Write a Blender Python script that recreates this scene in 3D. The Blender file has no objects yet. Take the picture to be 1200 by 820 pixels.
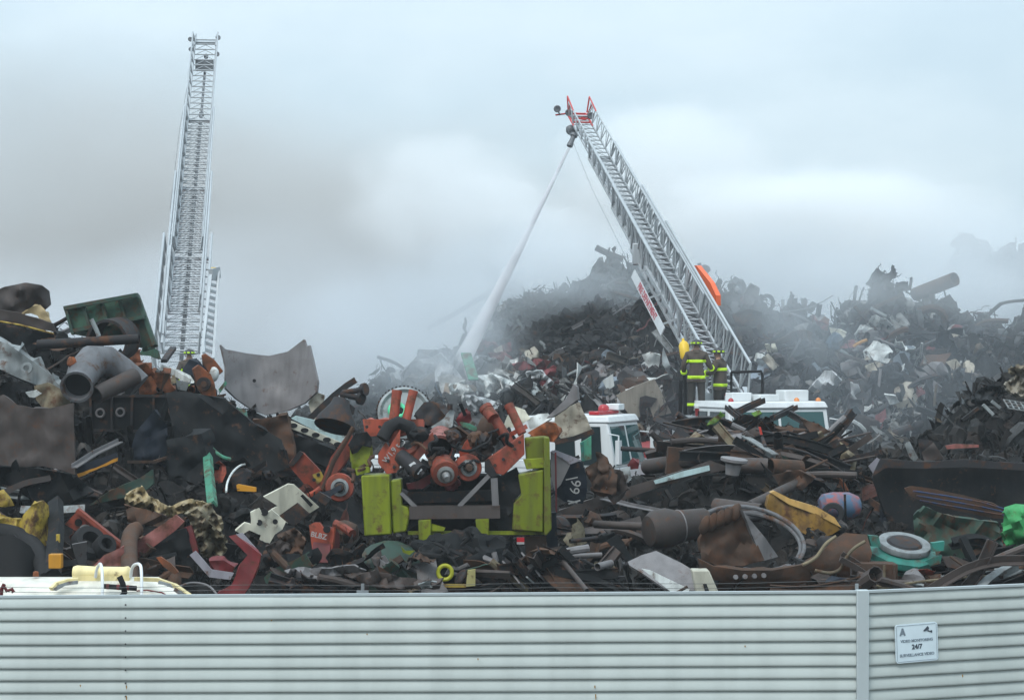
import bpy, bmesh, math, random
import numpy as np
from mathutils import Vector, Matrix, noise, Euler

R = random.Random(11)
SC = bpy.context.scene
COL = SC.collection
F, CX, HY, CZ = 2400.0, 600.0, 430.0, 4.0      # focal length in photo pixels, principal column, horizon row, camera height


def at(px, py, Y):
    return Vector(((px - CX) * Y / F, Y, CZ - (py - HY) * Y / F))


def scl(Y):
    return F / Y                                  # photo pixels per metre at depth Y


# ------------------------------------------------------------------ materials
MATS = {}


def nn(nt, t, **kw):
    n = nt.nodes.new(t)
    for k, v in kw.items():
        setattr(n, k, v)
    return n


def mixc(nt, fac, a, b, blend='MIX'):
    m = nn(nt, 'ShaderNodeMix', data_type='RGBA', blend_type=blend)
    for s, v in ((0, fac), (6, a), (7, b)):
        if hasattr(v, 'is_output') or isinstance(v, bpy.types.NodeSocket):
            nt.links.new(v, m.inputs[s])
        elif isinstance(v, (int, float)):
            m.inputs[s].default_value = v
        else:
            m.inputs[s].default_value = (*v[:3], 1)
    return m.outputs[2]


def ramp(nt, src, stops, interp='LINEAR'):
    r = nn(nt, 'ShaderNodeValToRGB')
    r.color_ramp.interpolation = interp
    el = r.color_ramp.elements
    while len(el) < len(stops):
        el.new(0.5)
    for e, (p, c) in zip(el, stops):
        e.position = p
        e.color = (c, c, c, 1) if isinstance(c, (int, float)) else (*c[:3], 1)
    nt.links.new(src, r.inputs[0])
    return r.outputs[0]


def paint(name, col, rough=0.55, metal=0.0, rust=0.25, grime=0.35, bump=0.25, scale=1.0, rustcol=(0.085, 0.04, 0.022), var=0.25, dents=0.0):
    """weathered paint or steel: tone drift, rust or dirt blotches, streaks and a little relief, different on every object"""
    if name in MATS:
        return MATS[name]
    m = bpy.data.materials.new(name)
    m.use_nodes = True
    nt = m.node_tree
    p = nt.nodes['Principled BSDF']
    tc = nn(nt, 'ShaderNodeTexCoord')
    oi = nn(nt, 'ShaderNodeObjectInfo')
    w = nn(nt, 'ShaderNodeMath', operation='MULTIPLY')
    nt.links.new(oi.outputs['Random'], w.inputs[0])
    w.inputs[1].default_value = 37.0

    def nz(s, det, rg=0.6, vec=None):
        t = nn(nt, 'ShaderNodeTexNoise', noise_dimensions='4D')
        t.inputs['Scale'].default_value = s * scale
        t.inputs['Detail'].default_value = det
        t.inputs['Roughness'].default_value = rg
        nt.links.new(vec or tc.outputs['Object'], t.inputs['Vector'])
        nt.links.new(w.outputs[0], t.inputs['W'])
        return t.outputs[0]
    mp = nn(nt, 'ShaderNodeMapping')
    mp.inputs['Scale'].default_value = (7, 7, 0.7)
    nt.links.new(tc.outputs['Object'], mp.inputs['Vector'])
    n1 = nz(1.6, 6)
    n2 = nz(5.5, 7, 0.7)
    n3 = nz(1.3, 3, 0.5, mp.outputs[0])
    dark = tuple(c * (1 - var) for c in col)
    lite = tuple(min(1, c * (1 + var)) for c in col)
    c = mixc(nt, n1, dark, lite)
    hv = nn(nt, 'ShaderNodeHueSaturation')
    vr = nn(nt, 'ShaderNodeMapRange')
    vr.inputs[3].default_value = 1 - var
    vr.inputs[4].default_value = 1 + var
    nt.links.new(oi.outputs['Random'], vr.inputs[0])
    nt.links.new(vr.outputs[0], hv.inputs['Value'])
    nt.links.new(c, hv.inputs['Color'])
    c = hv.outputs[0]
    if grime:
        g = ramp(nt, n3, [(0.42, 0.0), (0.72, grime)])
        c = mixc(nt, g, c, (0.03, 0.027, 0.024))
    if rust:
        r = ramp(nt, n2, [(0.62 - rust * 0.35, 0.0), (0.72 - rust * 0.25, 0.95)])
        rc = mixc(nt, n1, tuple(x * 0.6 for x in rustcol), tuple(x * 1.5 for x in rustcol))
        c = mixc(nt, r, c, rc)
        rr = mixc(nt, r, (rough,) * 3, (0.9,) * 3)
        nt.links.new(rr, p.inputs['Roughness'])
        if metal:
            mm = mixc(nt, r, (metal,) * 3, (0.0,) * 3)
            nt.links.new(mm, p.inputs['Metallic'])
    else:
        rr = mixc(nt, n2, (max(0.05, rough - 0.15),) * 3, (min(1, rough + 0.2),) * 3)
        nt.links.new(rr, p.inputs['Roughness'])
        p.inputs['Metallic'].default_value = metal
    nt.links.new(c, p.inputs['Base Color'])
    p.inputs['Specular IOR Level'].default_value = 0.35 if rough < 0.5 or max(col) > 0.25 else 0.28 if max(col) > 0.055 else 0.16
    if bump:
        b = nn(nt, 'ShaderNodeBump')
        b.inputs['Strength'].default_value = bump
        b.inputs['Distance'].default_value = 0.02
        nt.links.new(n2, b.inputs['Height'])
        out = b
        if dents:
            b2 = nn(nt, 'ShaderNodeBump')
            b2.inputs['Strength'].default_value = dents
            b2.inputs['Distance'].default_value = 0.12
            nt.links.new(nz(2.2, 2, 0.4), b2.inputs['Height'])
            nt.links.new(b.outputs[0], b2.inputs['Normal'])
            out = b2
        nt.links.new(out.outputs[0], p.inputs['Normal'])
    MATS[name] = m
    return m


def plain(name, col, rough=0.5, metal=0.0, emit=0.0, trans=0.0):
    if name in MATS:
        return MATS[name]
    m = bpy.data.materials.new(name)
    m.use_nodes = True
    nt = m.node_tree
    p = nt.nodes['Principled BSDF']
    p.inputs['Roughness'].default_value = rough
    p.inputs['Metallic'].default_value = metal
    tc = nn(nt, 'ShaderNodeTexCoord')
    t = nn(nt, 'ShaderNodeTexNoise')
    t.inputs['Scale'].default_value = 6
    t.inputs['Detail'].default_value = 5
    nt.links.new(tc.outputs['Object'], t.inputs['Vector'])
    c = mixc(nt, t.outputs[0], tuple(x * 0.82 for x in col), tuple(min(1, x * 1.12) for x in col))
    nt.links.new(c, p.inputs['Base Color'])
    if emit:
        p.inputs['Emission Color'].default_value = (*col, 1)
        p.inputs['Emission Strength'].default_value = emit
    if trans:
        p.inputs['Transmission Weight'].default_value = trans
    MATS[name] = m
    return m


# ------------------------------------------------------------------ mesh building
class MB:
    """collects shapes in world coordinates; build() links them as one mesh object whose origin sits at its base"""

    def __init__(s):
        s.v, s.f, s.m = [], [], []

    def add(s, vs, fs, mi=0):
        o = len(s.v)
        s.v += [tuple(v) for v in vs]
        s.f += [tuple(i + o for i in f) for f in fs]
        s.m += [mi] * len(fs)
        return s

    def box(s, c, size, rot=None, mi=0, taper=1.0):
        c = Vector(c)
        M = rot.to_3x3() if isinstance(rot, Matrix) else (Euler(rot).to_matrix() if rot is not None else Matrix.Identity(3))
        vs = []
        for z in (-.5, .5):
            k = taper if z > 0 else 1
            for x, y in ((-.5, -.5), (.5, -.5), (.5, .5), (-.5, .5)):
                vs.append(c + M @ Vector((x * size[0] * k, y * size[1] * k, z * size[2])))
        return s.add(vs, [(3, 2, 1, 0), (4, 5, 6, 7), (0, 1, 5, 4), (1, 2, 6, 5), (2, 3, 7, 6), (3, 0, 4, 7)], mi)

    def bar(s, a, b, w, h=None, up=(0, 0, 1), mi=0):
        a, b = Vector(a), Vector(b)
        h = w if h is None else h
        d = (b - a).normalized()
        x = d.cross(Vector(up))
        if x.length < 1e-4:
            x = d.cross(Vector((0, 1, 0)))
        x.normalize()
        y = x.cross(d)
        vs = [p + x * i * w / 2 + y * j * h / 2 for p in (a, b) for i, j in ((-1, -1), (1, -1), (1, 1), (-1, 1))]
        return s.add(vs, [(0, 1, 2, 3), (7, 6, 5, 4), (4, 5, 1, 0), (5, 6, 2, 1), (6, 7, 3, 2), (7, 4, 0, 3)], mi)

    def section(s, pts, prof, up=(0, 0, 1), mi=0, twist=0.0, closed=True):
        """sweep a closed 2-D profile along a polyline"""
        pts = [Vector(p) for p in pts]
        n = len(prof)
        vs, fs = [], []
        for i, p in enumerate(pts):
            d = (pts[min(i + 1, len(pts) - 1)] - pts[max(i - 1, 0)]).normalized()
            x = d.cross(Vector(up))
            if x.length < 1e-4:
                x = d.cross(Vector((0, 1, 0)))
            x.normalize()
            y = x.cross(d)
            a = twist * i / max(1, len(pts) - 1)
            ca, sa = math.cos(a), math.sin(a)
            for u, w in prof:
                vs.append(p + x * (u * ca - w * sa) + y * (u * sa + w * ca))
        for i in range(len(pts) - 1):
            for j in range(n):
                k = (j + 1) % n
                fs.append((i * n + j, i * n + k, (i + 1) * n + k, (i + 1) * n + j))
        fs.append(tuple(range(n))[::-1])
        fs.append(tuple((len(pts) - 1) * n + j for j in range(n)))
        return s.add(vs, fs, mi)

    def tube(s, pts, r, n=10, mi=0, r1=None):
        pts = [Vector(p) for p in pts]
        vs, fs = [], []
        x = None
        for i, p in enumerate(pts):
            d = (pts[min(i + 1, len(pts) - 1)] - pts[max(i - 1, 0)]).normalized()
            if x is None:
                x = d.cross(Vector((0, 0, 1)))
                if x.length < 1e-3:
                    x = d.cross(Vector((0, 1, 0)))
            x = (x - d * x.dot(d)).normalized()
            y = d.cross(x)
            rr = r if r1 is None else r + (r1 - r) * i / (len(pts) - 1)
            if isinstance(r, (list, tuple)):
                rr = r[i]
            for k in range(n):
                a = 2 * math.pi * k / n
                vs.append(p + x * rr * math.cos(a) + y * rr * math.sin(a))
        for i in range(len(pts) - 1):
            for j in range(n):
                k = (j + 1) % n
                fs.append((i * n + j, i * n + k, (i + 1) * n + k, (i + 1) * n + j))
        fs.append(tuple(range(n))[::-1])
        fs.append(tuple((len(pts) - 1) * n + j for j in range(n)))
        return s.add(vs, fs, mi)

    def lathe(s, c, axis, prof, n=24, mi=0, arc=1.0, ell=1.0):
        """turn (distance along axis, radius) pairs round an axis; prof may fold back to make a hollow"""
        c, d = Vector(c), Vector(axis).normalized()
        x = d.cross(Vector((0, 0, 1)))
        if x.length < 1e-3:
            x = d.cross(Vector((0, 1, 0)))
        x.normalize()
        y = d.cross(x)
        vs, fs = [], []
        m = n if arc >= 1 else n + 1
        for h, r in prof:
            for k in range(m):
                a = 2 * math.pi * arc * k / n
                vs.append(c + d * h + x * r * math.cos(a) + y * r * ell * math.sin(a))
        for i in range(len(prof) - 1):
            for j in range(n):
                k = (j + 1) % m
                fs.append((i * m + j, i * m + k, (i + 1) * m + k, (i + 1) * m + j))
        if arc >= 1 and (prof[0][0] - prof[-1][0]) ** 2 + (prof[0][1] - prof[-1][1]) ** 2 > 1e-8:
            if prof[0][1] > 1e-4:
                fs.append(tuple(range(n))[::-1])
            if prof[-1][1] > 1e-4:
                fs.append(tuple((len(prof) - 1) * m + j for j in range(n)))
        return s.add(vs, fs, mi)

    def pipe(s, a, b, r, t=None, n=18, mi=0):
        """an open pipe with a wall"""
        a, b = Vector(a), Vector(b)
        L = (b - a).length
        t = t or r * 0.1
        return s.lathe(a, b - a, [(0, r), (L, r), (L, r - t), (0, r - t), (0, r)], n, mi)

    def ring(s, c, axis, r, t, n=28, mi=0, k=8, arc=1.0):
        prof = [(t * math.sin(2 * math.pi * i / k), r + t * math.cos(2 * math.pi * i / k)) for i in range(k + 1)]
        return s.lathe(c, axis, prof, n, mi, arc)

    def grid(s, fn, nu, nv, th=0.02, mi=0):
        """a sheet with thickness from fn(u, v), u and v in 0..1"""
        P = [[Vector(fn(i / nu, j / nv)) for j in range(nv + 1)] for i in range(nu + 1)]
        vs = []
        W = nv + 1
        N = []
        for i in range(nu + 1):
            for j in range(nv + 1):
                du = P[min(i + 1, nu)][j] - P[max(i - 1, 0)][j]
                dv = P[i][min(j + 1, nv)] - P[i][max(j - 1, 0)]
                q = du.cross(dv)
                N.append(q.normalized() if q.length > 1e-9 else Vector((0, 0, 1)))
        fl = [p for r_ in P for p in r_]
        vs = [p + q * th / 2 for p, q in zip(fl, N)] + [p - q * th / 2 for p, q in zip(fl, N)]
        B = len(fl)
        fs = []
        for i in range(nu):
            for j in range(nv):
                a, b, c, d = i * W + j, (i + 1) * W + j, (i + 1) * W + j + 1, i * W + j + 1
                fs += [(a, b, c, d), (B + d, B + c, B + b, B + a)]
        for i in range(nu):
            for j in (0, nv):
                a, b = i * W + j, (i + 1) * W + j
                fs.append((a, B + a, B + b, b) if j == 0 else (b, B + b, B + a, a))
        for j in range(nv):
            for i in (0, nu):
                a, b = i * W + j, i * W + j + 1
                fs.append((b, B + b, B + a, a) if i == 0 else (a, B + a, B + b, b))
        return s.add(vs, fs, mi)

    def plate(s, pts, Y, th=0.03, tilt=(0, 0), bend=None, crumple=0.0, freq=1.0, cuts=None, ragged=0.0, seed=0, mi=0, edge_drop=0.0):
        """a real sheet whose outline is given by photo pixels at depth Y; tilt = metres of depth per 100 px across and down"""
        rr = random.Random(seed + 1)
        if ragged:
            q = []
            for i, p in enumerate(pts):
                a, b = p, pts[(i + 1) % len(pts)]
                L = math.hypot(b[0] - a[0], b[1] - a[1])
                k = max(1, int(L / 7))
                nx, ny = -(b[1] - a[1]) / max(L, 1e-6), (b[0] - a[0]) / max(L, 1e-6)
                for j in range(k):
                    t = j / k
                    o = rr.uniform(-ragged, ragged) if j else 0
                    q.append((a[0] + (b[0] - a[0]) * t + nx * o, a[1] + (b[1] - a[1]) * t + ny * o))
            pts = q
        xs, ys = [p[0] for p in pts], [p[1] for p in pts]
        x0, x1, y0, y1 = min(xs), max(xs), min(ys), max(ys)
        cx, cy = (x0 + x1) / 2, (y0 + y1) / 2
        bm = bmesh.new()
        bm.faces.new([bm.verts.new((p[0], p[1], 0)) for p in pts])
        if cuts is None:
            cuts = 8 if (bend or crumple) else 0
        if cuts:
            st = max(2.2, max(x1 - x0, y1 - y0) / (cuts * 1.7))
            an = rr.uniform(.35, 1.2)
            for a_ in (an, an + 1.5708 + rr.uniform(-.25, .25)):
                no = Vector((math.cos(a_), math.sin(a_), 0))
                pr_ = [p[0] * no.x + p[1] * no.y for p in pts]
                lo, hi = min(pr_), max(pr_)
                k = int((hi - lo) / st)
                for i in range(1, k + 1):
                    co = no * (lo + (hi - lo) * (i + rr.uniform(-.3, .3)) / (k + 1))
                    bmesh.ops.bisect_plane(bm, geom=bm.verts[:] + bm.edges[:] + bm.faces[:], plane_co=co, plane_no=no)
        off = Vector((seed * 7.31, seed * 3.77, seed * 1.93))
        for v in bm.verts:
            px, py = v.co.x, v.co.y
            d = Y + tilt[0] * (px - cx) / 100 + tilt[1] * (py - cy) / 100
            if bend:
                d += bend((px - x0) / max(1, x1 - x0), (py - y0) / max(1, y1 - y0))
            if crumple:
                q = Vector((px * freq / 22, py * freq / 22, 0)) + off
                d += crumple * (noise.noise(q) + 0.5 * noise.noise(q * 2.3)) - crumple * 0.25 * abs(noise.noise(q * 1.3)) * 2
            v.co = at(px, py, d)
        bm.normal_update()
        bm.verts.index_update()
        vs = [v.co.copy() for v in bm.verts]
        B = len(vs)
        back = []
        for v in bm.verts:
            q = v.normal
            q = -q if q.y < 0 else q
            if q.y < 0.25:
                q = (q + Vector((0, 0.4, 0))).normalized()
            back.append(v.co + q * th)
        fs = []
        for f in bm.faces:
            idx = [v.index for v in f.verts]
            fl = f.normal.y > 0
            fs.append(tuple(idx[::-1] if fl else idx))
            fs.append(tuple(B + i for i in (idx if fl else idx[::-1])))
        for e in bm.edges:
            if len(e.link_faces) == 1:
                a, b = (v.index for v in e.verts)
                fs.append((a, b, B + b, B + a))
        bm.free()
        return s.add(vs + back, fs, mi)

    def wad(s, c, size, seed=0, amp=0.35, freq=1.6, sub=3, mi=0, rot=None):
        """a crumpled lump of metal"""
        bm = bmesh.new()
        bmesh.ops.create_icosphere(bm, subdivisions=sub, radius=1)
        off = Vector((seed * 5.1, seed * 2.3, seed * 9.7))
        M = Euler(rot).to_matrix() if rot is not None else Matrix.Identity(3)
        for v in bm.verts:
            q = v.co * freq + off
            n_ = noise.noise(q) + 0.6 * abs(noise.noise(q * 2.1)) + 0.35 * noise.noise(q * 4.3)
            v.co = v.co * (1 + amp * n_)
        bm.verts.index_update()
        vs = [Vector(c) + M @ Vector((v.co.x * size[0] / 2, v.co.y * size[1] / 2, v.co.z * size[2] / 2)) for v in bm.verts]
        fs = [tuple(v.index for v in f.verts) for f in bm.faces]
        bm.free()
        return s.add(vs, fs, mi)

    def text(s, body, c, right, up, size, mi=0, depth=0.006, align='CENTER', bold=0.0):
        """raised lettering turned into mesh"""
        cu = bpy.data.curves.new('lettering', 'FONT')
        cu.body = body
        cu.size = size
        cu.align_x = align
        cu.align_y = 'CENTER'
        cu.extrude = depth
        cu.offset = bold
        cu.resolution_u = 3
        ob = bpy.data.objects.new('lettering', cu)
        me = bpy.data.meshes.new_from_object(ob)
        right, up = Vector(right).normalized(), Vector(up).normalized()
        nrm = right.cross(up)
        vs = [Vector(c) + right * v.co.x + up * v.co.y + nrm * v.co.z for v in me.vertices]
        s.add(vs, [tuple(p.vertices) for p in me.polygons], mi)
        bpy.data.objects.remove(ob)
        bpy.data.curves.remove(cu)
        bpy.data.meshes.remove(me)
        return s

    def build(s, name, mats, parent=None, sharp=38, origin=None, bevel=0.0):
        if not isinstance(mats, (list, tuple)):
            mats = [mats]
        V = np.array(s.v, dtype=np.float64)
        if origin is None:
            lo, hi = V.min(0), V.max(0)
            origin = Vector(((lo[0] + hi[0]) / 2, (lo[1] + hi[1]) / 2, lo[2]))
        me = bpy.data.meshes.new(name)
        me.from_pydata([tuple(v) for v in V - np.array(origin)], [], s.f)
        for m in mats:
            me.materials.append(m)
        if len(mats) > 1:
            me.polygons.foreach_set('material_index', s.m)
        me.validate()
        bm = bmesh.new()
        bm.from_mesh(me)
        bmesh.ops.recalc_face_normals(bm, faces=bm.faces[:])
        bm.to_mesh(me)
        bm.free()
        me.polygons.foreach_set('use_smooth', [True] * len(me.polygons))
        me.set_sharp_from_angle(angle=math.radians(sharp))
        o = bpy.data.objects.new(name, me)
        COL.objects.link(o)
        if parent is not None:
            o.parent = parent
            base = Vector((0, 0, 0))
            q = parent
            while q is not None:
                base += q.location
                q = q.parent
            o.location = Vector(origin) - base
        else:
            o.location = origin
        if bevel:
            b = o.modifiers.new('edges', 'BEVEL')
            b.width = bevel
            b.segments = 2
            b.limit_method = 'ANGLE'
            b.angle_limit = math.radians(40)
        return o


def tag(o, label, cat, group=None, kind=None):
    o['label'] = label
    o['category'] = cat
    if group:
        o['group'] = group
    o['kind'] = kind or 'thing'
    return o


def setting(o, kind):
    o['kind'] = kind
    return o


def empty(name, loc, label, cat, group=None):
    o = bpy.data.objects.new(name, None)
    o.empty_display_size = 0.2
    COL.objects.link(o)
    o.location = loc
    return tag(o, label, cat, group)


def channel(w, h, t):
    """U-section profile"""
    return [(-w / 2, -h / 2), (w / 2, -h / 2), (w / 2, h / 2), (w / 2 - t, h / 2), (w / 2 - t, -h / 2 + t), (-w / 2 + t, -h / 2 + t), (-w / 2 + t, h / 2), (-w / 2, h / 2)]


def ibeam(w, h, t):
    return [(-w / 2, -h / 2), (w / 2, -h / 2), (w / 2, -h / 2 + t), (t / 2, -h / 2 + t), (t / 2, h / 2 - t), (w / 2, h / 2 - t), (w / 2, h / 2), (-w / 2, h / 2), (-w / 2, h / 2 - t), (-t / 2, h / 2 - t), (-t / 2, -h / 2 + t), (-w / 2, -h / 2 + t)]


def angle_iron(w, h, t):
    return [(-w / 2, -h / 2), (w / 2, -h / 2), (w / 2, -h / 2 + t), (-w / 2 + t, -h / 2 + t), (-w / 2 + t, h / 2), (-w / 2, h / 2)]


def interp(table, x):
    if x <= table[0][0]:
        return table[0][1]
    for (a, b), (c, d) in zip(table, table[1:]):
        if x <= c:
            return b + (d - b) * (x - a) / (c - a)
    return table[-1][1]
# ------------------------------------------------------------------ camera, sky, sun, air
cam = bpy.data.cameras.new('camera')
cam.sensor_width = 36
cam.lens = 72
cam.shift_y = 20 / 1200
cam.clip_end = 3000
camo = bpy.data.objects.new('camera', cam)
COL.objects.link(camo)
camo.location = (0, 0, CZ)
camo.rotation_euler = (math.radians(90), 0, 0)
SC.camera = camo

SUN_EL, SUN_AZ = math.radians(52), math.radians(-150)     # high and over the left shoulder, behind thin cloud
wd = bpy.data.worlds.new('World')
SC.world = wd
wd.use_nodes = True
nt = wd.node_tree
bg = nt.nodes['Background']
sky = nn(nt, 'ShaderNodeTexSky', sky_type='NISHITA', sun_disc=False)
sky.sun_elevation = SUN_EL
sky.sun_rotation = SUN_AZ
sky.air_density = 1.2
sky.dust_density = 2.5
tcw = nn(nt, 'ShaderNodeTexCoord')
mpw = nn(nt, 'ShaderNodeMapping')
mpw.inputs['Scale'].default_value = (1, 1, 2.2)
nt.links.new(tcw.outputs['Generated'], mpw.inputs['Vector'])
cn = nn(nt, 'ShaderNodeTexNoise')
cn.inputs['Scale'].default_value = 6.0
cn.inputs['Detail'].default_value = 6
cn.inputs['Roughness'].default_value = 0.5
nt.links.new(mpw.outputs[0], cn.inputs['Vector'])
cl = ramp(nt, cn.outputs[0], [(0.32, (5.9, 7.45, 8.5)), (0.68, (7.5, 8.9, 9.8))])
sz = nn(nt, 'ShaderNodeSeparateXYZ')
nt.links.new(tcw.outputs['Generated'], sz.inputs[0])
# an overcast sky is brighter overhead than at the horizon
up = nn(nt, 'ShaderNodeMapRange')
nt.links.new(sz.outputs[2], up.inputs[0])
up.inputs[1].default_value = 0.0
up.inputs[2].default_value = 1.0
up.inputs[3].default_value = 0.82
up.inputs[4].default_value = 2.05
base = mixc(nt, 0.86, sky.outputs[0], cl)
mg = nn(nt, 'ShaderNodeVectorMath', operation='SCALE')
nt.links.new(base, mg.inputs[0])
nt.links.new(up.outputs[0], mg.inputs['Scale'])
nt.links.new(mg.outputs[0], bg.inputs['Color'])
bg.inputs['Strength'].default_value = 0.115

sl = bpy.data.lights.new('sun', 'SUN')
sl.energy = 1.5
sl.angle = math.radians(18)
sl.color = (1, 0.97, 0.93)
so = bpy.data.objects.new('sun', sl)
COL.objects.link(so)
sd = Vector((math.sin(SUN_AZ) * math.cos(SUN_EL), math.cos(SUN_AZ) * math.cos(SUN_EL), math.sin(SUN_EL)))
so.rotation_euler = sd.to_track_quat('Z', 'Y').to_euler()
so.location = (0, -20, 60)

vs_ = SC.view_settings
vs_.view_transform = 'Standard'
vs_.look = 'None'
vs_.exposure = 0.0
vs_.gamma = 1.0
SC.render.engine = 'CYCLES'
cy = SC.cycles
cy.use_denoising = True
try:
    cy.denoiser = 'OPENIMAGEDENOISE'
    cy.denoising_input_passes = 'RGB_ALBEDO_NORMAL'
except Exception:
    pass
cy.max_bounces = 6
cy.diffuse_bounces = 2
cy.glossy_bounces = 2
cy.transmission_bounces = 3
cy.transparent_max_bounces = 8
cy.volume_bounces = 4
cy.volume_step_rate = 1.0
cy.volume_max_steps = 96
cy.use_adaptive_sampling = True
cy.adaptive_threshold = 0.02
cy.sample_clamp_indirect = 4
cy.caustics_reflective = False
cy.caustics_refractive = False

M_DIRT = paint('yard_dirt', (0.11, 0.1, 0.09), 0.95, 0, 0.3, 0.3, 0.5, 0.5, rustcol=(0.05, 0.045, 0.04))
g = MB()
g.add([(-600, -60, 0), (600, -60, 0), (600, 1500, 0), (-600, 1500, 0)], [(0, 1, 2, 3)])
setting(g.build('ground', M_DIRT, origin=(0, 0, 0)), 'structure')


def volume_mat(name, col, density, falloff=True, nscale=1.2, lo=0.35, hi=0.65, absorb=None, aniso=0.2, soft=1.0, seed=0.0):
    m = bpy.data.materials.new(name)
    m.use_nodes = True
    nt = m.node_tree
    nt.nodes.remove(nt.nodes['Principled BSDF'])
    out = nt.nodes['Material Output']
    pv = nn(nt, 'ShaderNodeVolumePrincipled')
    pv.inputs['Color'].default_value = (*col, 1)
    pv.inputs['Anisotropy'].default_value = aniso
    pv.inputs['Density'].default_value = density
    if absorb:
        pv.inputs['Absorption Color'].default_value = (*absorb, 1)
    nt.links.new(pv.outputs[0], out.inputs['Volume'])
    if falloff:
        tc = nn(nt, 'ShaderNodeTexCoord')
        ln = nn(nt, 'ShaderNodeVectorMath', operation='LENGTH')
        nt.links.new(tc.outputs['Object'], ln.inputs[0])
        no = nn(nt, 'ShaderNodeTexNoise', noise_dimensions='4D')
        no.inputs['Scale'].default_value = nscale
        no.inputs['Detail'].default_value = 4
        no.inputs['Roughness'].default_value = 0.55
        no.inputs['Distortion'].default_value = 0.4
        no.inputs['W'].default_value = seed
        nt.links.new(tc.outputs['Object'], no.inputs['Vector'])
        # eat the rim away with the noise so that the cloud has billows, then fade
        ad = nn(nt, 'ShaderNodeMath', operation='MULTIPLY_ADD')
        nt.links.new(no.outputs[0], ad.inputs[0])
        ad.inputs[1].default_value = -1.1
        nt.links.new(ln.outputs['Value'], ad.inputs[2])
        mr = nn(nt, 'ShaderNodeMapRange', interpolation_type='SMOOTHSTEP')
        nt.links.new(ad.outputs[0], mr.inputs[0])
        mr.inputs[1].default_value = 0.42
        mr.inputs[2].default_value = 0.42 - soft
        mr.inputs[3].default_value = 0.0
        mr.inputs[4].default_value = density
        nt.links.new(mr.outputs[0], pv.inputs['Density'])
    return m


hz = MB().box((0, 85, 17.5), (300, 200, 37.2))
hzo = hz.build('haze', volume_mat('air', (0.86, 0.93, 0.97), 0.0008, False, aniso=0.0), origin=(0, 85, 0))
setting(hzo, 'stuff')


def smoke(px, py, Y, rx, ry, rz, mat, rot=0.0):
    """a billow of smoke: a closed ellipsoid whose volume is eaten by noise; radii in metres"""
    bm = bmesh.new()
    bmesh.ops.create_icosphere(bm, subdivisions=3, radius=1)
    me = bpy.data.meshes.new('smoke')
    bm.to_mesh(me)
    bm.free()
    me.materials.append(mat)
    o = bpy.data.objects.new('smoke', me)
    COL.objects.link(o)
    o.location = at(px, py, Y)
    o.scale = (rx, ry, rz)
    o.rotation_euler = (0, rot, 0)
    setting(o, 'stuff')
    return o


# grey plume low over the left, the whiter bank drifting right, thin wisps over the burning heap
GREY = volume_mat('grey_smoke', (0.70, 0.68, 0.66), 0.115, nscale=1.9, soft=0.75, seed=1.0, aniso=0.1)
PALE = volume_mat('pale_smoke', (0.985, 0.99, 0.99), 0.26, nscale=2.2, soft=0.4, seed=4.0, aniso=0.0)
BANK = volume_mat('low_smoke_bank', (0.84, 0.86, 0.88), 0.22, nscale=1.3, soft=0.7, seed=2.0, aniso=0.1)
WISP = volume_mat('blue_wisp', (0.88, 0.93, 0.97), 0.26, nscale=2.4, soft=0.8, seed=7.0, aniso=0.1)
THIN = volume_mat('thin_blue_smoke', (0.84, 0.90, 0.95), 0.13, nscale=1.6, soft=0.9, seed=9.0)
smoke(330, 320, 92, 21, 13, 10, GREY)
smoke(60, 260, 96, 16, 10, 12, GREY)
smoke(430, 320, 86, 8, 6, 6, GREY)
smoke(330, 440, 80, 16, 7, 7.5, BANK)
smoke(60, 440, 80, 10, 6, 6, BANK)
smoke(440, 430, 74, 6, 4, 4.5, BANK)
smoke(520, 240, 76, 4.2, 3.0, 3.2, PALE)
smoke(585, 262, 77, 3.6, 2.6, 2.2, PALE, .3)
smoke(640, 300, 76, 5, 2.6, 2.2, PALE)
smoke(690, 318, 70, 4, 2, 1.6, PALE)
smoke(850, 262, 84, 4.6, 3, 2.6, PALE)
smoke(930, 285, 86, 7, 4, 3.6, PALE, -.2)
smoke(780, 230, 92, 6, 5, 5, PALE)
smoke(1010, 320, 86, 9, 6, 5, PALE)
smoke(470, 400, 62, 5.2, 3.0, 3.2, WISP)
smoke(600, 325, 68.5, 5.0, 2.6, 2.6, WISP)
smoke(690, 340, 62.5, 3.4, 1.4, .9, WISP, .2)
smoke(905, 340, 68, 5.5, 2.6, 3.4, WISP)
smoke(940, 390, 61, 3.0, 1.2, 1.6, WISP, .4)
smoke(1010, 430, 55.5, 9.5, 1.6, 4.0, THIN)
smoke(1150, 350, 72, 7, 3, 5, WISP)
VEIL = volume_mat('smoke_veil', (0.90, 0.93, 0.95), 0.30, nscale=1.9, soft=0.9, seed=15.0, aniso=0.1)
smoke(705, 305, 63, 5.5, 1.8, 2.4, VEIL)
smoke(590, 350, 63, 4.0, 1.5, 2.0, VEIL)
smoke(890, 335, 63, 5.5, 1.8, 2.2, VEIL)
smoke(1010, 335, 62, 4.5, 1.6, 1.4, VEIL, .15)
smoke(1165, 340, 63, 4.0, 1.6, 2.2, VEIL)
smoke(545, 420, 58, 2.4, 1.4, 1.8, WISP)
# ------------------------------------------------------------------ corrugated fence along the road
M_FENCE = paint('fence_sheet', (0.435, 0.475, 0.45), 0.55, 0.0, 0.0, 0.12, 0.06, 0.5, var=0.08)
M_POST = paint('fence_post', (0.42, 0.47, 0.475), 0.5, 0.0, 0.0, 0.06, 0.04, var=0.05)
M_GALV = paint('galvanised', (0.36, 0.38, 0.39), 0.45, 0.6, 0.1, 0.2, 0.1)
PER = 0.1225


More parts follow.
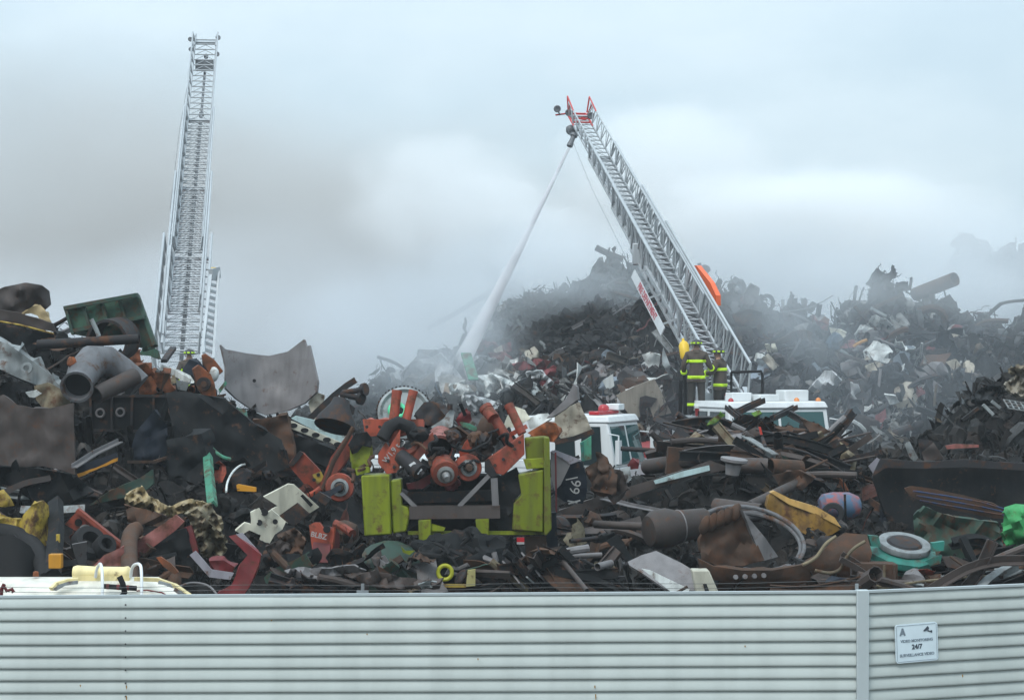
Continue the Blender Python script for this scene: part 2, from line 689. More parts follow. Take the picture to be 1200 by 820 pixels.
def corr(z0, z1):
    """profile of the sheet from top to bottom: (depth towards the road, height)"""
    out = []
    k = 0
    z = z1
    while z > z0:
        for d, h in ((0.0, 0.0), (0.006, 0.010), (0.018, 0.034), (0.027, 0.064), (0.031, 0.090), (0.031, 0.103), (0.027, 0.110), (0.014, 0.1145), (0.004, 0.118)):
            if z - h > z0:
                out.append((d, z - h))
        z -= PER
    return out


def fence_sheet(a, b, za, zb, n=26):
    """a corrugated sheet from plan point a to plan point b whose top runs from za to zb; real thickness and a small waviness"""
    m = MB()
    pr = corr(0.02, 2.0)
    A, B = Vector((a[0], a[1], 0)), Vector((b[0], b[1], 0))
    d = (B - A).normalized()
    nrm = Vector((d.y, -d.x, 0))
    vs, fs = [], []
    for i in range(n + 1):
        t = i / n
        p = A + (B - A) * t
        zt = za + (zb - za) * t - 2.0
        for j, (o, z) in enumerate(pr):
            wv = 0.004 * noise.noise(Vector((p.x * 1.3, z * 2.1, a[0])))
            vs.append(p + nrm * (o + wv) + Vector((0, 0, z + zt * (z / 2.0) + 0.002 * noise.noise(Vector((p.x * 0.8, z * 3, 3))))))
    W = len(pr)
    for i in range(n):
        for j in range(W - 1):
            fs.append((i * W + j, (i + 1) * W + j, (i + 1) * W + j + 1, i * W + j + 1))
    N = len(vs)
    vs += [v - nrm * 0.003 for v in vs]
    fs += [tuple(N + k for k in f[::-1]) for f in fs]
    m.add(vs, fs)
    return m


YF = 19.2
pL, pS, pP, pR = at(-420, 702, YF + 0.09), at(148, 699, YF + 0.03), at(1010, 693.5, YF), at(1700, 664, YF + 2.3)
pR = Vector((at(1700, 0, YF + 2.3).x, YF + 2.3, pR.z))
fence = empty('corrugated_fence', (pP.x, pP.y, 0), 'long pale grey corrugated metal fence along the bottom with a post', 'fence')
fence_sheet((pL.x, pL.y), (pS.x, pS.y), pL.z, pS.z).build('sheet_panel', M_FENCE, fence)
fence_sheet((pS.x - 0.04, pS.y - 0.005), (pP.x, pP.y), pS.z, pP.z, 60).build('sheet_panel', M_FENCE, fence)
fence_sheet((pP.x, pP.y), (pR.x, pR.y), pP.z, pR.z).build('sheet_panel', M_FENCE, fence)
m = MB()
m.bar((pP.x, pP.y - 0.02, 0), (pP.x, pP.y - 0.02, pP.z + 0.025), 0.115, 0.09, up=(0, 1, 0))
m.build('post', M_POST, fence, bevel=0.008)
m = MB()
for a, b in ((pL, pP), (pP, pR)):
    m.bar(a + Vector((0, -0.01, 0.006)), b + Vector((0, -0.01, 0.006)), 0.05, 0.022)
m.build('top_rail', M_POST, fence)
M_SCREW = plain('screw_head', (0.10, 0.10, 0.10), 0.5, 0.5)
M_RUSTS = plain('rust_stain', (0.30, 0.16, 0.03), 0.9)
k = 0
for i in range(9):
    z = pS.z - 0.07 - i * PER
    m = MB()
    m.lathe((pS.x, pS.y - 0.034, z), (0, -1, 0), [(0, 0.009), (0.006, 0.008), (0.008, 0.0)], 8)
    m.build('screw', M_SCREW, fence)
for px, py, h in ((94, 802, .02), (148, 803, .035), (148, 815, .05), (697, 803, .03), (698, 813, .06), (430, 742, .015), (560, 771, .02), (873, 756, .018), (1128, 790, .03), (318, 726, .012)):
    m = MB()
    p = at(px, py, YF - .03)
    m.plate([(px - .7, py), (px + .6, py - .4), (px + .9, py + h * 60), (px + .2, py + h * 130), (px - .4, py + h * 70)], YF - .0335, .003)
    m.build('rust_stain', M_RUSTS, fence)
# barbed strand carried on small brackets behind the fence
for px in (425, 1004):
    m = MB()
    p = at(px, 696, YF + 0.08)
    m.bar((p.x, p.y, p.z - 0.15), (p.x, p.y, p.z + 0.10), 0.03, 0.02)
    m.box((p.x, p.y - 0.01, p.z + 0.02), (0.11, 0.03, 0.035))
    m.build('bracket', M_GALV, fence)
for dz in (0.055, 0.1):
    m = MB()
    pts = [Vector((pL.x + (pP.x - pL.x) * i / 24, YF + 0.08, pL.z + (pP.z - pL.z) * i / 24 + dz - 0.02 * math.sin(i / 24 * math.pi * 4) ** 2)) for i in range(25)]
    m.tube(pts, 0.0022, 4)
    m.build('wire', M_SCREW, fence)

# the notice on the fence
M_SIGN = plain('sign_white', (0.66, 0.76, 0.80), 0.35)
M_INK = plain('sign_ink', (0.045, 0.06, 0.08), 0.6)
M_INKG = plain('sign_grey_ink', (0.22, 0.27, 0.31), 0.6)
dd = (pR - pP)
dd.z = 0
dd.normalize()
nr = Vector((dd.y, -dd.x, 0))
sc_ = Vector((at(1076, 0, YF).x, 0, 0))
tt = (sc_.x - pP.x) / dd.x
c0 = Vector((pP.x, pP.y, 0)) + dd * tt + nr * 0.045
c0.z = at(1076, 752.5, c0.y).z
upv = Vector((-0.035 * dd.x, -0.035 * dd.y, 1)).normalized()
rt = Vector((dd.x, dd.y, 0.033)).normalized()
W_, H_ = 0.455, 0.365
m = MB()
pr = []
for cxx, czz, a0 in ((W_ / 2 - 0.03, H_ / 2 - 0.03, 0), (-W_ / 2 + 0.03, H_ / 2 - 0.03, 90), (-W_ / 2 + 0.03, -H_ / 2 + 0.03, 180), (W_ / 2 - 0.03, -H_ / 2 + 0.03, 270)):
    for i in range(5):
        a = math.radians(a0 + i * 22.5)
        pr.append((cxx + 0.03 * math.cos(a), czz + 0.03 * math.sin(a)))
n_ = len(pr)
vs = [c0 + rt * x + upv * y for x, y in pr] + [c0 + rt * x + upv * y - nr * 0.012 for x, y in pr]
m.add(vs, [tuple(range(n_)), tuple(range(n_, 2 * n_))[::-1]] + [(i, (i + 1) % n_, n_ + (i + 1) % n_, n_ + i) for i in range(n_)])
sign = empty('warning_sign', c0 - Vector((0, 0, H_ / 2)), 'white camera notice reading 24/7 screwed on the fence right of its post', 'sign')
m.build('board', M_SIGN, sign)
m = MB()
q = c0 + nr * 0.002
e = 0.004
for s_, a, b in ((1, (-W_ / 2 + .02, H_ / 2 - .014), (W_ / 2 - .02, H_ / 2 - .014)), (1, (-W_ / 2 + .02, -H_ / 2 + .014), (W_ / 2 - .02, -H_ / 2 + .014)), (1, (-W_ / 2 + .014, -H_ / 2 + .02), (-W_ / 2 + .014, H_ / 2 - .02)), (1, (W_ / 2 - .014, -H_ / 2 + .02), (W_ / 2 - .014, H_ / 2 - .02))):
    m.bar(q + rt * a[0] + upv * a[1], q + rt * b[0] + upv * b[1], 0.002, 0.003, up=nr)
m.build('border_line', M_INKG, sign)
# lettering
MB().text('VIDEO MONITORING', q + upv * 0.022, rt, upv, 0.036, depth=0.002, bold=0.0008).build('lettering', M_INKG, sign)
MB().text('24/7', q + upv * -0.038, rt, upv, 0.062, depth=0.002, bold=0.0016).build('lettering', M_INK, sign)
MB().text('SURVEILLANCE VIDEO', q + upv * -0.112, rt, upv, 0.037, depth=0.002, bold=0.0008).build('lettering', M_INKG, sign)
m = MB()
for (x0, y0), (x1, y1), w in (((-.175, .075), (-.15, .145), .016), ((-.125, .075), (-.15, .145), .016), ((-.175, .092), (-.125, .092), .010), ((-.162, .108), (-.138, .108), .02)):
    m.bar(q + rt * x0 + upv * y0, q + rt * x1 + upv * y1, 0.004, w, up=nr.cross(rt * (x1 - x0) + upv * (y1 - y0)).normalized())
m.build('emblem', M_INKG, sign)
m = MB()
vs = [(.072, .108), (.086, .100), (.128, .113), (.134, .128), (.126, .146), (.118, .148)]
m.add([q + rt * x + upv * y for x, y in vs] + [q + rt * x + upv * y + nr * .003 for x, y in vs], [tuple(range(6)), tuple(range(6, 12))] + [(i, (i + 1) % 6, 6 + (i + 1) % 6, 6 + i) for i in range(6)])
m.bar(q + rt * .118 + upv * .105 + nr * .001, q + rt * .160 + upv * .094 + nr * .001, .003, .010, up=upv)
m.bar(q + rt * .160 + upv * .084 + nr * .001, q + rt * .160 + upv * .106 + nr * .001, .003, .014, up=rt)
m.build('camera_symbol', M_INK, sign)
# ------------------------------------------------------------------ heaps of scrap
FRONT = [(-120, 345), (0, 352), (60, 365), (110, 405), (160, 420), (200, 445), (255, 452), (300, 480), (380, 500), (440, 540), (520, 545), (600, 548), (650, 545), (700, 545), (745, 545), (790, 520), (845, 490), (905, 488), (960, 505), (1010, 540), (1060, 545), (1110, 535), (1160, 520), (1330, 510)]
Y_FT, Y_FR = 25.5, 34.0


def front_Y(px, py):
    """depth of the near heap's face behind a photo pixel"""
    top = interp(FRONT, px)
    t = min(1.15, max(-0.05, (695 - py) / max(20, 695 - top)))
    return Y_FT + (Y_FR - Y_FT) * t


def S(px, py, d=0.25):
    return at(px, py, front_Y(px, py) - d)


# debris kit: small low meshes as numpy arrays
KIT = {}


def kit(name, mbs):
    KIT[name] = [(np.array(m.v), m.f) for m in mbs]


def rod(seed, r=0.02, k=6, n=5, amp=0.25):
    rr = random.Random(seed)
    d = Vector((1, 0, 0))
    p = Vector((-0.5, 0, 0))
    pts = [p.copy()]
    for i in range(k):
        d = (d + Vector((0, rr.uniform(-amp, amp), rr.uniform(-amp, amp)))).normalized()
        p = p + d / k
        pts.append(p.copy())
    return MB().tube(pts, r, n)


def swept(seed, prof, k=5, amp=0.2, twist=1.0):
    rr = random.Random(seed)
    d = Vector((1, 0, 0))
    p = Vector((-0.5, 0, 0))
    pts = [p.copy()]
    for i in range(k):
        d = (d + Vector((0, rr.uniform(-amp, amp), rr.uniform(-amp, amp)))).normalized()
        p = p + d / k
        pts.append(p.copy())
    return MB().section(pts, prof, twist=rr.uniform(-twist, twist))


def crumpled(seed, nu=6, nv=5, amp=0.28, asp=0.7, th=0.012):
    def fn(u, v):
        q = Vector((u * 2.2, v * 2.2, seed * 3.3))
        z = amp * (noise.noise(q) + 0.6 * noise.noise(q * 2.7))
        return ((u - .5) + 0.16 * noise.noise(q + Vector((9, 0, 0))), (v - .5) * asp + 0.16 * noise.noise(q + Vector((0, 9, 0))), z)
    return MB().grid(fn, nu, nv, th)


kit('rod', [rod(i, 0.016 + 0.006 * (i % 3)) for i in range(6)])
kit('wire', [rod(i + 300, .010 + .004 * (i % 3), 16, 4, .62) for i in range(8)])
kit('pipe', [MB().pipe((-.5, 0, 0), (.5, 0, 0), 0.05 + 0.03 * (i % 3), n=9) for i in range(3)])
kit('strip', [swept(i + 20, [(-.09, -.008), (.09, -.008), (.09, .008), (-.09, .008)], 7, 0.42, 2.5) for i in range(6)])
kit('angle', [swept(i + 40, angle_iron(.12, .12, .015), 3, 0.12, 0.8) for i in range(5)])
kit('channel', [swept(i + 60, channel(.2, .1, .015), 4, 0.15, 0.8) for i in range(4)])
kit('beam', [swept(i + 80, ibeam(.15, .2, .02), 3, 0.06, 0.4) for i in range(3)])
kit('sheet', [crumpled(i) for i in range(9)])
kit('flat', [crumpled(i + 30, 4, 4, 0.07, 0.8, 0.015) for i in range(5)])
kit('wad', [MB().wad((0, 0, 0), (.9, .7, .6), i, 0.5, 1.7, 2) for i in range(7)])
kit('ring', [MB().ring((0, 0, 0), (0, 0, 1), .38, .05 + .03 * i, 14, k=5) for i in range(3)])
kit('block', [MB().wad((0, 0, 0), (.8, .6, .5), i + 50, 0.22, 3.0, 2) for i in range(3)])


def rotm(rr, lie=0.0, yaw=None):
    """random rotation; lie in 0..1 presses the piece down onto the slope"""
    e = Euler((rr.gauss(0, 1.6 * (1 - lie) + .25), rr.gauss(0, 1.3 * (1 - lie) + .2), rr.uniform(0, 6.283) if yaw is None else yaw))
    return np.array(e.to_matrix())


def debris(name, spots, mix, size, mat, seed, lie=0.4):
    """spots = list of points; everything in one mesh: nobody could count it"""
    rr = random.Random(seed)
    kinds, wts = zip(*mix)
    VV, FF = [], []
    o = 0
    for p in spots:
        kd = rr.choices(kinds, wts)[0]
        v, f = rr.choice(KIT[kd])
        s = rr.uniform(*size) * (1.6 if kd == 'wire' else 1.5 if kd in ('rod', 'pipe', 'angle', 'beam', 'channel') else 1.0) * (rr.uniform(.6, 1.5))
        w = (v * np.array((s, s * rr.uniform(.6, 1.2), s * rr.uniform(.6, 1.2)))) @ rotm(rr, lie).T + np.array(p)
        VV.append(w)
        FF += [tuple(i + o for i in q) for q in f]
        o += len(v)
    me = bpy.data.meshes.new(name)
    V = np.concatenate(VV)
    me.from_pydata(V.tolist(), [], FF)
    me.materials.append(mat)
    me.polygons.foreach_set('use_smooth', [False] * len(me.polygons))
    ob = bpy.data.objects.new(name, me)
    COL.objects.link(ob)
    setting(ob, 'stuff')
    return ob


def debris_mat(name, stops, rough=0.6, metal=0.3, dirt=0.5):
    m = bpy.data.materials.new(name)
    m.use_nodes = True
    nt = m.node_tree
    p = nt.nodes['Principled BSDF']
    ge = nn(nt, 'ShaderNodeNewGeometry')
    c = ramp(nt, ge.outputs['Random Per Island'], stops, 'CONSTANT')
    tc = nn(nt, 'ShaderNodeTexCoord')
    t = nn(nt, 'ShaderNodeTexNoise')
    t.inputs['Scale'].default_value = 3.0
    t.inputs['Detail'].default_value = 8
    t.inputs['Roughness'].default_value = 0.7
    nt.links.new(tc.outputs['Object'], t.inputs['Vector'])
    f = ramp(nt, t.outputs[0], [(0.40, 0.0), (0.62, dirt)])
    c = mixc(nt, f, c, (0.028, 0.024, 0.021))
    nt.links.new(c, p.inputs['Base Color'])
    wn = nn(nt, 'ShaderNodeTexWhiteNoise', noise_dimensions='1D')
    nt.links.new(ge.outputs['Random Per Island'], wn.inputs['W'])
    ra = nn(nt, 'ShaderNodeMapRange')
    nt.links.new(wn.outputs['Value'], ra.inputs[0])
    ra.inputs[3].default_value = rough - 0.25
    ra.inputs[4].default_value = rough + 0.3
    nt.links.new(ra.outputs[0], p.inputs['Roughness'])
    p.inputs['Metallic'].default_value = metal
    p.inputs['Specular IOR Level'].default_value = 0.18
    b = nn(nt, 'ShaderNodeBump')
    b.inputs['Strength'].default_value = 0.4
    b.inputs['Distance'].default_value = 0.02
    nt.links.new(t.outputs[0], b.inputs['Height'])
    nt.links.new(b.outputs[0], p.inputs['Normal'])
    return m


D_FAR = debris_mat('far_scrap', [(0, (.014, .014, .014)), (.25, (.026, .022, .020)), (.45, (.019, .021, .024)), (.60, (.040, .032, .026)), (.70, (.055, .056, .058)), (.79, (.030, .019, .015)), (.87, (.13, .135, .14)), (.91, (.11, .085, .06)), (.95, (.34, .34, .33)), (.975, (.12, .03, .03)), (.985, (.05, .09, .13))], 0.55, 0.2, 0.7)
D_PALE = debris_mat('pale_scrap', [(0, (.10, .10, .10)), (.2, (.22, .22, .21)), (.4, (.38, .38, .37)), (.6, (.13, .11, .09)), (.72, (.5, .5, .48)), (.84, (.05, .05, .05)), (.92, (.28, .22, .16))], 0.5, 0.25, 0.6)
D_NEAR = debris_mat('near_scrap', [(0, (.007, .007, .007)), (.36, (.013, .011, .010)), (.58, (.009, .010, .011)), (.72, (.022, .017, .014)), (.83, (.028, .027, .027)), (.90, (.020, .012, .009)), (.96, (.07, .07, .07)), (.98, (.07, .05, .03)), (.992, (.10, .03, .02))], 0.6, 0.15, 0.8)
M_HEAP = paint('heap_core', (0.009, 0.0085, 0.0085), 0.95, 0, 0.3, 0.5, 0.8, 1.2, rustcol=(0.014, 0.011, 0.010))


def heap(name, prof, Yr, Yt, Yb, ztoe, x_px, seed, rough=0.5, nx=170, ny=46, dip=6):
    """a mound: ridge line from a pixel profile at depth Yr, falling to ztoe at Yt (front) and to the ground at Yb (rear)"""
    m = MB()
    vs, fs = [], []

    def zs(px, Y):
        rz = at(0, interp(prof, px) + dip, Yr).z
        if Y <= Yr:
            t = (Y - Yt) / (Yr - Yt)
            return ztoe + (rz - ztoe) * t ** 0.9
        t = (Y - Yr) / (Yb - Yr)
        return rz * (1 - t) - 0.2 * t
    for i in range(nx + 1):
        px = x_px[0] + (x_px[1] - x_px[0]) * i / nx
        for j in range(ny + 1):
            Y = Yt + (Yb - Yt) * j / ny
            x = (px - CX) * Yr / F * (0.55 + 0.45 * Y / Yr)
            q = Vector((x * 0.8, Y * 0.8, seed))
            z = zs(px, Y) + rough * (noise.noise(q) + 0.7 * noise.noise(q * 2.3) + 0.4 * noise.noise(q * 5.1)) - rough * 0.3
            vs.append((x, Y, max(z, -0.2)))
    W = ny + 1
    for i in range(nx):
        for j in range(ny):
            fs.append((i * W + j, (i + 1) * W + j, (i + 1) * W + j + 1, i * W + j + 1))
    m.add(vs, fs)
    o = m.build(name, M_HEAP, sharp=180)
    setting(o, 'stuff')
    V = vs

    def spot(rr, lift=0.0):
        i, j = rr.randrange(nx), int(rr.random() * ny * (Yr - Yt + 2.0) / (Yb - Yt))
        a, b, c = Vector(V[i * W + j]), Vector(V[(i + 1) * W + j]), Vector(V[i * W + j + 1])
        return a + (b - a) * rr.random() + (c - a) * rr.random() + Vector((0, 0, lift))
    return spot


# near heap behind the fence
near_spot = heap('near_scrap_heap', FRONT, Y_FR + .4, 25.6, 41, 1.0, (-300, 1560), 1.0, 0.28, 250, 50, 12)
# the crisp rust-brown mound at the far right edge
MIDR = [(985, 560), (1040, 530), (1085, 505), (1110, 470), (1140, 445), (1180, 430), (1240, 415), (1340, 420)]
midr_spot = heap('middle_scrap_heap', MIDR, 44, 38, 49, 0.2, (960, 1560), 2.0, 0.4, 90, 30, 8)
# the burning heap and its right shoulder
FARC = [(330, 520), (420, 470), (470, 440), (510, 422), (545, 395), (580, 372), (625, 352), (660, 352), (700, 318), (745, 300), (800, 318), (850, 332), (900, 340), (950, 362), (980, 368), (1000, 350), (1035, 338), (1090, 335), (1125, 345), (1150, 365), (1185, 385), (1215, 350), (1260, 330), (1400, 330)]
far_spot = heap('burning_scrap_heap', FARC, 66, 53, 82, 0.2, (300, 1400), 3.0, 1.25, 240, 60, 6)
FARB = [(960, 420), (1060, 400), (1100, 310), (1125, 282), (1150, 272), (1178, 282), (1200, 300), (1300, 285), (1500, 300)]
back_spot = heap('hazy_scrap_heap', FARB, 98, 90, 112, 0.0, (940, 1500), 4.0, 1.2, 70, 30, 0)
FARL = [(480, 470), (540, 420), (570, 340), (585, 310), (610, 330), (660, 340), (720, 330), (800, 360)]
backl_spot = heap('smoky_scrap_heap', FARL, 86, 82, 96, 0.0, (470, 820), 5.0, 1.0, 70, 30, 0)

FINE = [('wire', 5), ('sheet', 4), ('strip', 5), ('rod', 5), ('angle', 2), ('pipe', .8), ('wad', 4), ('flat', 1), ('channel', 1), ('ring', .8), ('block', 1.5), ('beam', .6)]
SOFT = [('wad', 3), ('sheet', 3), ('strip', 3), ('rod', 2), ('block', 1)]
GEN = [('wire', 4), ('sheet', 5), ('strip', 4), ('rod', 3.0), ('angle', 2), ('pipe', 1.0), ('wad', 3), ('flat', 2), ('channel', 1), ('ring', .8), ('block', 1.5), ('beam', .6)]
rr = random.Random(5)
debris('scrap_debris', [far_spot(rr, 0.08) for _ in range(9500)], FINE, (0.2, 0.75), D_FAR, 21)
debris('scrap_debris', [back_spot(rr, 0.1) for _ in range(900)], SOFT, (0.3, 1.1), D_FAR, 22)
debris('scrap_debris', [backl_spot(rr, 0.1) for _ in range(700)], SOFT, (0.3, 0.9), D_FAR, 23)
debris('scrap_debris', [midr_spot(rr, 0.05) for _ in range(2300)], [('strip', 5), ('sheet', 3), ('rod', 3), ('wad', 2), ('angle', 1)], (0.2, 0.6), D_NEAR, 24)
debris('scrap_debris', [near_spot(rr, 0.03) for _ in range(4800)], GEN, (0.12, 0.42), D_NEAR, 25)


debris('scrap_debris', [near_spot(rr, 0.10) for _ in range(4200)], [('wire', 6), ('strip', 6), ('rod', 5), ('angle', 2), ('sheet', 2)], (0.08, 0.26), D_NEAR, 26)


def patch(poly_px, n, Yoff, size, mat, seed, heapY, mix=GEN, lie=0.4):
    """extra debris inside a pixel polygon, laid on the face whose depth heapY gives"""
    q = random.Random(seed)
    xs, ys = [p[0] for p in poly_px], [p[1] for p in poly_px]
    out = []
    while len(out) < n:
        x, y = q.uniform(min(xs), max(xs)), q.uniform(min(ys), max(ys))
        ins = False
        for (ax, ay), (bx, by) in zip(poly_px, poly_px[1:] + poly_px[:1]):
            if (ay > y) != (by > y) and x < (bx - ax) * (y - ay) / (by - ay) + ax:
                ins = not ins
        if ins:
            out.append(at(x, y, heapY(x, y) - q.uniform(0, Yoff)))
    return debris('scrap_debris', out, mix, size, mat, seed + 1, lie)


def far_Y(px, py):
    top = interp(FARC, px)
    t = min(1.1, max(0.0, (612 - py) / max(30, 612 - top)))
    return 53 + 13 * t ** (1 / 0.9)


patch([(545, 405), (585, 360), (625, 342), (725, 325), (750, 400), (730, 440), (640, 432), (580, 425)], 2200, 0.7, (0.15, 0.5), D_FAR, 41, far_Y, [('wire', 8), ('strip', 5), ('rod', 6), ('angle', 2), ('sheet', 2), ('wad', 2), ('ring', 1)], 0.2)
# pale torn sheet metal at the foot of the water jet, fragments low on the right whose pale colour imitates wet glints
patch([(440, 480), (490, 425), (560, 420), (640, 440), (655, 480), (560, 500)], 220, 0.5, (0.4, 1.1), D_PALE, 31, far_Y, [('sheet', 6), ('flat', 2), ('strip', 2), ('wad', 1)])
patch([(930, 470), (1000, 430), (1060, 440), (1100, 480), (1040, 530), (960, 530)], 260, 0.4, (0.2, 0.7), D_PALE, 32, far_Y, [('strip', 5), ('rod', 4), ('sheet', 3), ('ring', 1)])
patch([(640, 470), (700, 450), (790, 470), (800, 500), (660, 500)], 160, 0.4, (0.25, 0.8), D_PALE, 33, far_Y, [('strip', 4), ('rod', 4), ('sheet', 3)])
patch([(980, 380), (1080, 360), (1170, 420), (1100, 470), (960, 450)], 60, 0.5, (0.3, 1.0), D_PALE, 34, far_Y, [('strip', 4), ('rod', 3), ('sheet', 2), ('pipe', 1)])
patch([(690, 400), (760, 380), (780, 460), (700, 450)], 70, 0.5, (0.3, .9), D_PALE, 35, far_Y, [('strip', 4), ('rod', 4), ('sheet', 2)])
# ------------------------------------------------------------------ fire trucks with their aerial ladders
M_ALU = paint('ladder_aluminium', (0.42, 0.445, 0.46), 0.42, 0.25, 0.0, 0.15, 0.05, 0.7, var=0.06)
M_ALUD = paint('ladder_dark_metal', (0.16, 0.17, 0.18), 0.5, 0.4, 0.0, 0.2, 0.05, var=0.1)  # darker metal of the water pipe, cable, lamps and nozzles
M_WHITE = paint('truck_white', (0.68, 0.70, 0.70), 0.3, 0.0, 0.0, 0.12, 0.02, 0.6, var=0.05)
M_RED = paint('truck_red', (0.30, 0.028, 0.03), 0.35, 0.0, 0.0, 0.15, 0.02, var=0.08)
M_LREDF = paint('ladder_tip_red', (0.55, 0.045, 0.04), 0.4, 0.0, 0.0, 0.08, 0.02, var=0.08)
M_GLASS = plain('tinted_glass', (0.02, 0.075, 0.075), 0.06)
M_GLASSD = plain('dark_glass', (0.012, 0.022, 0.024), 0.08)
M_LENSR = plain('red_lens', (0.36, 0.015, 0.022), 0.2, emit=0.08)
M_LENSO = plain('amber_lens', (0.6, 0.2, 0.04), 0.2, emit=0.04)
M_RUBBER = plain('rubber', (0.015, 0.015, 0.016), 0.8)
M_CHROME = plain('chrome', (0.6, 0.62, 0.63), 0.18, 0.9)
M_BLACK = paint('black_metal', (0.014, 0.014, 0.015), 0.6, 0.2, 0.0, 0.2, 0.1)
M_YEL = plain('yellow_paint', (0.75, 0.48, 0.02), 0.4)
M_HIVIS = plain('lime_reflector', (0.52, 0.80, 0.02), 0.5, emit=0.08)  # reflective trim given a faint glow of its own
M_ORANGE = plain('orange_plastic', (0.78, 0.13, 0.03), 0.5)
M_LETRED = plain('red_lettering', (0.36, 0.07, 0.085), 0.6)
M_BLUE = plain('blue_plastic', (0.02, 0.16, 0.45), 0.5)


def truck_frame(loc, yaw):
    """maps truck coordinates (x forward, y to its left, z up) to the world"""
    c, s = math.cos(yaw), math.sin(yaw)
    L = Vector(loc)
    return lambda x, y, z: L + Vector((x * c - y * s, x * s + y * c, z))


def tbox(m, T, lo, hi, mi=0, front_rake=0.0, inset=0.0):
    """box in truck coordinates; front_rake pulls the top of its front face back, inset narrows its roof"""
    x0, y0, z0 = lo
    x1, y1, z1 = hi
    vs = [T(x0, y0, z0), T(x1, y0, z0), T(x1, y1, z0), T(x0, y1, z0), T(x0, y0 + inset, z1), T(x1 - front_rake, y0 + inset, z1), T(x1 - front_rake, y1 - inset, z1), T(x0, y1 - inset, z1)]
    m.add(vs, [(3, 2, 1, 0), (4, 5, 6, 7), (0, 1, 5, 4), (1, 2, 6, 5), (2, 3, 7, 6), (3, 0, 4, 7)], mi)


def quadplate(m, a, b, c, d, th, mi=0):
    a, b, c, d = map(Vector, (a, b, c, d))
    n = (b - a).cross(c - a).normalized() * th
    m.add([a - n, b - n, c - n, d - n, a + n, b + n, c + n, d + n], [(3, 2, 1, 0), (4, 5, 6, 7), (0, 1, 5, 4), (1, 2, 6, 5), (2, 3, 7, 6), (3, 0, 4, 7)], mi)


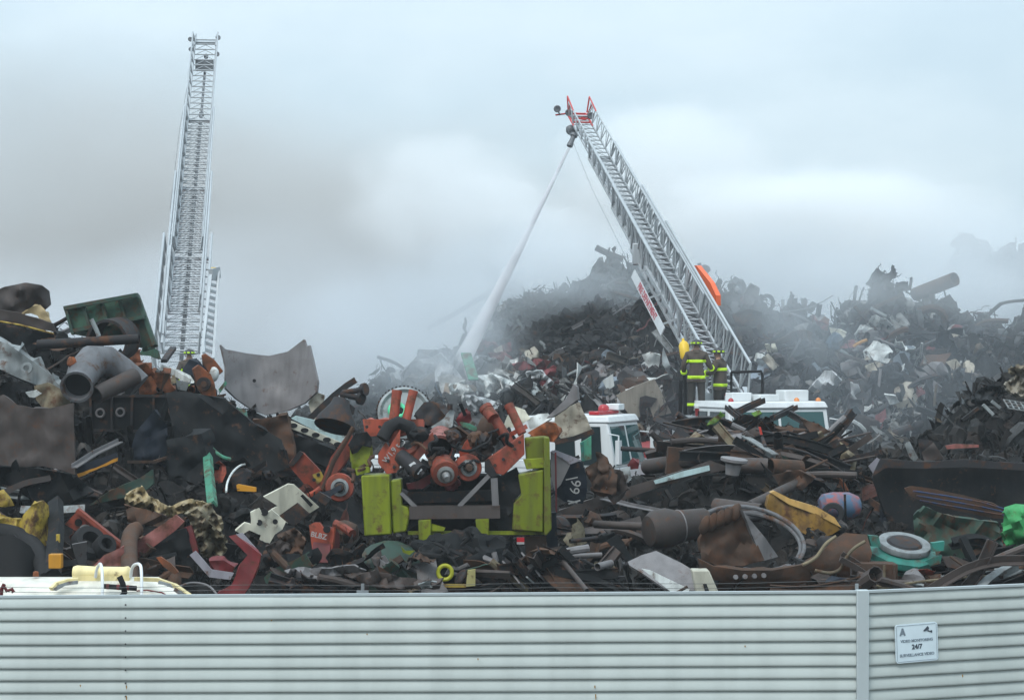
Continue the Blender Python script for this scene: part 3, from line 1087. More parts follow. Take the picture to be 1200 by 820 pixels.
def fire_truck(root, T, cab, body, width, ztop, zbody, coat=None):
    """cab and body of an engine; cab = (rear x, front x), body = (rear x, front x)"""
    w = width / 2
    # chassis and body
    m = MB()
    tbox(m, T, (body[0], -0.45, 0.55), (cab[1] - 0.1, 0.45, 0.85))
    m.build('chassis', M_BLACK, root)
    m = MB()
    tbox(m, T, (body[0], -w, 0.6), (body[1], w, zbody))
    tbox(m, T, (body[0] + .01, -w - 0.012, zbody - 0.16), (body[1] - .01, w + 0.012, zbody + 0.03))
    bd = m.build('body', coat or M_RED, root, bevel=0.02)
    for k in range(4):
        L = (body[1] - body[0]) / 4
        for sy in (-1, 1):
            m = MB()
            x0 = body[0] + L * k + 0.07
            tbox(m, T, (x0, sy * (w + 0.008) - 0.012, 0.8), (x0 + L - 0.14, sy * (w + 0.008) + 0.012, zbody - 0.25))
            m.build('locker_door', M_ALU, bd)
    # cab
    m = MB()
    zb = ztop - 1.15
    tbox(m, T, (cab[0], -w, 0.65), (cab[1], w, zb))
    tbox(m, T, (cab[0], -w, zb), (cab[1], w, ztop - 0.16), front_rake=0.20, inset=0.05)
    tbox(m, T, (cab[0] - 0.02, -w + 0.02, ztop - 0.158), (cab[1] - 0.14, w - 0.02, ztop), front_rake=0.08, inset=0.06)
    cb = m.build('cab', M_WHITE, root, bevel=0.035)
    m = MB()
    tbox(m, T, (cab[0] + .02, -w - 0.006, 0.7), (cab[1] - .02, w + 0.006, zb - 0.12))
    m.build('red_band', M_RED, cb)
    # windscreen follows the rake
    f = lambda y, z, o: T(cab[1] - 0.20 * (z - zb) / (ztop - 0.16 - zb) + o, y, z)
    m = MB()
    z0, z1 = zb + 0.06, ztop - 0.24
    for y0, y1 in ((-w + 0.12, -0.03), (0.03, w - 0.12)):
        quadplate(m, f(y0, z0, .012), f(y1, z0, .012), f(y1 - (.05 if y1 > 0 and y1 > .1 else 0), z1, .012), f(y0 + (.05 if y0 < -.1 else 0), z1, .012), 0.012)
    m.build('windscreen', M_GLASS, cb)
    m = MB()
    quadplate(m, f(-0.03, z0, .02), f(0.03, z0, .02), f(0.03, z1, .02), f(-0.03, z1, .02), 0.015)
    m.build('windscreen_post', M_WHITE, cb)
    n = 2 if cab[1] - cab[0] > 1.3 else 1
    for sy in (-1, 1):
        for k in range(n):
            L = (cab[1] - cab[0] - 0.35) / n
            x0 = cab[0] + 0.1 + L * k
            g = lambda x, z, o: T(x, sy * (w + o - 0.05 * (z - zb) / (ztop - 0.16 - zb)), z)
            m = MB()
            quadplate(m, g(x0 + .06, z0, .012), g(x0 + L - .06, z0, .012), g(x0 + L - .12, z1, .012), g(x0 + .06, z1, .012), 0.010)
            m.build('side_window', M_GLASSD, cb)
            m = MB()
            m.bar(g(x0 + 0.1, zb - .22, .02), g(x0 + .26, zb - .22, .02), 0.03, 0.03)
            m.build('door_handle', M_CHROME, cb)
        m = MB()
        m.tube([T(cab[1] - .15, sy * w, zb + .75), T(cab[1] + .12, sy * (w + .16), zb + .72), T(cab[1] + .12, sy * (w + .16), zb + .15)], 0.018, 6)
        p0, p1 = T(cab[1] + .12, sy * (w + .17), zb + .1), T(cab[1] + .12, sy * (w + .17), zb + .62)
        m.bar(p0, p1, 0.2, 0.09, up=T(1, 0, 0) - T(0, 0, 0))
        m.build('mirror', M_WHITE, cb)
    # bumper, grille, wheels
    m = MB()
    tbox(m, T, (cab[1], -w, 0.5), (cab[1] + 0.3, w, 0.85))
    m.build('bumper', M_CHROME, root)
    m = MB()
    tbox(m, T, (cab[1] + .001, -0.6, 0.95), (cab[1] + 0.05, 0.6, 1.35))
    m.build('grille', M_CHROME, cb)
    for sy in (-1, 1):
        m = MB()
        m.lathe(T(cab[1], sy * (w - .28), 1.15), T(1, 0, 0) - T(0, 0, 0), [(0, .11), (.06, .11), (.08, .06), (.085, 0)], 14)
        m.build('headlight', M_CHROME, cb)
    for wx in (cab[0] + 0.75, body[0] + 1.4, body[0] + 2.6):
        for sy in (-1, 1):
            c = T(wx, sy * (w - 0.18), 0.52)
            ax = T(0, sy, 0) - T(0, 0, 0)
            m = MB()
            m.lathe(c - ax * .14, ax, [(0, .3), (0, .48), (.05, .52), (.27, .52), (.32, .48), (.32, .3), (0, .3)], 24)
            wh = m.build('wheel', M_RUBBER, root)
            m = MB()
            m.lathe(c - ax * .02, ax, [(0, .298), (.13, .29), (.15, .2), (.2, .12), (.21, 0)], 20)
            m.build('rim', M_CHROME, wh)
    return cb


def aerial_ladder(root, base, tip, secs, sign=None, name='aerial_ladder'):
    """telescoping truss ladder; secs = (start, end, half width, rail height) fractions of its length, outermost first"""
    B, Tp = Vector(base), Vector(tip)
    u = (Tp - B)
    L = u.length
    u.normalize()
    w = u.cross(Vector((0, 0, 1))).normalized()
    n = w.cross(u).normalized()
    lad = bpy.data.objects.new(name, None)
    COL.objects.link(lad)
    lad.parent = root
    lad.location = B - root.location
    RS = 0.356
    for k, (t0, t1, hw, hh) in enumerate(secs):
        s0, s1 = t0 * L, t1 * L
        off = 0.10 * (k)
        P = lambda s, x, z: B + u * s + w * x + n * (z + off)
        m = MB()
        rc, rh = 0.045 - 0.005 * k, 0.036 - 0.004 * k
        fl = 0.06                                            # hand rails flare outwards
        for sx in (-1, 1):
            m.bar(P(s0, sx * hw, 0), P(s1, sx * hw, 0), rc * 1.3, rc * 2.0, up=n)
            e0 = s0 + (0.0 if k else 0.35)
            m.tube([P(e0, sx * (hw + fl), hh), P(s1 - 0.05, sx * (hw + fl), hh)], rh, 7)
            m.tube([P(s1 - 0.05, sx * (hw + fl), hh), P(s1 - 0.05, sx * hw, 0)], rh * .8, 6)
            m.tube([P(e0, sx * (hw + fl), hh), P(s0, sx * hw, 0)], rh * .8, 6)
            N = max(2, int((s1 - s0) / (RS * 2)))
            dl = (s1 - s0) / N
            for i in range(N):
                a, b = s0 + i * dl, s0 + (i + 1) * dl
                if i:
                    m.tube([P(a, sx * hw, 0), P(a, sx * (hw + fl), hh)], rh * .62, 5)
                m.tube([P(a, sx * hw, 0), P((a + b) / 2, sx * (hw + fl), hh)], rh * .6, 5)
                m.tube([P((a + b) / 2, sx * (hw + fl), hh), P(b, sx * hw, 0)], rh * .6, 5)
        r = 0
        s = s0 + 0.1
        while s < s1 - 0.05:
            m.tube([P(s, -hw, 0.0), P(s, hw, 0.0)], 0.021, 6)
            # the K of flat bracing under every rung
            if s + RS < s1:
                m.tube([P(s, -hw, -0.025), P(s + RS, 0, -0.025)], 0.012, 4)
                m.tube([P(s, hw, -0.025), P(s + RS, 0, -0.025)], 0.012, 4)
            s += RS
        # end frame
        m.bar(P(s1 - .03, -hw, 0.02), P(s1 - .03, hw, 0.02), 0.10, 0.07, up=n)
        m.build('ladder_section', M_ALU, lad, sharp=50)
    # telescoping water pipe under the rungs
    P = lambda s, x, z: B + u * s + w * x + n * z
    m = MB()
    sg = [(0.0, .5, .055), (.48, .78, .048), (.76, 1.0, .04)]
    for a, b, r in sg:
        m.tube([P(a * L, 0, -0.16), P(b * L, 0, -0.16)], r, 8)
        m.lathe(P(b * L - .12, 0, -.16), u, [(0, r), (0, r + .03), (.12, r + .03), (.12, r)], 10)
    m.build('water_pipe', M_ALUD, lad)
    # cable alongside
    m = MB()
    hw = secs[-1][2]
    m.tube([P(.45 * L, -hw - .32, -.1), P(.72 * L, -hw - .27, -.08), P(.98 * L, -hw - .08, 0)], 0.006, 4)
    m.build('hoist_cable', M_ALUD, lad)
    return lad, P, L, u, w, n


# ---- the ladder truck right of the middle
TB = at(846, 0, 50.5)
YAWB = math.radians(-72)
rb = empty('ladder_truck', (TB.x, TB.y, 0), 'white and red ladder truck whose raised ladder sprays water, two firefighters on its deck', 'fire truck')
T = truck_frame((TB.x, TB.y, 0), YAWB)
cb = fire_truck(rb, T, (1.0, 3.4), (-7.2, 0.95), 2.6, 3.2, 1.95)
zdeck = 2.62
m = MB()
m.lathe(T(-0.2, 0, 1.9), (0, 0, 1), [(0, 1.15), (zdeck - 1.96, 1.15), (zdeck - 1.94, 1.12), (zdeck - 1.94, 0)], 36)
m.build('turntable', M_ALU, rb)
# boxes and beacons on the cab roof
for i, (x, y, sx, sy, sz, mt) in enumerate(((2.2, 0.72, .5, .62, .26, M_WHITE), (2.25, 0.0, .5, .5, .16, M_WHITE), (2.0, -0.55, .4, .5, .2, M_WHITE), (1.5, .2, .25, 1.6, .12, M_ALU))):
    m = MB()
    tbox(m, T, (x, y - sy / 2, 3.195), (x + sx, y + sy / 2, 3.2 + sz))
    m.build('roof_box', mt, cb, bevel=0.02)
for (x, y) in ((3.0, -1.1), (2.9, 0.62), (3.02, 1.12)):
    m = MB()
    m.lathe(T(x, y, 3.18), (0, 0, 1), [(0, .07), (.07, .06), (.1, .03), (.11, 0)], 12)
    m.build('beacon', M_LENSO if y > 0 else M_LENSR, cb)
# lift box at the foot of the ladder
baseB, tipB = at(851, 464, 50.2), at(676.5, 147, 67)
secsB = [(-.02, .47, .43, .90), (.10, .62, .39, .74), (.22, .815, .35, .60), (.36, 1.0, .315, .50)]
lad, P, L, u, w, n = aerial_ladder(rb, baseB, tipB, secsB)
m = MB()
c = baseB - Vector((0, 0, .12))
m.bar(T(-.55, -.62, zdeck - .05), T(-.55, .62, zdeck - .05), .1, .1)
quadplate(m, c + w * -.62 + Vector((0, -.3, -.32)), c + w * .62 + Vector((0, -.3, -.32)), c + w * .62 + Vector((0, -.3, .20)), c + w * -.62 + Vector((0, -.3, .20)), .03)
for sx in (-1, 1):
    m.bar(c + w * sx * .6 + Vector((0, -.3, -.3)), c + w * sx * .6 + Vector((0, 1.2, .1)), .12, .5)
m.build('ladder_cradle', M_ALU, rb)
for x in (-0.07,):
    m = MB()
    m.lathe(c + w * x + Vector((0, -.33, .13)), (0, -1, 0), [(0, .085), (.05, .075), (.07, 0)], 12)
    m.build('red_light', M_LENSR, rb)
# red tip with its two horns, lamps and the monitor that throws the water
hw, hh = secsB[-1][2], secsB[-1][3]
off = n * 0.3
Q = lambda s, x, z: P(L + s, x, z) + off
m = MB()
for sx in (-1, 1):
    m.tube([Q(-.9, sx * (hw + .06), hh), Q(.25, sx * (hw + .05), hh + .1), Q(0.15, sx * hw, 0.1)], .026, 6)
    m.tube([Q(-.2, sx * (hw + .06), hh), Q(.12, sx * hw, 0.0)], .024, 6)
    m.tube([Q(-.9, sx * hw, 0), Q(.3, sx * hw, 0)], .035, 6)
for s in (-.55, -.2, .15, .3):
    m.tube([Q(s, -hw, 0), Q(s, hw, 0)], .028, 6)
m.tube([Q(-.55, -hw, 0), Q(-.2, hw, 0), Q(.15, -hw, 0)], .02, 5)
m.tube([Q(.15, -hw, 0.05), Q(.1, -hw - .42, 0.0)], .03, 6)
m.build('ladder_tip', M_LREDF, lad)
for sx, s, z in ((-1.0, .1, .1), (-2.25, .1, .22), (1.15, -.2, .12)):
    m = MB()
    c = Q(s, sx * hw, z)
    m.lathe(c, (0.1, -1, -.2), [(-.09, .03), (-.08, .09), (.08, .12), (.1, .10), (.08, 0)], 14)
    m.tube([c, Q(s, (sx + .4 if sx < 0 else sx - .3) * hw, 0)], .025, 5)
    m.build('flood_lamp', M_ALUD, lad)
nz = at(668, 170, 66.4)
m = MB()
d = (at(650, 212, 66.0) - at(673, 156, 66.6)).normalized()
m.tube([P(L - .4, 0, -.16), P(L - .2, -.25, -.22), nz - d * .42], .06, 8)
m.lathe(nz - d * .45, d, [(0, .06), (.02, .12), (.12, .12), (.14, .075), (.34, .085), (.40, .10), (.50, .10), (.5, .05)], 14)
m.wad(P(L - .1, -.22, -.12), (.34, .3, .34), 3, .2, 2, 2)
m.build('water_nozzle', M_ALUD, lad)
# company board along the left of the base section
a0, a1 = at(744, 316, 56.0), at(779, 384, 52.8)
v = (a1 - a0)
dn = Vector((-.25, -.1, -1)).normalized()
dn = (dn - v.normalized() * dn.dot(v.normalized())).normalized() * .24
m = MB()
quadplate(m, a0, a1, a1 + dn, a0 + dn, .015)
sb = m.build('name_board', plain('board_white', (.50, .52, .53), .5), lad)
q = v.normalized()
fr = q.cross(-dn.normalized())
fr = fr if fr.y < 0 else -fr
upq = -dn.normalized()
rtq = q if q.cross(upq).dot(fr) > 0 else -q
c = (a0 + a1 + dn) / 2 + fr * .017
MB().text('FIRE DEPARTMENT', c, rtq, upq, .25, depth=.003, bold=.012).build('lettering', M_LETRED, sb)
m = MB()
for sx, s in ((-.52, .10), (-.52, .27)):
    pass
for t in (.06, .5, .94):
    p = a0 + v * t
    m.bar(p, p + Vector((.5, .05, .18)), .05, .05)
m.bar(a0 + Vector((.30, 0, .05)), a1 + Vector((.42, 0, .0)), .09, .12)
m.build('board_bracket', M_ALU, lad)
m = MB()
c = at(747, 298, 57.2)
m.box(c, (.28, .3, .6), None)
m.build('control_box', M_ALU, lad, bevel=.03)
# orange rescue board strapped outside the right hand rail
oa, ob_ = at(817, 311, 56.8), at(844, 356, 54.6)
o1, o2 = at(826, 313, 56.9), at(836, 335, 55.8)
m = MB()
m.plate([(811, 311), (816, 311), (832, 331), (839, 346), (839, 358), (834, 355), (822, 336)], 54.9, .14, tilt=(-5, 0), cuts=5)
m.build('rescue_board', M_ORANGE, lad)
# yellow air cylinder clipped to the left rail foot
ca, cc = at(803.5, 421, 51), at(800.5, 398, 51.2)
m = MB()
dv = (cc - ca)
m.lathe(ca, dv, [(0, .0), (.01, .09), (.06, .125), (.38, .13), (.46, .09), (.50, .035), (.56, .035), (.56, 0)], 16)
m.build('air_cylinder', M_YEL, rb)
# deck rails
m = MB()
pts = [at(857, 436, 49.4), at(892, 435, 49.0), at(893.5, 440, 49.0), at(893.5, 486, 49.0)]
m.tube(pts, .035, 7)
m.tube([at(857, 436, 49.4), at(857, 472, 49.4)], .03, 6)
m.build('hand_rail', M_BLACK, rb)
m = MB()
m.tube([at(803, 444, 49.6), at(803, 492, 49.6)], .05, 7)
m.tube([at(798, 446, 50.0), at(797, 485, 50.0)], .05, 7)
m.build('hand_rail', M_BLACK, rb)
# side pieces left of the cab seen past the debris: red and white locker, white window frame
m = MB()
p = at(832, 483, 48.9)
m.box(p, (.72, .4, .22))
lk = m.build('light_box', M_RED, rb)
m = MB()
m.box(p + Vector((0, 0, .13)), (.76, .44, .06))
m.build('lid', M_WHITE, lk)
m = MB()
m.box(p + Vector((-.05, -.21, 0)), (.5, .03, .12))
m.build('lens', M_LENSR, lk)
m = MB()
p = at(806, 503, 49.2)
m.box(p, (.36, .6, .42))
m.build('red_locker', M_RED, rb)

# ---- the other ladder, over the left heap; only the ladder and one firefighter show above it
TL = at(216, 0, 52.5)
rl = empty('ladder_truck', (TL.x, TL.y, 0), 'ladder truck hidden by the left heap with its tall grey ladder raised and no water', 'fire truck')
T2 = truck_frame((TL.x, TL.y, 0), math.radians(-95))
fire_truck(rl, T2, (1.0, 3.4), (-7.2, .95), 2.6, 2.95, 2.35)
m = MB()
m.lathe(T2(-.2, 0, 2.3), (0, 0, 1), [(0, 1.15), (.26, 1.15), (.28, 1.12), (.28, 0)], 36)
m.build('turntable', M_ALU, rl)
baseL, tipL = at(210.5, 436, 51.8), at(241.5, 60, 66)
secsL = [(-.04, .28, .52, .78), (-.04, .42, .45, .62), (.10, .70, .39, .50), (.30, 1.0, .33, .42)]
secsL = [(-.04, .30, .58, .85), (.04, .50, .45, .62), (.14, .72, .385, .50), (.30, 1.0, .335, .40)]
lad2, P2, L2, u2, w2, n2 = aerial_ladder(rl, baseL, tipL, secsL)
Q = lambda s, x, z: P2(L2 + s, x, z) + n2 * .3
m = MB()
for sx in (-1, 1):
    m.tube([Q(-.4, sx * .335, .1), Q(.5, sx * .335, .05)], .03, 6)
    m.tube([Q(-.4, sx * .335, .4), Q(.5, sx * .335, .05)], .02, 5)
m.tube([Q(.1, -.335, .05), Q(.1, .335, .05)], .025, 5)
m.build('ladder_tip', M_ALU, lad2)
for sx, s in ((-1.45, .0), (-1.3, -.7), (1.2, .15), (1.2, -1.0)):
    m = MB()
    c = Q(s, sx * .335, .1)
    m.lathe(c, (0, -1, .1), [(-.06, .02), (-.05, .06), (.05, .075), (.06, .06), (.05, 0)], 12)
    m.tube([c, Q(s, (1 if sx > 0 else -1) * .335, .05)], .02, 5)
    m.build('flood_lamp', M_ALUD, lad2)
m = MB()
c = P2(L2 - 1.2, 0, .1)
m.box(c, (.55, .25, .32))
m.build('water_nozzle', M_ALUD, lad2)
# the pair of hook ladders racked on the right of the base section
m = MB()
ra, rb_ = at(247, 322, 53.0), at(236, 420, 51.0)
rc, rd = at(256, 319, 53.4), at(250, 420, 51.4)
m.bar(ra, rb_, .07, .05)
m.bar(rc, rd, .07, .05)
m.bar(at(256.5, 318, 53.3), at(250.5, 392, 52.2), .05, .05)
for i in range(13):
    t = (i + .5) / 13
    m.bar(ra + (rb_ - ra) * t, rc + (rd - rc) * t + Vector((0, 0, -.12)), .05, .07)
m.bar(ra, rc, .12, .3)
m.build('racked_ladder', M_ALU, lad2)
m = MB()
m.box(at(250.5, 316.5, 53.2), (.13, .12, .14))
m.build('yellow_cap', M_YEL, lad2)
m = MB()
m.bar(at(199.5, 288, 54.6), at(189.5, 402, 51.8), .06, .06)
m.bar(at(194, 312, 54.2), at(187, 412, 51.8), .05, .05)
m.bar(at(199, 300, 54.4), P2(.27 * L2, -.5, .4), .05, .05)
m.bar(at(191, 390, 52.0), P2(.05 * L2, -.5, .4), .05, .05)
m.build('guide_rail', M_ALU, lad2)

# ---- the white pumper behind the pale plate
TA = at(709, 0, 46.5)
ra_ = empty('fire_truck', (TA.x, TA.y, 0), 'white fire engine cab with a red roof beacon between the heaps', 'fire truck')
TAf = truck_frame((TA.x, TA.y, 0), math.radians(-20))
cab = fire_truck(ra_, TAf, (-.95, .62), (-5.6, -1.0), 2.4, 2.92, 1.9, M_WHITE)
m = MB()
tbox(m, TAf, (-1.9, -1.15, 1.93), (-1.02, 1.15, 2.88))
m.build('crew_box', M_WHITE, ra_, bevel=.03)
m = MB()
tbox(m, TAf, (-.15, -.75, 2.925), (.10, .75, 3.01))
lb = m.build('beacon_bar', M_LENSR, cab, bevel=.02)
m = MB()
m.lathe(TAf(.0, -.1, 3.02), (0, 0, 1), [(0, .13), (.08, .12), (.13, .07), (.14, 0)], 14)
m.build('beacon', M_LENSR, lb)
m = MB()
tbox(m, TAf, (-.1, .35, 3.02), (.22, .8, 3.16))
m.build('roof_box', M_WHITE, cab, bevel=.02)
# ------------------------------------------------------------------ materials of the scrap
STEEL = paint('dark_steel', (0.030, 0.029, 0.031), 0.6, 0.2, 0.35, 0.4, 0.35, dents=0.3)
MAUVE = paint('mauve_steel', (0.066, 0.052, 0.047), 0.6, 0.15, 0.2, 0.4, 0.35, dents=0.35)
GREYP = paint('grey_plate', (0.17, 0.16, 0.16), 0.55, 0.1, 0.12, 0.3, 0.35, dents=0.3)
PGREY = paint('pale_grey_casting', (0.24, 0.26, 0.26), 0.6, 0.1, 0.25, 0.45, 0.35, dents=0.25)
BROWN = paint('brown_rust', (0.062, 0.037, 0.025), 0.8, 0.05, 0.45, 0.35, 0.5, dents=0.2)
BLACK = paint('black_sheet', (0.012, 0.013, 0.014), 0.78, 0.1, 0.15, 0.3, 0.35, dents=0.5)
NAVY = paint('navy_sheet', (0.014, 0.019, 0.028), 0.65, 0.1, 0.1, 0.3, 0.3, dents=0.4)
DGREEN = paint('dark_green_paint', (0.028, 0.062, 0.045), 0.6, 0, 0.35, 0.5, 0.35, dents=0.2)
MGREEN = paint('moss_green_paint', (0.055, 0.13, 0.085), 0.6, 0, 0.4, 0.4, 0.35)
MINT = paint('mint_paint', (0.06, 0.24, 0.155), 0.55, 0, 0.42, 0.4, 0.35)
TEAL = paint('teal_paint', (0.03, 0.19, 0.15), 0.5, 0, 0.3, 0.4, 0.3)
ORNG = paint('orange_paint', (0.25, 0.070, 0.022), 0.65, 0, 0.45, 0.5, 0.4, dents=0.2)
REDP = paint('red_paint', (0.30, 0.056, 0.029), 0.6, 0, 0.32, 0.6, 0.3, dents=0.15)
PINK = paint('faded_red_paint', (0.28, 0.095, 0.08), 0.6, 0, 0.4, 0.45, 0.3)
CRIM = paint('crimson_paint', (0.155, 0.022, 0.024), 0.55, 0, 0.25, 0.5, 0.25, dents=0.3)
LIME = paint('lime_paint', (0.19, 0.225, 0.008), 0.5, 0, 0.24, 0.5, 0.25, dents=0.1)
GOLD = paint('gold_paint', (0.36, 0.25, 0.03), 0.55, 0, 0.42, 0.35, 0.4)
AMBER = paint('amber_strip', (0.50, 0.22, 0.012), 0.5, 0, 0.12, 0.2, 0.2)
TANG = paint('tan_metal', (0.42, 0.32, 0.17), 0.5, 0.2, 0.25, 0.4, 0.4, rustcol=(0.05, 0.035, 0.02))
KHAKI = paint('khaki_wreck', (0.20, 0.165, 0.105), 0.7, 0.1, 0.3, 0.5, 0.5)
CREAM = paint('cream_paint', (0.55, 0.53, 0.43), 0.5, 0, 0.2, 0.35, 0.3)
WHITEP = paint('dirty_white_paint', (0.58, 0.60, 0.58), 0.5, 0, 0.18, 0.45, 0.3, dents=0.3)
PALEB = paint('pale_blue_paint', (0.36, 0.47, 0.47), 0.5, 0, 0.2, 0.35, 0.25)
LILAC = paint('lilac_grey_strip', (0.36, 0.34, 0.38), 0.5, 0.1, 0.12, 0.25, 0.2)
RUBB = paint('worn_rubber', (0.022, 0.022, 0.023), 0.85, 0, 0.0, 0.3, 0.4)
MACH = paint('bare_machined_steel', (0.34, 0.34, 0.33), 0.35, 0.7, 0.2, 0.3, 0.2)
TANP = paint('tan_plate', (0.38, 0.34, 0.27), 0.6, 0, 0.25, 0.4, 0.35, dents=0.3)
BLUEP = paint('blue_red_paint', (0.09, 0.17, 0.27), 0.55, 0, 0.5, 0.2, 0.3, rustcol=(0.30, 0.08, 0.06))
TARP = paint('green_tarp', (0.04, 0.25, 0.08), 0.65, 0, 0.22, 0.15, 0.3, dents=0.5)
HOLE_SHADE = plain('hole_shade', (0.008, 0.008, 0.009), 0.9)  # near-black discs and plates paint the shade of holes, nothing is cut
CHALK = plain('white_marking', (0.32, 0.31, 0.30), 0.7)


def Yc(pts):
    xs, ys = [p[0] for p in pts], [p[1] for p in pts]
    return front_Y((min(xs) + max(xs)) / 2, (min(ys) + max(ys)) / 2) - .2


def sheet(name, label, cat, pts, mat, d=0.4, th=0.03, parent=None, group=None, Y=None, **kw):
    """a plate traced at its own depth; becomes a thing, or a part when parent is given"""
    m = MB()
    kw.setdefault('seed', len(bpy.data.objects))
    Y = (Yc(pts) - d) if Y is None else Y
    m.plate(pts, Y, th, **kw)
    o = m.build(name, mat, parent, sharp=48)
    if parent is None:
        tag(o, label, cat, group)
    return o


def disc_px(px, py, Y, r, parent, name, mat, th=0.02, axis=(0, -1, 0), inner=0.0):
    """a small disc or ring facing axis"""
    m = MB()
    if inner:
        m.lathe(at(px, py, Y), axis, [(0, inner), (0, r), (th, r), (th, inner), (0, inner)], 20)
    else:
        m.lathe(at(px, py, Y), axis, [(0, r), (th, r * .96), (th, 0)], 18)
    return m.build(name, mat, parent)


def pipe_thing(label, a, b, r, mat, Ya=None, Yb=None, d=.4, name='steel_pipe', cat='pipe', t=None):
    Ya = front_Y(*a) - d if Ya is None else Ya
    Yb = front_Y(*b) - d if Yb is None else Yb
    m = MB()
    m.pipe(at(*a, Ya), at(*b, Yb), r, t)
    return tag(m.build(name, mat), label, cat)


def beam_thing(label, pts, prof, mat, d=.4, name='steel_beam', cat='beam', up=(0, 0, 1), twist=0, Y=None):
    P_ = [at(p[0], p[1], (Y if Y is not None else front_Y(p[0], p[1]) - d) + (p[2] if len(p) > 2 else 0)) for p in pts]
    m = MB()
    m.section(P_, prof, up, 0, twist)
    return tag(m.build(name, mat), label, cat)


def rod_thing(label, pts, r, mat, d=.5, name='bent_rod', cat='rod', Y=None, n=8):
    P_ = [at(p[0], p[1], (Y if Y is not None else front_Y(p[0], p[1]) - d) + (p[2] if len(p) > 2 else 0)) for p in pts]
    # smooth the polyline a little
    for _ in range(2):
        q = [P_[0]]
        for a, b in zip(P_, P_[1:]):
            q += [a * .75 + b * .25, a * .25 + b * .75]
        P_ = q + [P_[-1]]
    m = MB()
    m.tube(P_, r, n)
    return tag(m.build(name, mat), label, cat)


def px_bar(m, a, b, Ya, Yb, w, h=None, mi=0):
    m.bar(at(*a, Ya), at(*b, Yb), w, h, up=(0, 1, 0), mi=mi)


# ------------------------------------------------------------------ left heap, from its crest down
sheet('bent_plate', 'big crumpled mauve plate crowning the left heap', 'plate', [(-14, 344), (6, 336), (30, 331), (49, 334), (58, 341), (60, 357), (50, 366), (20, 368), (-14, 360)], MAUVE, .3, bend=lambda u, v: -.5 * math.sin(math.pi * u), crumple=.18, cuts=10)
o = sheet('striped_plate', 'brown plate with a yellow edge line under the mauve crest plate', 'plate', [(-14, 361), (20, 366), (62, 379), (66, 389), (30, 383), (-14, 373)], MAUVE, .5, .05, crumple=.05, cuts=8)
Ys = Yc([(0, 370), (60, 385)]) - .58
m = MB()
m.tube([at(-14, 374, Ys), at(25, 381, Ys), at(63, 391, Ys)], .016, 6)
m.build('yellow_edge', GOLD, o)
sheet('side_flange', '', '', [(-14, 376), (64, 392), (58, 410), (20, 414), (-14, 412)], BLACK, parent=o, Y=Ys + .05, crumple=.12)
m = MB()
Yt = front_Y(45, 372) - .62
m.plate([(25, 369), (38, 359), (47, 357), (52, 362), (58, 372), (61, 383), (54, 386), (49, 378), (44, 370), (36, 367)], Yt, .08, crumple=.1, cuts=7)
m.plate([(33, 384), (40, 378), (45, 374), (50, 384), (42, 387)], Yt - .03, .04, crumple=.08, cuts=5)
tag(m.build('bent_bracket', TANG), 'tan hooked bracket poking over the yellow edged plate', 'bracket')
# ribbed green tailgate
Yg = 32.3
gate = empty('truck_tailgate', at(128, 406, Yg), 'dark green ribbed steel tailgate leaning at the top of the left heap', 'tailgate')
MB().plate([(78, 361), (160, 346), (181, 404), (172, 409), (140, 402), (88, 392)], Yg + .06, .03, tilt=(-.5, 0)).build('panel', DGREEN, gate)
for i, (a, b, c, d_) in enumerate((((80, 363), (96, 360), (103, 383), (87, 387)), ((99, 360), (117, 356), (124, 377), (105, 382)), ((120, 356), (138, 352), (144, 372), (126, 377)), ((141, 352), (157, 349), (164, 368), (147, 372)))):
    MB().plate([a, b, c, d_], Yg + .03, .03, tilt=(-.5, 0)).build('inset_panel', MGREEN if i < 3 else DGREEN, gate)
m = MB()
for a, b in (((76, 361), (161, 345.5)), ((161, 346), (182, 405)), ((84, 388), (169, 371)), ((182, 405), (170, 409))):
    px_bar(m, a, b, Yg, Yg - .2, .06, .12)
m.build('gate_frame', DGREEN, gate)
for a, b in (((98, 358), (106, 386)), ((119, 354), (127, 380)), ((140, 350), (148, 376)), ((77, 361), (86, 392))):
    m = MB()
    px_bar(m, a, b, Yg, Yg - .02, .045, .1)
    m.build('rib', DGREEN, gate)
# pipes and ducts below it
m = MB()
a = at(125, 400, 31.5)
m.pipe(a, a + Vector((.10, .55, .05)), .34, .045, 26)
tag(m.build('culvert_pipe', STEEL), 'wide black culvert pipe mouth resting under the green tailgate', 'pipe')
pipe_thing('long dark straight pipe lying level below the green tailgate', (44, 404), (163, 397), .075, STEEL, 31.0, 31.0, name='steel_pipe')
rod_thing('short grey stub bracket standing on the long dark pipe', [(107, 374), (112, 384), (116, 394)], .035, PGREY, .4, 'stub_bracket', 'bracket', Y=31.1)
m = MB()
pts = [at(92, 449, 29.5), at(98, 436, 29.9), at(108, 424, 30.2), at(125, 424, 30.4), at(146, 437, 30.5), at(163, 452, 30.5)]
m.tube(pts, [.2, .235, .25, .24, .21, .2], 20)
d = (pts[0] - pts[1]).normalized()
m.lathe(pts[0] - d * .02, d, [(0, .2), (.16, .23), (.17, .24), (.17, .205), (.02, .18)], 22)
duct = tag(m.build('duct_elbow', paint('dull_duct', (.10, .10, .105), .6, .1, .25, .4, .35, dents=.3)), 'grey round duct elbow with its dark mouth turned to the fence', 'duct')
m = MB()
m.lathe(pts[0] - d * .01, d, [(0, .19), (.03, .19), (.03, 0)], 20)
m.build('mouth', HOLE_SHADE, duct)  # black disc paints the darkness inside the duct
m = MB()
m.wad(at(84, 424, 29.7), (.14, .1, .16), 4, .3, 2, 2)
m.build('orange_patch', ORNG, duct)
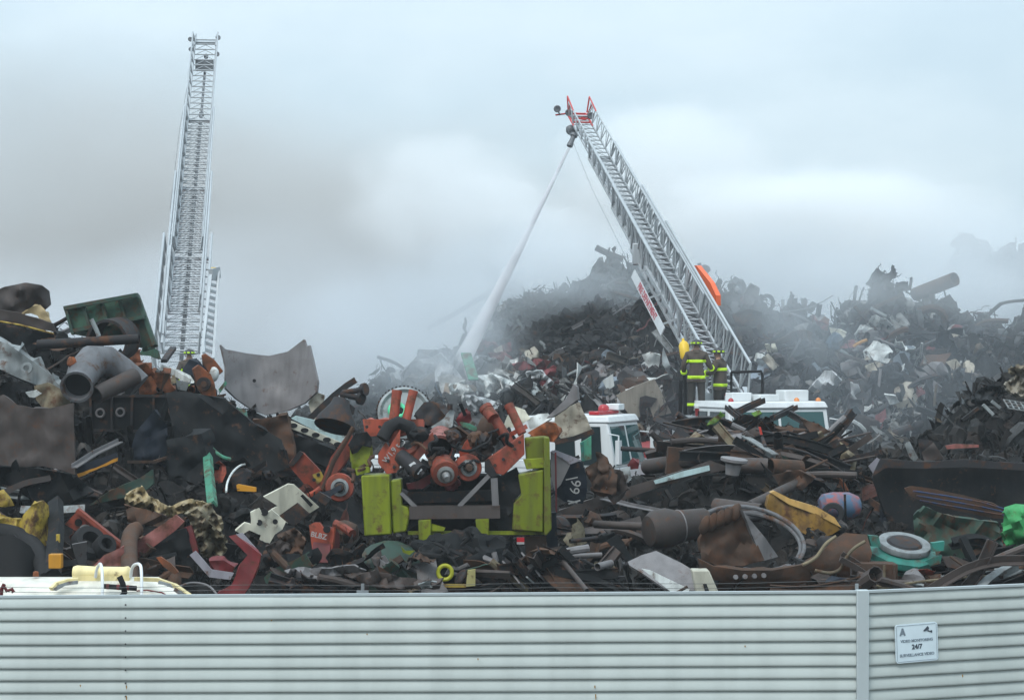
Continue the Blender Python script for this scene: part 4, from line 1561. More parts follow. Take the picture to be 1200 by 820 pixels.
sheet('torn_duct_side', 'grey torn sheet edge slanting over the round duct elbow', 'sheet', [(118, 410), (126, 412), (163, 445), (163, 452), (152, 455), (130, 428)], PGREY, .9, .04, crumple=.08)
pipe_thing('dull pipe lying under the grey duct elbow', (112, 463), (158, 441), .13, MAUVE, 29.7, 30.3)
# the pale casting reaching in from the left
o = sheet('machine_casting', 'pale grey cast machine frame bent across the far left', 'casting', [(-14, 396), (8, 402), (34, 420), (60, 440), (62, 436), (64, 446), (78, 458), (84, 476), (70, 482), (58, 470), (45, 452), (20, 442), (-14, 426)], PGREY, .8, .28, crumple=.1, cuts=10)
disc_px(32, 431, Yc([(0, 400), (80, 480)]) - .92, .085, o, 'bolt_boss', PGREY, .06, inner=.045)
sheet('curved_guard', 'drab rounded guard below the pale casting', 'guard', [(40, 452), (56, 448), (72, 456), (82, 470), (86, 480), (70, 482), (50, 478), (42, 468)], KHAKI, 1.0, .06, bend=lambda u, v: -.25 * math.sin(math.pi * u), crumple=.08)
sheet('brown_plate', 'largest flat brown steel plate hanging on the left edge of the left heap', 'plate', [(-14, 470), (4, 462), (20, 474), (38, 478), (60, 478), (86, 472), (88, 556), (74, 551), (50, 546), (20, 547), (-14, 544)], MAUVE, 1.25, .05, crumple=.06, cuts=9)
sheet('hollow_shade_sheet', 'black buckled sheet standing in for shade in the hollow under the largest brown plate', 'sheet', [(-14, 546), (40, 548), (88, 556), (110, 575), (60, 600), (20, 575), (-14, 580)], BLACK, .3, .03, crumple=.3)  # black sheet fills an empty hollow as painted shade
sheet('white_torn_edge', 'small pale torn strip between casting and largest brown plate', 'strip', [(30, 460), (42, 457), (49, 461), (40, 466), (34, 465)], WHITEP, 1.2, .02, crumple=.05)
# black engine crate
Yk = front_Y(150, 485) - .75
crate = empty('engine_crate', at(150, 506, Yk), 'black machine housing with two round ports in the upper left heap', 'housing')
MB().plate([(106, 465), (194, 465), (182, 505), (108, 505)], Yk, .5).build('body', BLACK, crate)
for a, b in (((104, 464), (195, 464)), ((106, 465), (107, 505)), ((131, 465), (131, 503)), ((155, 466), (154, 503)), ((180, 466), (180, 500)), ((107, 504), (180, 505))):
    m = MB()
    px_bar(m, a, b, Yk - .03, Yk - .03, .035, .05)
    m.build('frame_bar', STEEL, crate)
for x, y in ((117.5, 484), (141, 483)):
    m = MB()
    m.ring(at(x, y, Yk - .02), (0, -1, .1), .06, .018, 16)
    m.build('port_ring', GREYP, crate)
# orange castings
for lb, pts in (('orange bracket topmost behind the grey duct', [(144, 414), (157, 407), (163, 411), (166, 426), (153, 432)]), ('orange block in the middle of the orange castings', [(153, 432), (170, 425), (181, 437), (178, 444), (162, 449)]), ('orange block lowest by the black housing', [(163, 446), (177, 440), (184, 452), (180, 462), (163, 462)]), ('orange casting on the right with a torn edge', [(178, 436), (199, 437), (199, 448), (206, 457), (196, 461), (182, 452)])):
    sheet('orange_casting', lb, 'casting', pts, ORNG, .75, .16, 'x' and None, 'orange castings by the ribbed tailgate', crumple=.1, cuts=5)
sheet('green_hood', 'small dark green hood at the foot of the tailgate', 'hood', [(162, 416), (168, 407), (177, 405), (186, 411), (189, 421), (176, 417)], MGREEN, .8, .05, bend=lambda u, v: -.2 * math.sin(math.pi * u))
beam_thing('short black post leaning before the far grey ladder', [(192, 423), (203, 408)], [(-.05, -.03), (.05, -.03), (.05, .03), (-.05, .03)], STEEL, .5, 'short_post', 'post')
beam_thing('pale channel beam below the foot of the tall grey ladder', [(188, 430), (207, 437), (226, 447)], channel(.13, .1, .02), WHITEP, .6, 'channel_beam', 'beam')
sheet('white_cover', 'pale flat cover behind the hubbed orange arm', 'cover', [(206, 445), (222, 448), (218, 458), (208, 456)], PGREY, .6, .04)
# the two orange arms
for lb, pts, hub in (('orange link arm with a dark round hub beside the big curved plate', [(226, 432), (233, 427), (247, 438), (252, 450), (254, 464), (248, 474), (240, 468), (231, 452)], (239, 450)), ('orange pointed arm with a white end standing behind the hubbed arm', [(237, 416), (241, 414), (252, 422), (262, 435), (256, 440), (244, 436), (239, 428)], None)):
    Ya = Yc(pts) - (1.0 if hub else .75)
    o = tag(MB().plate(pts, Ya, .14, tilt=(.4, 0)).build('link_lever', ORNG, bevel=.015), lb, 'arm')
    if hub:
        disc_px(hub[0], hub[1], Ya - .0, .115, o, 'hub', STEEL, .07)
        disc_px(hub[0], hub[1], Ya - .07, .05, o, 'pin', BROWN, .03)
    else:
        m = MB()
        m.wad(at(251, 438, Ya + .02), (.16, .16, .26), 9, .15, 1.5, 2)
        m.build('white_end', WHITEP, o)
sheet('blue_grey_lump', 'dark slate housing behind the hubbed orange arm', 'housing', [(214, 432), (222, 421), (231, 424), (236, 434), (228, 440), (218, 438)], NAVY, .7, .2, crumple=.1)
for lb, pts in (('thin bright green strap left of the hubbed arm', [(222, 463), (235, 461), (237, 465), (224, 467)]), ('thin bright green strap right of the hubbed arm', [(256, 456), (264, 446), (266, 449), (258, 460)])):
    sheet('green_strap', lb, 'strap', pts, MINT, 1.1, .03, group='green straps')
m = MB()
Yz = front_Y(278, 490) - .8
o = tag(MB().plate([(264, 480), (276, 477), (288, 480), (292, 496), (280, 500), (268, 490)], Yz, .12, crumple=.08, cuts=5).build('green_bracket', TEAL), 'green and yellow crushed bracket under the big curved plate', 'bracket')
sheet('yellow_face', '', '', [(265, 484), (274, 482), (290, 493), (288, 498), (280, 495), (274, 490), (266, 490)], AMBER, parent=o, Y=Yz - .03)
# the large curved plate
sheet('curved_plate', 'huge grey curved steel plate standing up like a sail', 'plate', [(259, 404), (264, 409), (290, 414), (315, 417), (337, 412), (356, 397.5), (359, 406), (362.5, 404.5), (366, 420), (372, 447), (371, 459), (357, 472), (337, 481), (312, 486), (297, 481), (277, 467), (265, 455), (265, 430)], GREYP, .9, .04, bend=lambda u, v: .55 * math.sin(math.pi * u) - .25 * v, crumple=.05, freq=.5, cuts=14)
disc_px(298, 446, Yc([(260, 400), (372, 486)]) - .62, .03, bpy.data.objects['curved_plate'], 'bolt_hole_shade', HOLE_SHADE, .01)
sheet('tan_sheet', 'small tan sheet tucked against the edge of the big curved plate', 'sheet', [(361, 472), (370, 459), (380, 463), (378, 480), (368, 494)], TANP, .5, .03, crumple=.06)
# dark slabs in the middle of the left heap
sheet('black_slab', 'broad black slab under the big curved plate', 'slab', [(194, 460), (215, 458), (262, 467), (296, 495), (330, 515), (338, 548), (300, 562), (246, 545), (205, 515)], BLACK, .95, .06, crumple=.15, cuts=9)
sheet('rust_slab', 'dark rusty slab folded beneath the green and yellow bracket', 'slab', [(296, 492), (336, 486), (344, 520), (346, 566), (300, 560), (290, 520)], BROWN, .5, .06, crumple=.18, cuts=8)
sheet('navy_slab', 'navy blue sheet standing beside the black housing', 'sheet', [(160, 505), (181, 480), (196, 498), (195, 548), (172, 542), (148, 541)], NAVY, .8, .05, crumple=.15)
sheet('black_box', 'black square box half buried below the navy sheet', 'box', [(195, 515), (236, 508), (245, 545), (230, 575), (198, 565)], BLACK, .7, .3, crumple=.12)
o = sheet('amber_edged_panel', 'dull panel edged with broken amber strip left of the navy sheet', 'panel', [(88, 547), (137, 530), (138, 541), (92, 558)], NAVY, .9, .04)
sheet('amber_strip', '', '', [(90, 555), (119, 545), (138, 536), (137.5, 540), (92, 559)], AMBER, parent=o, Y=Yc([(88, 530), (138, 558)]) - .95, ragged=.6)
beam_thing('long grey strip slanting above the amber edged panel', [(87, 546), (112, 530), (141, 516)], angle_iron(.09, .06, .015), GREYP, 1.0, 'angle_iron', 'strip')
sheet('green_fin', 'dark teal fin shaped panel in the hollow of the left heap', 'panel', [(104, 592), (130, 574), (164, 560), (178, 550), (180, 566), (168, 578), (140, 584)], DGREEN, .6, .04, crumple=.06)
beam_thing('rusty thin pipe crossing above the dark teal fin', [(150, 541), (180, 541), (196, 536)], [(-.02, -.02), (.02, -.02), (.02, .02), (-.02, .02)], BROWN, 1.0, 'thin_bar', 'bar')
# green post and its hook
o = beam_thing('mint green steel post standing upright in the left heap', [(243, 527), (245, 555), (249, 592)], channel(.11, .10, .03), MINT, 1.1, 'steel_post', 'post', up=(0, 1, 0))
rod_thing('grey bent rod with a mint tip leaning on the green post', [(244, 521), (254, 531), (262, 536), (270, 538)], .028, MINT, 1.15, 'bent_strap', 'strap')
rod_thing('pale thin curved wire rope right of the green post', [(265, 576), (266, 565), (272, 553), (281, 545), (287, 544)], .016, WHITEP, 1.1, 'curved_wire', 'wire')
sheet('amber_block', 'amber rectangular reflector bar right of the green post', 'reflector', [(277, 568), (279, 567), (300, 571), (300, 576), (278, 575)], AMBER, 1.1, .06)
# yellow machine at the left edge
o = sheet('yellow_hood', 'dented yellow machine hood near the left edge above the white tank', 'hood', [(20, 617), (28, 602), (38, 591), (51, 586), (57, 592), (59, 620), (57, 648), (44, 642), (28, 630)], GOLD, 1.1, .06, bend=lambda u, v: -.4 * math.sin(math.pi * u), crumple=.08, cuts=9)
sheet('yellow_scrap', 'small crumpled yellow sheet at the very left edge', 'sheet', [(-14, 580), (4, 573), (12, 582), (17, 592), (6, 594), (-14, 592)], GOLD, 1.2, .04, crumple=.12)
sheet('yellow_lump', 'yellow dented cowling below the crumpled yellow sheet', 'cowling', [(-10, 612), (8, 605), (20, 608), (18, 622), (4, 628), (-10, 626)], GOLD, 1.2, .12, crumple=.12)
o = beam_thing('black post with a yellow square box by the white tank', [(65, 588), (66, 620), (62, 672)], [(-.08, -.06), (.08, -.06), (.08, .06), (-.08, .06)], BLACK, 1.7, 'marker_post', 'post', up=(0, 1, 0))
m = MB()
m.box(at(65.5, 657, 24.1), (.15, .12, .17))
m.build('yellow_box', AMBER, o, bevel=.01)
m = MB()
m.box(at(68, 640, front_Y(65, 630) - 2.0), (.04, .05, .3))
m.build('yellow_edge', GOLD, o)
rod_thing('fat black hose curving over the far left below the yellow hood', [(-14, 622), (20, 626), (40, 640), (52, 662), (56, 680)], .12, RUBB, 1.2, 'black_hose', 'hose', n=12)
sheet('black_fender', 'black curved fender under the yellow cowling', 'fender', [(-14, 630), (15, 626), (36, 640), (48, 664), (50, 680), (-14, 680)], RUBB, 1.0, .06, bend=lambda u, v: -.3 * math.sin(math.pi * u))
for lb, x, y, r in (('black tyre lying behind the yellow square box', 100, 641, .22), ('small black hub tyre right of the larger black tyre', 118, 645, .14)):
    m = MB()
    c = S(x, y, 1.2)
    ax = Vector((.5, -.6, .5)).normalized()
    m.lathe(c, ax, [(0, r * .55), (0, r * .9), (.04, r), (.16, r), (.2, r * .9), (.2, r * .55), (0, r * .55)], 24)
    tag(m.build('tyre', RUBB), lb, 'tyre', 'tyres in the left heap')
# crumpled gold sheet, khaki wreck, red channel
o = sheet('crumpled_sheet', 'long gold crumpled sheet draped below the dark teal fin', 'sheet', [(146, 588), (149, 580), (160, 571), (168, 570), (174, 580), (186, 587), (199, 594), (210, 588), (222, 584), (234, 587), (246, 590), (244, 597), (232, 598), (222, 602), (207, 604), (196, 605), (180, 598), (168, 594), (156, 596)], TANG, 1.0, .03, crumple=.38, freq=1.7, cuts=26)
sheet('khaki_wreck', 'khaki crumpled wreckage below the foot of the green post', 'wreckage', [(219, 602), (230, 596), (246, 590), (254, 602), (260, 622), (264, 640), (258, 656), (244, 654), (232, 640), (226, 622)], KHAKI, 1.0, .05, crumple=.5, freq=1.8, cuts=14)
sheet('fold_shadow', 'dark brown sheet standing in for the shadow under the gold crumpled sheet', 'sheet', [(147, 592), (170, 596), (200, 606), (218, 606), (214, 620), (180, 616), (150, 612)], BROWN, .75, .04, crumple=.3)  # shadow below the gold sheet, modelled as a dark sheet
Yr = front_Y(110, 622) - 1.1
rc_ = empty('red_channel', at(112, 648, Yr), 'red channel beam with round holes and a white ring mark', 'beam')
MB().plate([(76, 614), (91, 598), (144, 640), (138, 652)], Yr, .03).build('web', REDP, rc_)
m = MB()
px_bar(m, (91, 597), (146, 641), Yr - .05, Yr - .05, .05, .14)
m.build('flange', REDP, rc_)
for x, y in ((92, 612), (110, 630)):
    disc_px(x, y, Yr - .005, .05, rc_, 'round_hole_shade', HOLE_SHADE, .012)
m = MB()
m.ring(at(100, 621.5, Yr - .012), (0.1, -1, .1), .07, .012, 20, k=5)
m.build('ring_mark', CHALK, rc_)
MB().plate([(117, 634), (123, 638), (121, 641), (116, 637)], Yr - .012, .006).build('white_tick', CHALK, rc_)
rod_thing('brown bent pipe rising behind the white tank with its open top', [(153, 686), (151, 648), (151, 632), (155, 622), (161, 620)], .105, BROWN, 1.4, 'bent_pipe', 'pipe', n=14)
o = sheet('box_beam', 'faded red box beam slanting up behind the brown bent pipe', 'beam', [(157, 636), (196, 610), (206, 603), (216, 611), (205, 622), (160, 655)], PINK, 1.05, .05, crumple=.04)
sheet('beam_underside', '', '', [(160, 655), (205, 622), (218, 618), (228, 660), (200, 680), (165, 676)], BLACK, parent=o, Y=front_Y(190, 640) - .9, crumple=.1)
sheet('pink_plate', 'faded pink triangular plate at the foot of the brown bent pipe', 'plate', [(107, 665), (122, 650), (145, 640), (146, 668), (118, 670)], PINK, 1.2, .04, crumple=.05)
sheet('orange_bar', 'short orange bar lying right of the brown bent pipe', 'bar', [(183, 653), (188, 652), (200, 660), (209, 670), (205, 673), (192, 664)], ORNG, 1.3, .05)
# red bent frame
rf = tag(MB().plate([(216, 618), (224, 615), (231, 640), (233, 662), (224, 650)], front_Y(225, 640) - 1.0, .08).build('bent_bracing', CRIM), 'deep red bent frame with a pale strip low in the left heap', 'frame')
MB().plate([(268, 628), (276, 626), (306, 650), (303, 662), (292, 688), (282, 702), (250, 702), (256, 694), (272, 684), (282, 660), (290, 650)], front_Y(285, 665) - 1.2, .09, crumple=.04, cuts=7).build('red_arm', CRIM, rf)
MB().plate([(222, 650), (229, 645), (248, 667), (274, 671), (270, 679), (245, 676)], front_Y(245, 660) - 1.3, .03).build('pale_strip', LILAC, rf)
MB().plate([(245, 657), (262, 656), (275, 664), (272, 671), (252, 668)], front_Y(260, 663) - 1.1, .1, crumple=.05).build('red_foot', CRIM, rf)
MB().plate([(276, 626), (284, 624), (307, 650), (303, 654)], front_Y(290, 640) - 1.27, .03).build('pale_edge', LILAC, rf)
rod_thing('thin grey hoop of wire above the white tank edge', [(205, 690), (218, 683), (232, 682), (246, 686), (254, 696)], .012, GREYP, 2.0, 'wire_hoop', 'wire')
# cream perforated brackets
Yb = front_Y(342, 590) - 1.25
ob = tag(MB().plate([(309, 582), (338, 567), (345, 568), (374, 594), (363, 601), (348, 589), (337, 613), (318, 597), (326, 593)], Yb, .05, tilt=(.3, .2)).build('perforated_bracket', CREAM), 'cream cut-out bracket, the upper one right of the amber reflector', 'bracket', 'cream brackets')
for pts in ([(329, 574), (335, 571), (343, 582), (340, 585), (332, 580)], [(352, 581), (355, 579), (367, 591), (364, 594)]):
    sheet('slot_shade', '', '', pts, HOLE_SHADE, parent=ob, Y=Yb - .02, th=.01, tilt=(.3, .2))
Yb2 = front_Y(305, 620) - 1.25
ob = tag(MB().plate([(276, 622), (287, 612), (294, 614), (294, 600), (303, 595), (309, 604), (318, 597), (335, 611), (331, 620), (322, 626), (314, 640), (303, 636), (306, 627), (292, 621), (284, 626)], Yb2, .05, tilt=(.2, .2), crumple=.04, cuts=6).build('perforated_bracket', CREAM), 'cream cut-out bracket with round holes, the lower bent one', 'bracket', 'cream brackets')
for x, y, r in ((304, 612, .04), (322.5, 611, .036), (310, 600, .05)):
    disc_px(x, y, Yb2 - .03, r, ob, 'round_hole_shade', HOLE_SHADE, .01)
sheet('grey_wedge', 'dark grey wedge panel between the upper cream bracket arms', 'panel', [(327, 604), (348, 589), (362, 602), (345, 616), (338, 613)], STEEL, .9, .1)
# the long curved rail, the manifold
Yl = front_Y(378, 480) - 1.0
m = MB()
m.section([at(336, 516, Yl), at(352, 502, Yl), at(372, 482, Yl), at(392, 463, Yl), at(406, 452, Yl), at(417, 445, Yl)], channel(.10, .12, .02), up=(0, 1, 0))
tag(m.build('curved_rail', STEEL), 'long dark curved rail sloping up right of the big curved plate', 'rail')
Ym = front_Y(370, 510) - .7
mani = tag(MB().plate([(336, 492), (344, 494), (404, 520), (401, 526), (340, 502), (334, 499)], Ym, .12).build('engine_manifold', CREAM, bevel=.01), 'pale cylinder head with a row of oval holes and a blue top', 'cylinder head')
for i in range(5):
    t = i / 4
    m = MB()
    m.lathe(at(344 + 52 * t, 498.5 + 22 * t, Ym), (0, -1, 0), [(0, .065), (.01, .06), (.01, 0)], 16, ell=.6)
    m.build('oval_hole_shade', HOLE_SHADE, mani)
MB().plate([(341, 490), (346, 487), (376, 494), (407, 507), (408, 516), (402, 519), (372, 506)], Ym + .02, .1).build('blue_top', PALEB, mani)
sheet('valve_block', 'black grille block beneath the pale cylinder head', 'block', [(340, 506), (395, 528), (390, 550), (345, 532)], BLACK, .5, .2, crumple=.08)
for lb, a, b in (('black flanged pipe, the upper of two pointing right near the smoke', (402, 460), (428, 456)), ('black flanged pipe, the lower of two pointing right near the smoke', (400, 462), (424, 467))):
    m = MB()
    A, B = at(*a, 32.0), at(*b, 31.8)
    m.pipe(A, B, .045)
    m.lathe(B - (B - A).normalized() * .05, B - A, [(0, .045), (0, .1), (.06, .1), (.06, .05)], 16)
    tag(m.build('flanged_pipe', STEEL), lb, 'pipe', 'black flanged pipes')
m = MB()
m.lathe(at(392, 500, 31.2), at(401, 465, 31.4) - at(392, 500, 31.2), [(0, .32), (.1, .30), (.34, .16), (.45, .13), (.45, .10), (.3, .13), (0, .28)], 22)
tag(m.build('funnel_hopper', STEEL), 'black cone hopper standing right of the curved rail', 'hopper')
sheet('dull_ring', 'dark round flange behind the cone hopper', 'flange', [(402, 476), (410, 473), (416, 478), (414, 486), (406, 487)], STEEL, .5, .08)
# ------------------------------------------------------------------ red machinery and the lime frame
def hub(label, px, py, Y, axis, R_, parent=None, mat=None, ring=None, name='axle_hub'):
    """wheel hub: red drum, pale ring, stepped shaft end"""
    ax = Vector(axis).normalized()
    c = at(px, py, Y)
    o = empty(name, c, label, 'hub', 'red axle hubs') if parent is None else parent
    m = MB()
    m.lathe(c + ax * -.35, ax, [(0, R_ * .6), (.1, R_ * .95), (.28, R_), (.36, R_ * .92), (.37, R_ * .6), (.37, 0)], 26)
    m.build('drum', mat or REDP, o)
    m = MB()
    m.lathe(c, ax, [(0, R_ * .62), (.05, R_ * .6), (.06, R_ * .42), (.03, R_ * .38), (.03, 0)], 22)
    m.build('pale_ring', ring or MACH, o)
    m = MB()
    m.lathe(c + ax * .03, ax, [(0, R_ * .32), (.10, R_ * .28), (.16, R_ * .2), (.16, 0)], 18)
    m.build('shaft_end', MACH if ring is None else BROWN, o)
    return o


# left red machine
Y0 = front_Y(370, 545) - 1.0
lm = empty('red_machine', at(385, 590, Y0), 'red machine arm with a hub and two round eyes left of the lime frame', 'machine')
MB().plate([(338, 545), (352, 530), (357, 532), (376, 552), (379, 566), (366, 578)], Y0, .12, tilt=(.2, .2)).build('arm_plate', REDP, lm)
MB().plate([(337, 545), (351, 528), (356, 531), (344, 546)], Y0 - .08, .03).build('dark_edge', STEEL, lm)
MB().plate([(366, 556), (376, 552), (380, 560), (372, 568)], Y0 - .06, .03).build('yellow_eye_plate', GOLD, lm)
for x, y in ((368, 562), (373, 556)):
    disc_px(x, y, Y0 - .07, .028, lm, 'eye_hole_shade', HOLE_SHADE, .01)
MB().plate([(374, 570), (388, 535), (408, 507), (413, 510), (412, 532), (396, 552), (384, 580)], Y0 - .1, .14, crumple=.03, cuts=6).build('boom', REDP, lm)
m = MB()
m.tube([at(378, 575, Y0 - .25), at(391, 540, Y0 - .25), at(408, 512, Y0 - .2), at(414, 500, Y0 - .2)], .035, 8)
m.build('edge_pipe', BROWN, lm)
hub('', 398, 571, Y0 - .35, (.1, -1, .05), .22, lm, ring=PGREY)
m = MB()
m.tube([at(350, 585, Y0 - .1), at(368, 578, Y0 - .3), at(376, 572, Y0 - .3)], .05, 8)
m.build('tie_rod', REDP, lm)
sheet('black_box', 'small black open box under the red machine hub', 'box', [(366, 582), (374, 576), (388, 584), (381, 592)], STEEL, 1.3, .12)
# red guard lower down
Yq = front_Y(380, 635) - 1.0
rg = tag(MB().plate([(362, 615), (368, 612), (374, 612), (380, 622), (387, 620), (392, 617), (390, 640), (384, 659), (376, 660), (366, 645)], Yq, .05, bend=lambda u, v: -.12 * u, cuts=7).build('red_guard', REDP), 'upright red guard plate with white chalk marks below the cream brackets', 'guard')
MB().plate([(391, 617), (398, 625), (398, 640), (388, 660), (384, 659)], Yq + .0, .25, tilt=(3, 0)).build('side_face', CRIM, rg)
disc_px(383, 620, Yq - .14, .05, rg, 'round_hole_shade', HOLE_SHADE, .02)
MB().text('BLBZ', at(373.5, 627.5, Yq - .15), (1, 0, -.22), (.22, 0, 1), .095, depth=.004, bold=.002).build('chalk_mark', CHALK, rg)
rod_thing('dull red pipe stub slanting right of the red guard plate', [(392, 613), (402, 617), (413, 625)], .06, REDP, .7, 'pipe_stub', 'pipe')

# red axle group on top of the lime frame
Y1 = 27.6
ra1 = empty('red_axle_assembly', at(455, 556, Y1), 'red axle with two upright posts heaped on the left of the lime frame', 'axle frame')
MB().plate([(425, 491), (496, 491), (497, 509), (428, 511)], Y1 + .1, .16, crumple=.03, cuts=6).build('top_rail', REDP, ra1, bevel=.012)
for a, b, r in (((461, 494), (465, 460), .066), ((475, 496), (484, 460), .06)):
    m = MB()
    m.tube([at(*a, Y1), at(*b, Y1 + .05)], r, 14)
    d = (at(*b, Y1 + .05) - at(*a, Y1)).normalized()
    m.lathe(at(*b, Y1 + .05) - d * .02, d, [(0, r), (0, r * 1.08), (.05, r * 1.08), (.05, 0)], 14)
    m.build('post', REDP, ra1)
MB().plate([(450, 534), (464, 511), (469, 503), (468, 553), (453, 555), (449, 549)], Y1 - .3, .05, crumple=.01, cuts=4).build('marked_plate', REDP, ra1)
MB().text('W1,9 t', at(458.5, 531, Y1 - .315), (.62, 0, .78), (-.78, 0, .62), .105, depth=.004, bold=.001).build('chalk_mark', CHALK, ra1)
MB().plate([(443, 532), (452, 518), (456, 524), (453, 545), (448, 549), (443, 542)], Y1 - .2, .1).build('gusset', REDP, ra1)
m = MB()
m.ring(at(475, 517, Y1 - .1), (.2, -1, .1), .17, .055, 22)
m.build('clamp_ring', REDP, ra1)
m = MB()
m.tube([at(448, 514, Y1 - .25), at(456, 500, Y1 - .2), at(466, 495, Y1 - .15), at(480, 500, Y1 - .1), at(488, 515, Y1 - .1)], .09, 10)
m.build('black_boot', RUBB, ra1)
# dark damper with white label
Y2 = Y1 - .35
o = empty('shock_absorber', at(482, 548, Y2), 'dark cylinder with a white label between the red plates', 'cylinder')
a, b = at(468, 533, Y2 + .1), at(496, 556, Y2 - .15)
m = MB()
m.lathe(a, b - a, [(0, .05), (.02, .10), (.3, .11), (.42, .11), (.43, .04), (.5, .04), (.5, 0)], 20)
m.build('tube', STEEL, o)
m = MB()
d = (b - a).normalized()
m.plate([(479, 544.5), (485, 540.5), (495, 550), (490, 556)], Y2 - .16, .01)
m.build('label', plain('white_label', (.6, .6, .6), .5), o)
sheet('curved_scoop', 'dull red blade lying under the dark labelled cylinder', 'blade', [(476, 567), (490, 563), (508, 553), (510, 562), (496, 572), (478, 573)], CRIM, Y=Y1 - .3, th=.05, crumple=.05)
sheet('red_strap_plate', 'red strap plate standing between cylinder and front hub', 'plate', [(483, 535), (497, 517), (507, 506), (509, 514), (500, 528), (489, 541)], REDP, Y=Y1 - .25, th=.05)
m = MB()
m.lathe(at(515, 527, Y1 + .05), (.0, -1, -.3), [(-.5, .18), (-.1, .2), (0, .21), (0, .17), (-.3, .15)], 24, arc=1)
tag(m.build('brake_drum', PINK), 'faded red open brake drum above the front hub', 'drum')
hub('red axle hub with pale stepped shaft, nearest between the lime panels', 522, 555, Y1 - .5, (.15, -1, -.35), .19)
hub('red axle hub with pale ring, right of the nearest hub', 549, 548, Y1 - .35, (.1, -1, .02), .185, ring=PGREY)
sheet('red_web', 'thin red web plate standing between the two hubs', 'plate', [(538, 530), (548, 514), (553, 520), (553, 530), (545, 545), (540, 540)], REDP, Y=Y1 - .1, th=.05, crumple=.04)
m = MB()
m.wad(at(574, 503, Y1 + .3), (.35, .4, .42), 12, .2, 1.6, 3)
tag(m.build('gear_case', BROWN), 'round dark gear case between the red posts', 'gear case')
# right red channel and posts
ra2 = empty('red_axle_assembly', at(590, 556, Y1), 'red slanted channel with leaning posts heaped on the right of the lime frame', 'axle frame')
MB().plate([(569, 540), (574, 536), (614, 508), (615, 532), (590, 557), (572, 552)], Y1 - .4, .16, tilt=(.1, 0)).build('channel_web', REDP, ra2, bevel=.012)
MB().plate([(568, 540), (573, 537), (583, 557), (577, 559), (568, 553)], Y1 - .45, .12).build('dark_end', STEEL, ra2)
for a, b, r in (((598, 520), (578, 488), .07), ((578, 490), (570, 479), .085), ((612, 508), (597, 476), .062)):
    m = MB()
    A, B = at(*a, Y1 - .2), at(*b, Y1 - .1)
    m.tube([A, B], r, 14)
    m.lathe(B - (B - A).normalized() * .03, B - A, [(0, r), (0, r * 1.1), (.06, r * 1.1), (.06, r * .5)], 14)
    m.build('post', REDP, ra2)
m = MB()
px_bar(m, (600, 508), (616, 500), Y1 - .2, Y1, .06, .06)
m.build('cross_pin', REDP, ra2)
for i in range(16):
    q = random.Random(900 + i)
    own, x0, x1 = ((ra1, 428, 515), (ra2, 520, 612))[i % 2]
    x, y = q.uniform(x0, x1), q.uniform(500, 545)
    pts = [at(x, y, Y1 - q.uniform(.1, .4))]
    for k in range(5):
        x += q.uniform(-12, 12)
        y += q.uniform(-6, 12)
        pts.append(at(x, min(y, 572), Y1 - q.uniform(.2, .55)))
    for _ in range(2):
        w2 = [pts[0]]
        for a, b in zip(pts, pts[1:]):
            w2 += [a * .75 + b * .25, a * .25 + b * .75]
        pts = w2 + [pts[-1]]
    m = MB()
    m.tube(pts, q.uniform(.012, .03), 7)
    m.build('hose', (RUBB, BLACK, BROWN, RUBB)[i % 4], own)
for i in range(10):
    q = random.Random(950 + i)
    m = MB()
    m.wad(at(q.uniform(470, 600), q.uniform(505, 570), Y1 - q.uniform(-.1, .25)), (q.uniform(.15, .3), .25, q.uniform(.12, .25)), 200 + i, .4, 2.2, 3)
    m.build('greasy_fitting', (BLACK, STEEL, BROWN, CRIM)[i % 4], ra1 if i % 2 else ra2)
for own, pl in ((ra1, ((455, 540), (462, 547), (430, 500), (445, 500), (488, 501))), (ra2, ((580, 545), (590, 538), (603, 526), (609, 518)))):
    for x, y in pl:
        disc_px(x, y, Y1 - (.42 if own == ra2 else .06 if y < 505 else .305), .022, own, 'bolt', STEEL, .025)
sheet('rusty_hopper', 'rusty orange folded tray above the right lime panel', 'tray', [(618, 507), (640, 494), (652, 496), (656, 508), (648, 518), (632, 516)], ORNG, Y=Y1 + .2, th=.1, crumple=.12)
o = sheet('red_casting', 'small crimson casting with a black lever in the smoke behind the hubs', 'casting', [(534, 492), (543, 480), (551, 482), (553, 492), (545, 500), (537, 498)], CRIM, Y=28.6, th=.2, crumple=.1)
m = MB()
px_bar(m, (545, 486), (539, 472), 28.5, 28.4, .05)
m.build('lever', BLACK, o)
sheet('teal_strip', 'thin teal strip lying behind the two red hubs', 'strip', [(538, 494), (550, 496), (561, 502), (556, 505), (542, 500)], MINT, Y=28.3, th=.03)
sheet('grey_tank_end', 'dark grey rounded tank end left of the crimson casting', 'tank', [(486, 484), (497, 471), (508, 470), (516, 480), (522, 487), (508, 498), (494, 498)], STEEL, Y=28.7, th=.25, crumple=.1, cuts=7)
sheet('grey_gutter', 'pale grey gutter piece in front of the smoke', 'gutter', [(505, 500), (520, 490), (529, 478), (533, 482), (530, 500), (512, 506)], PGREY, Y=28.5, th=.04, crumple=.08)
rod_thing('short dark bolt standing on the pale grey gutter', [(527, 480), (527.5, 473)], .04, STEEL, 0, 'stud', 'bolt', Y=28.5)
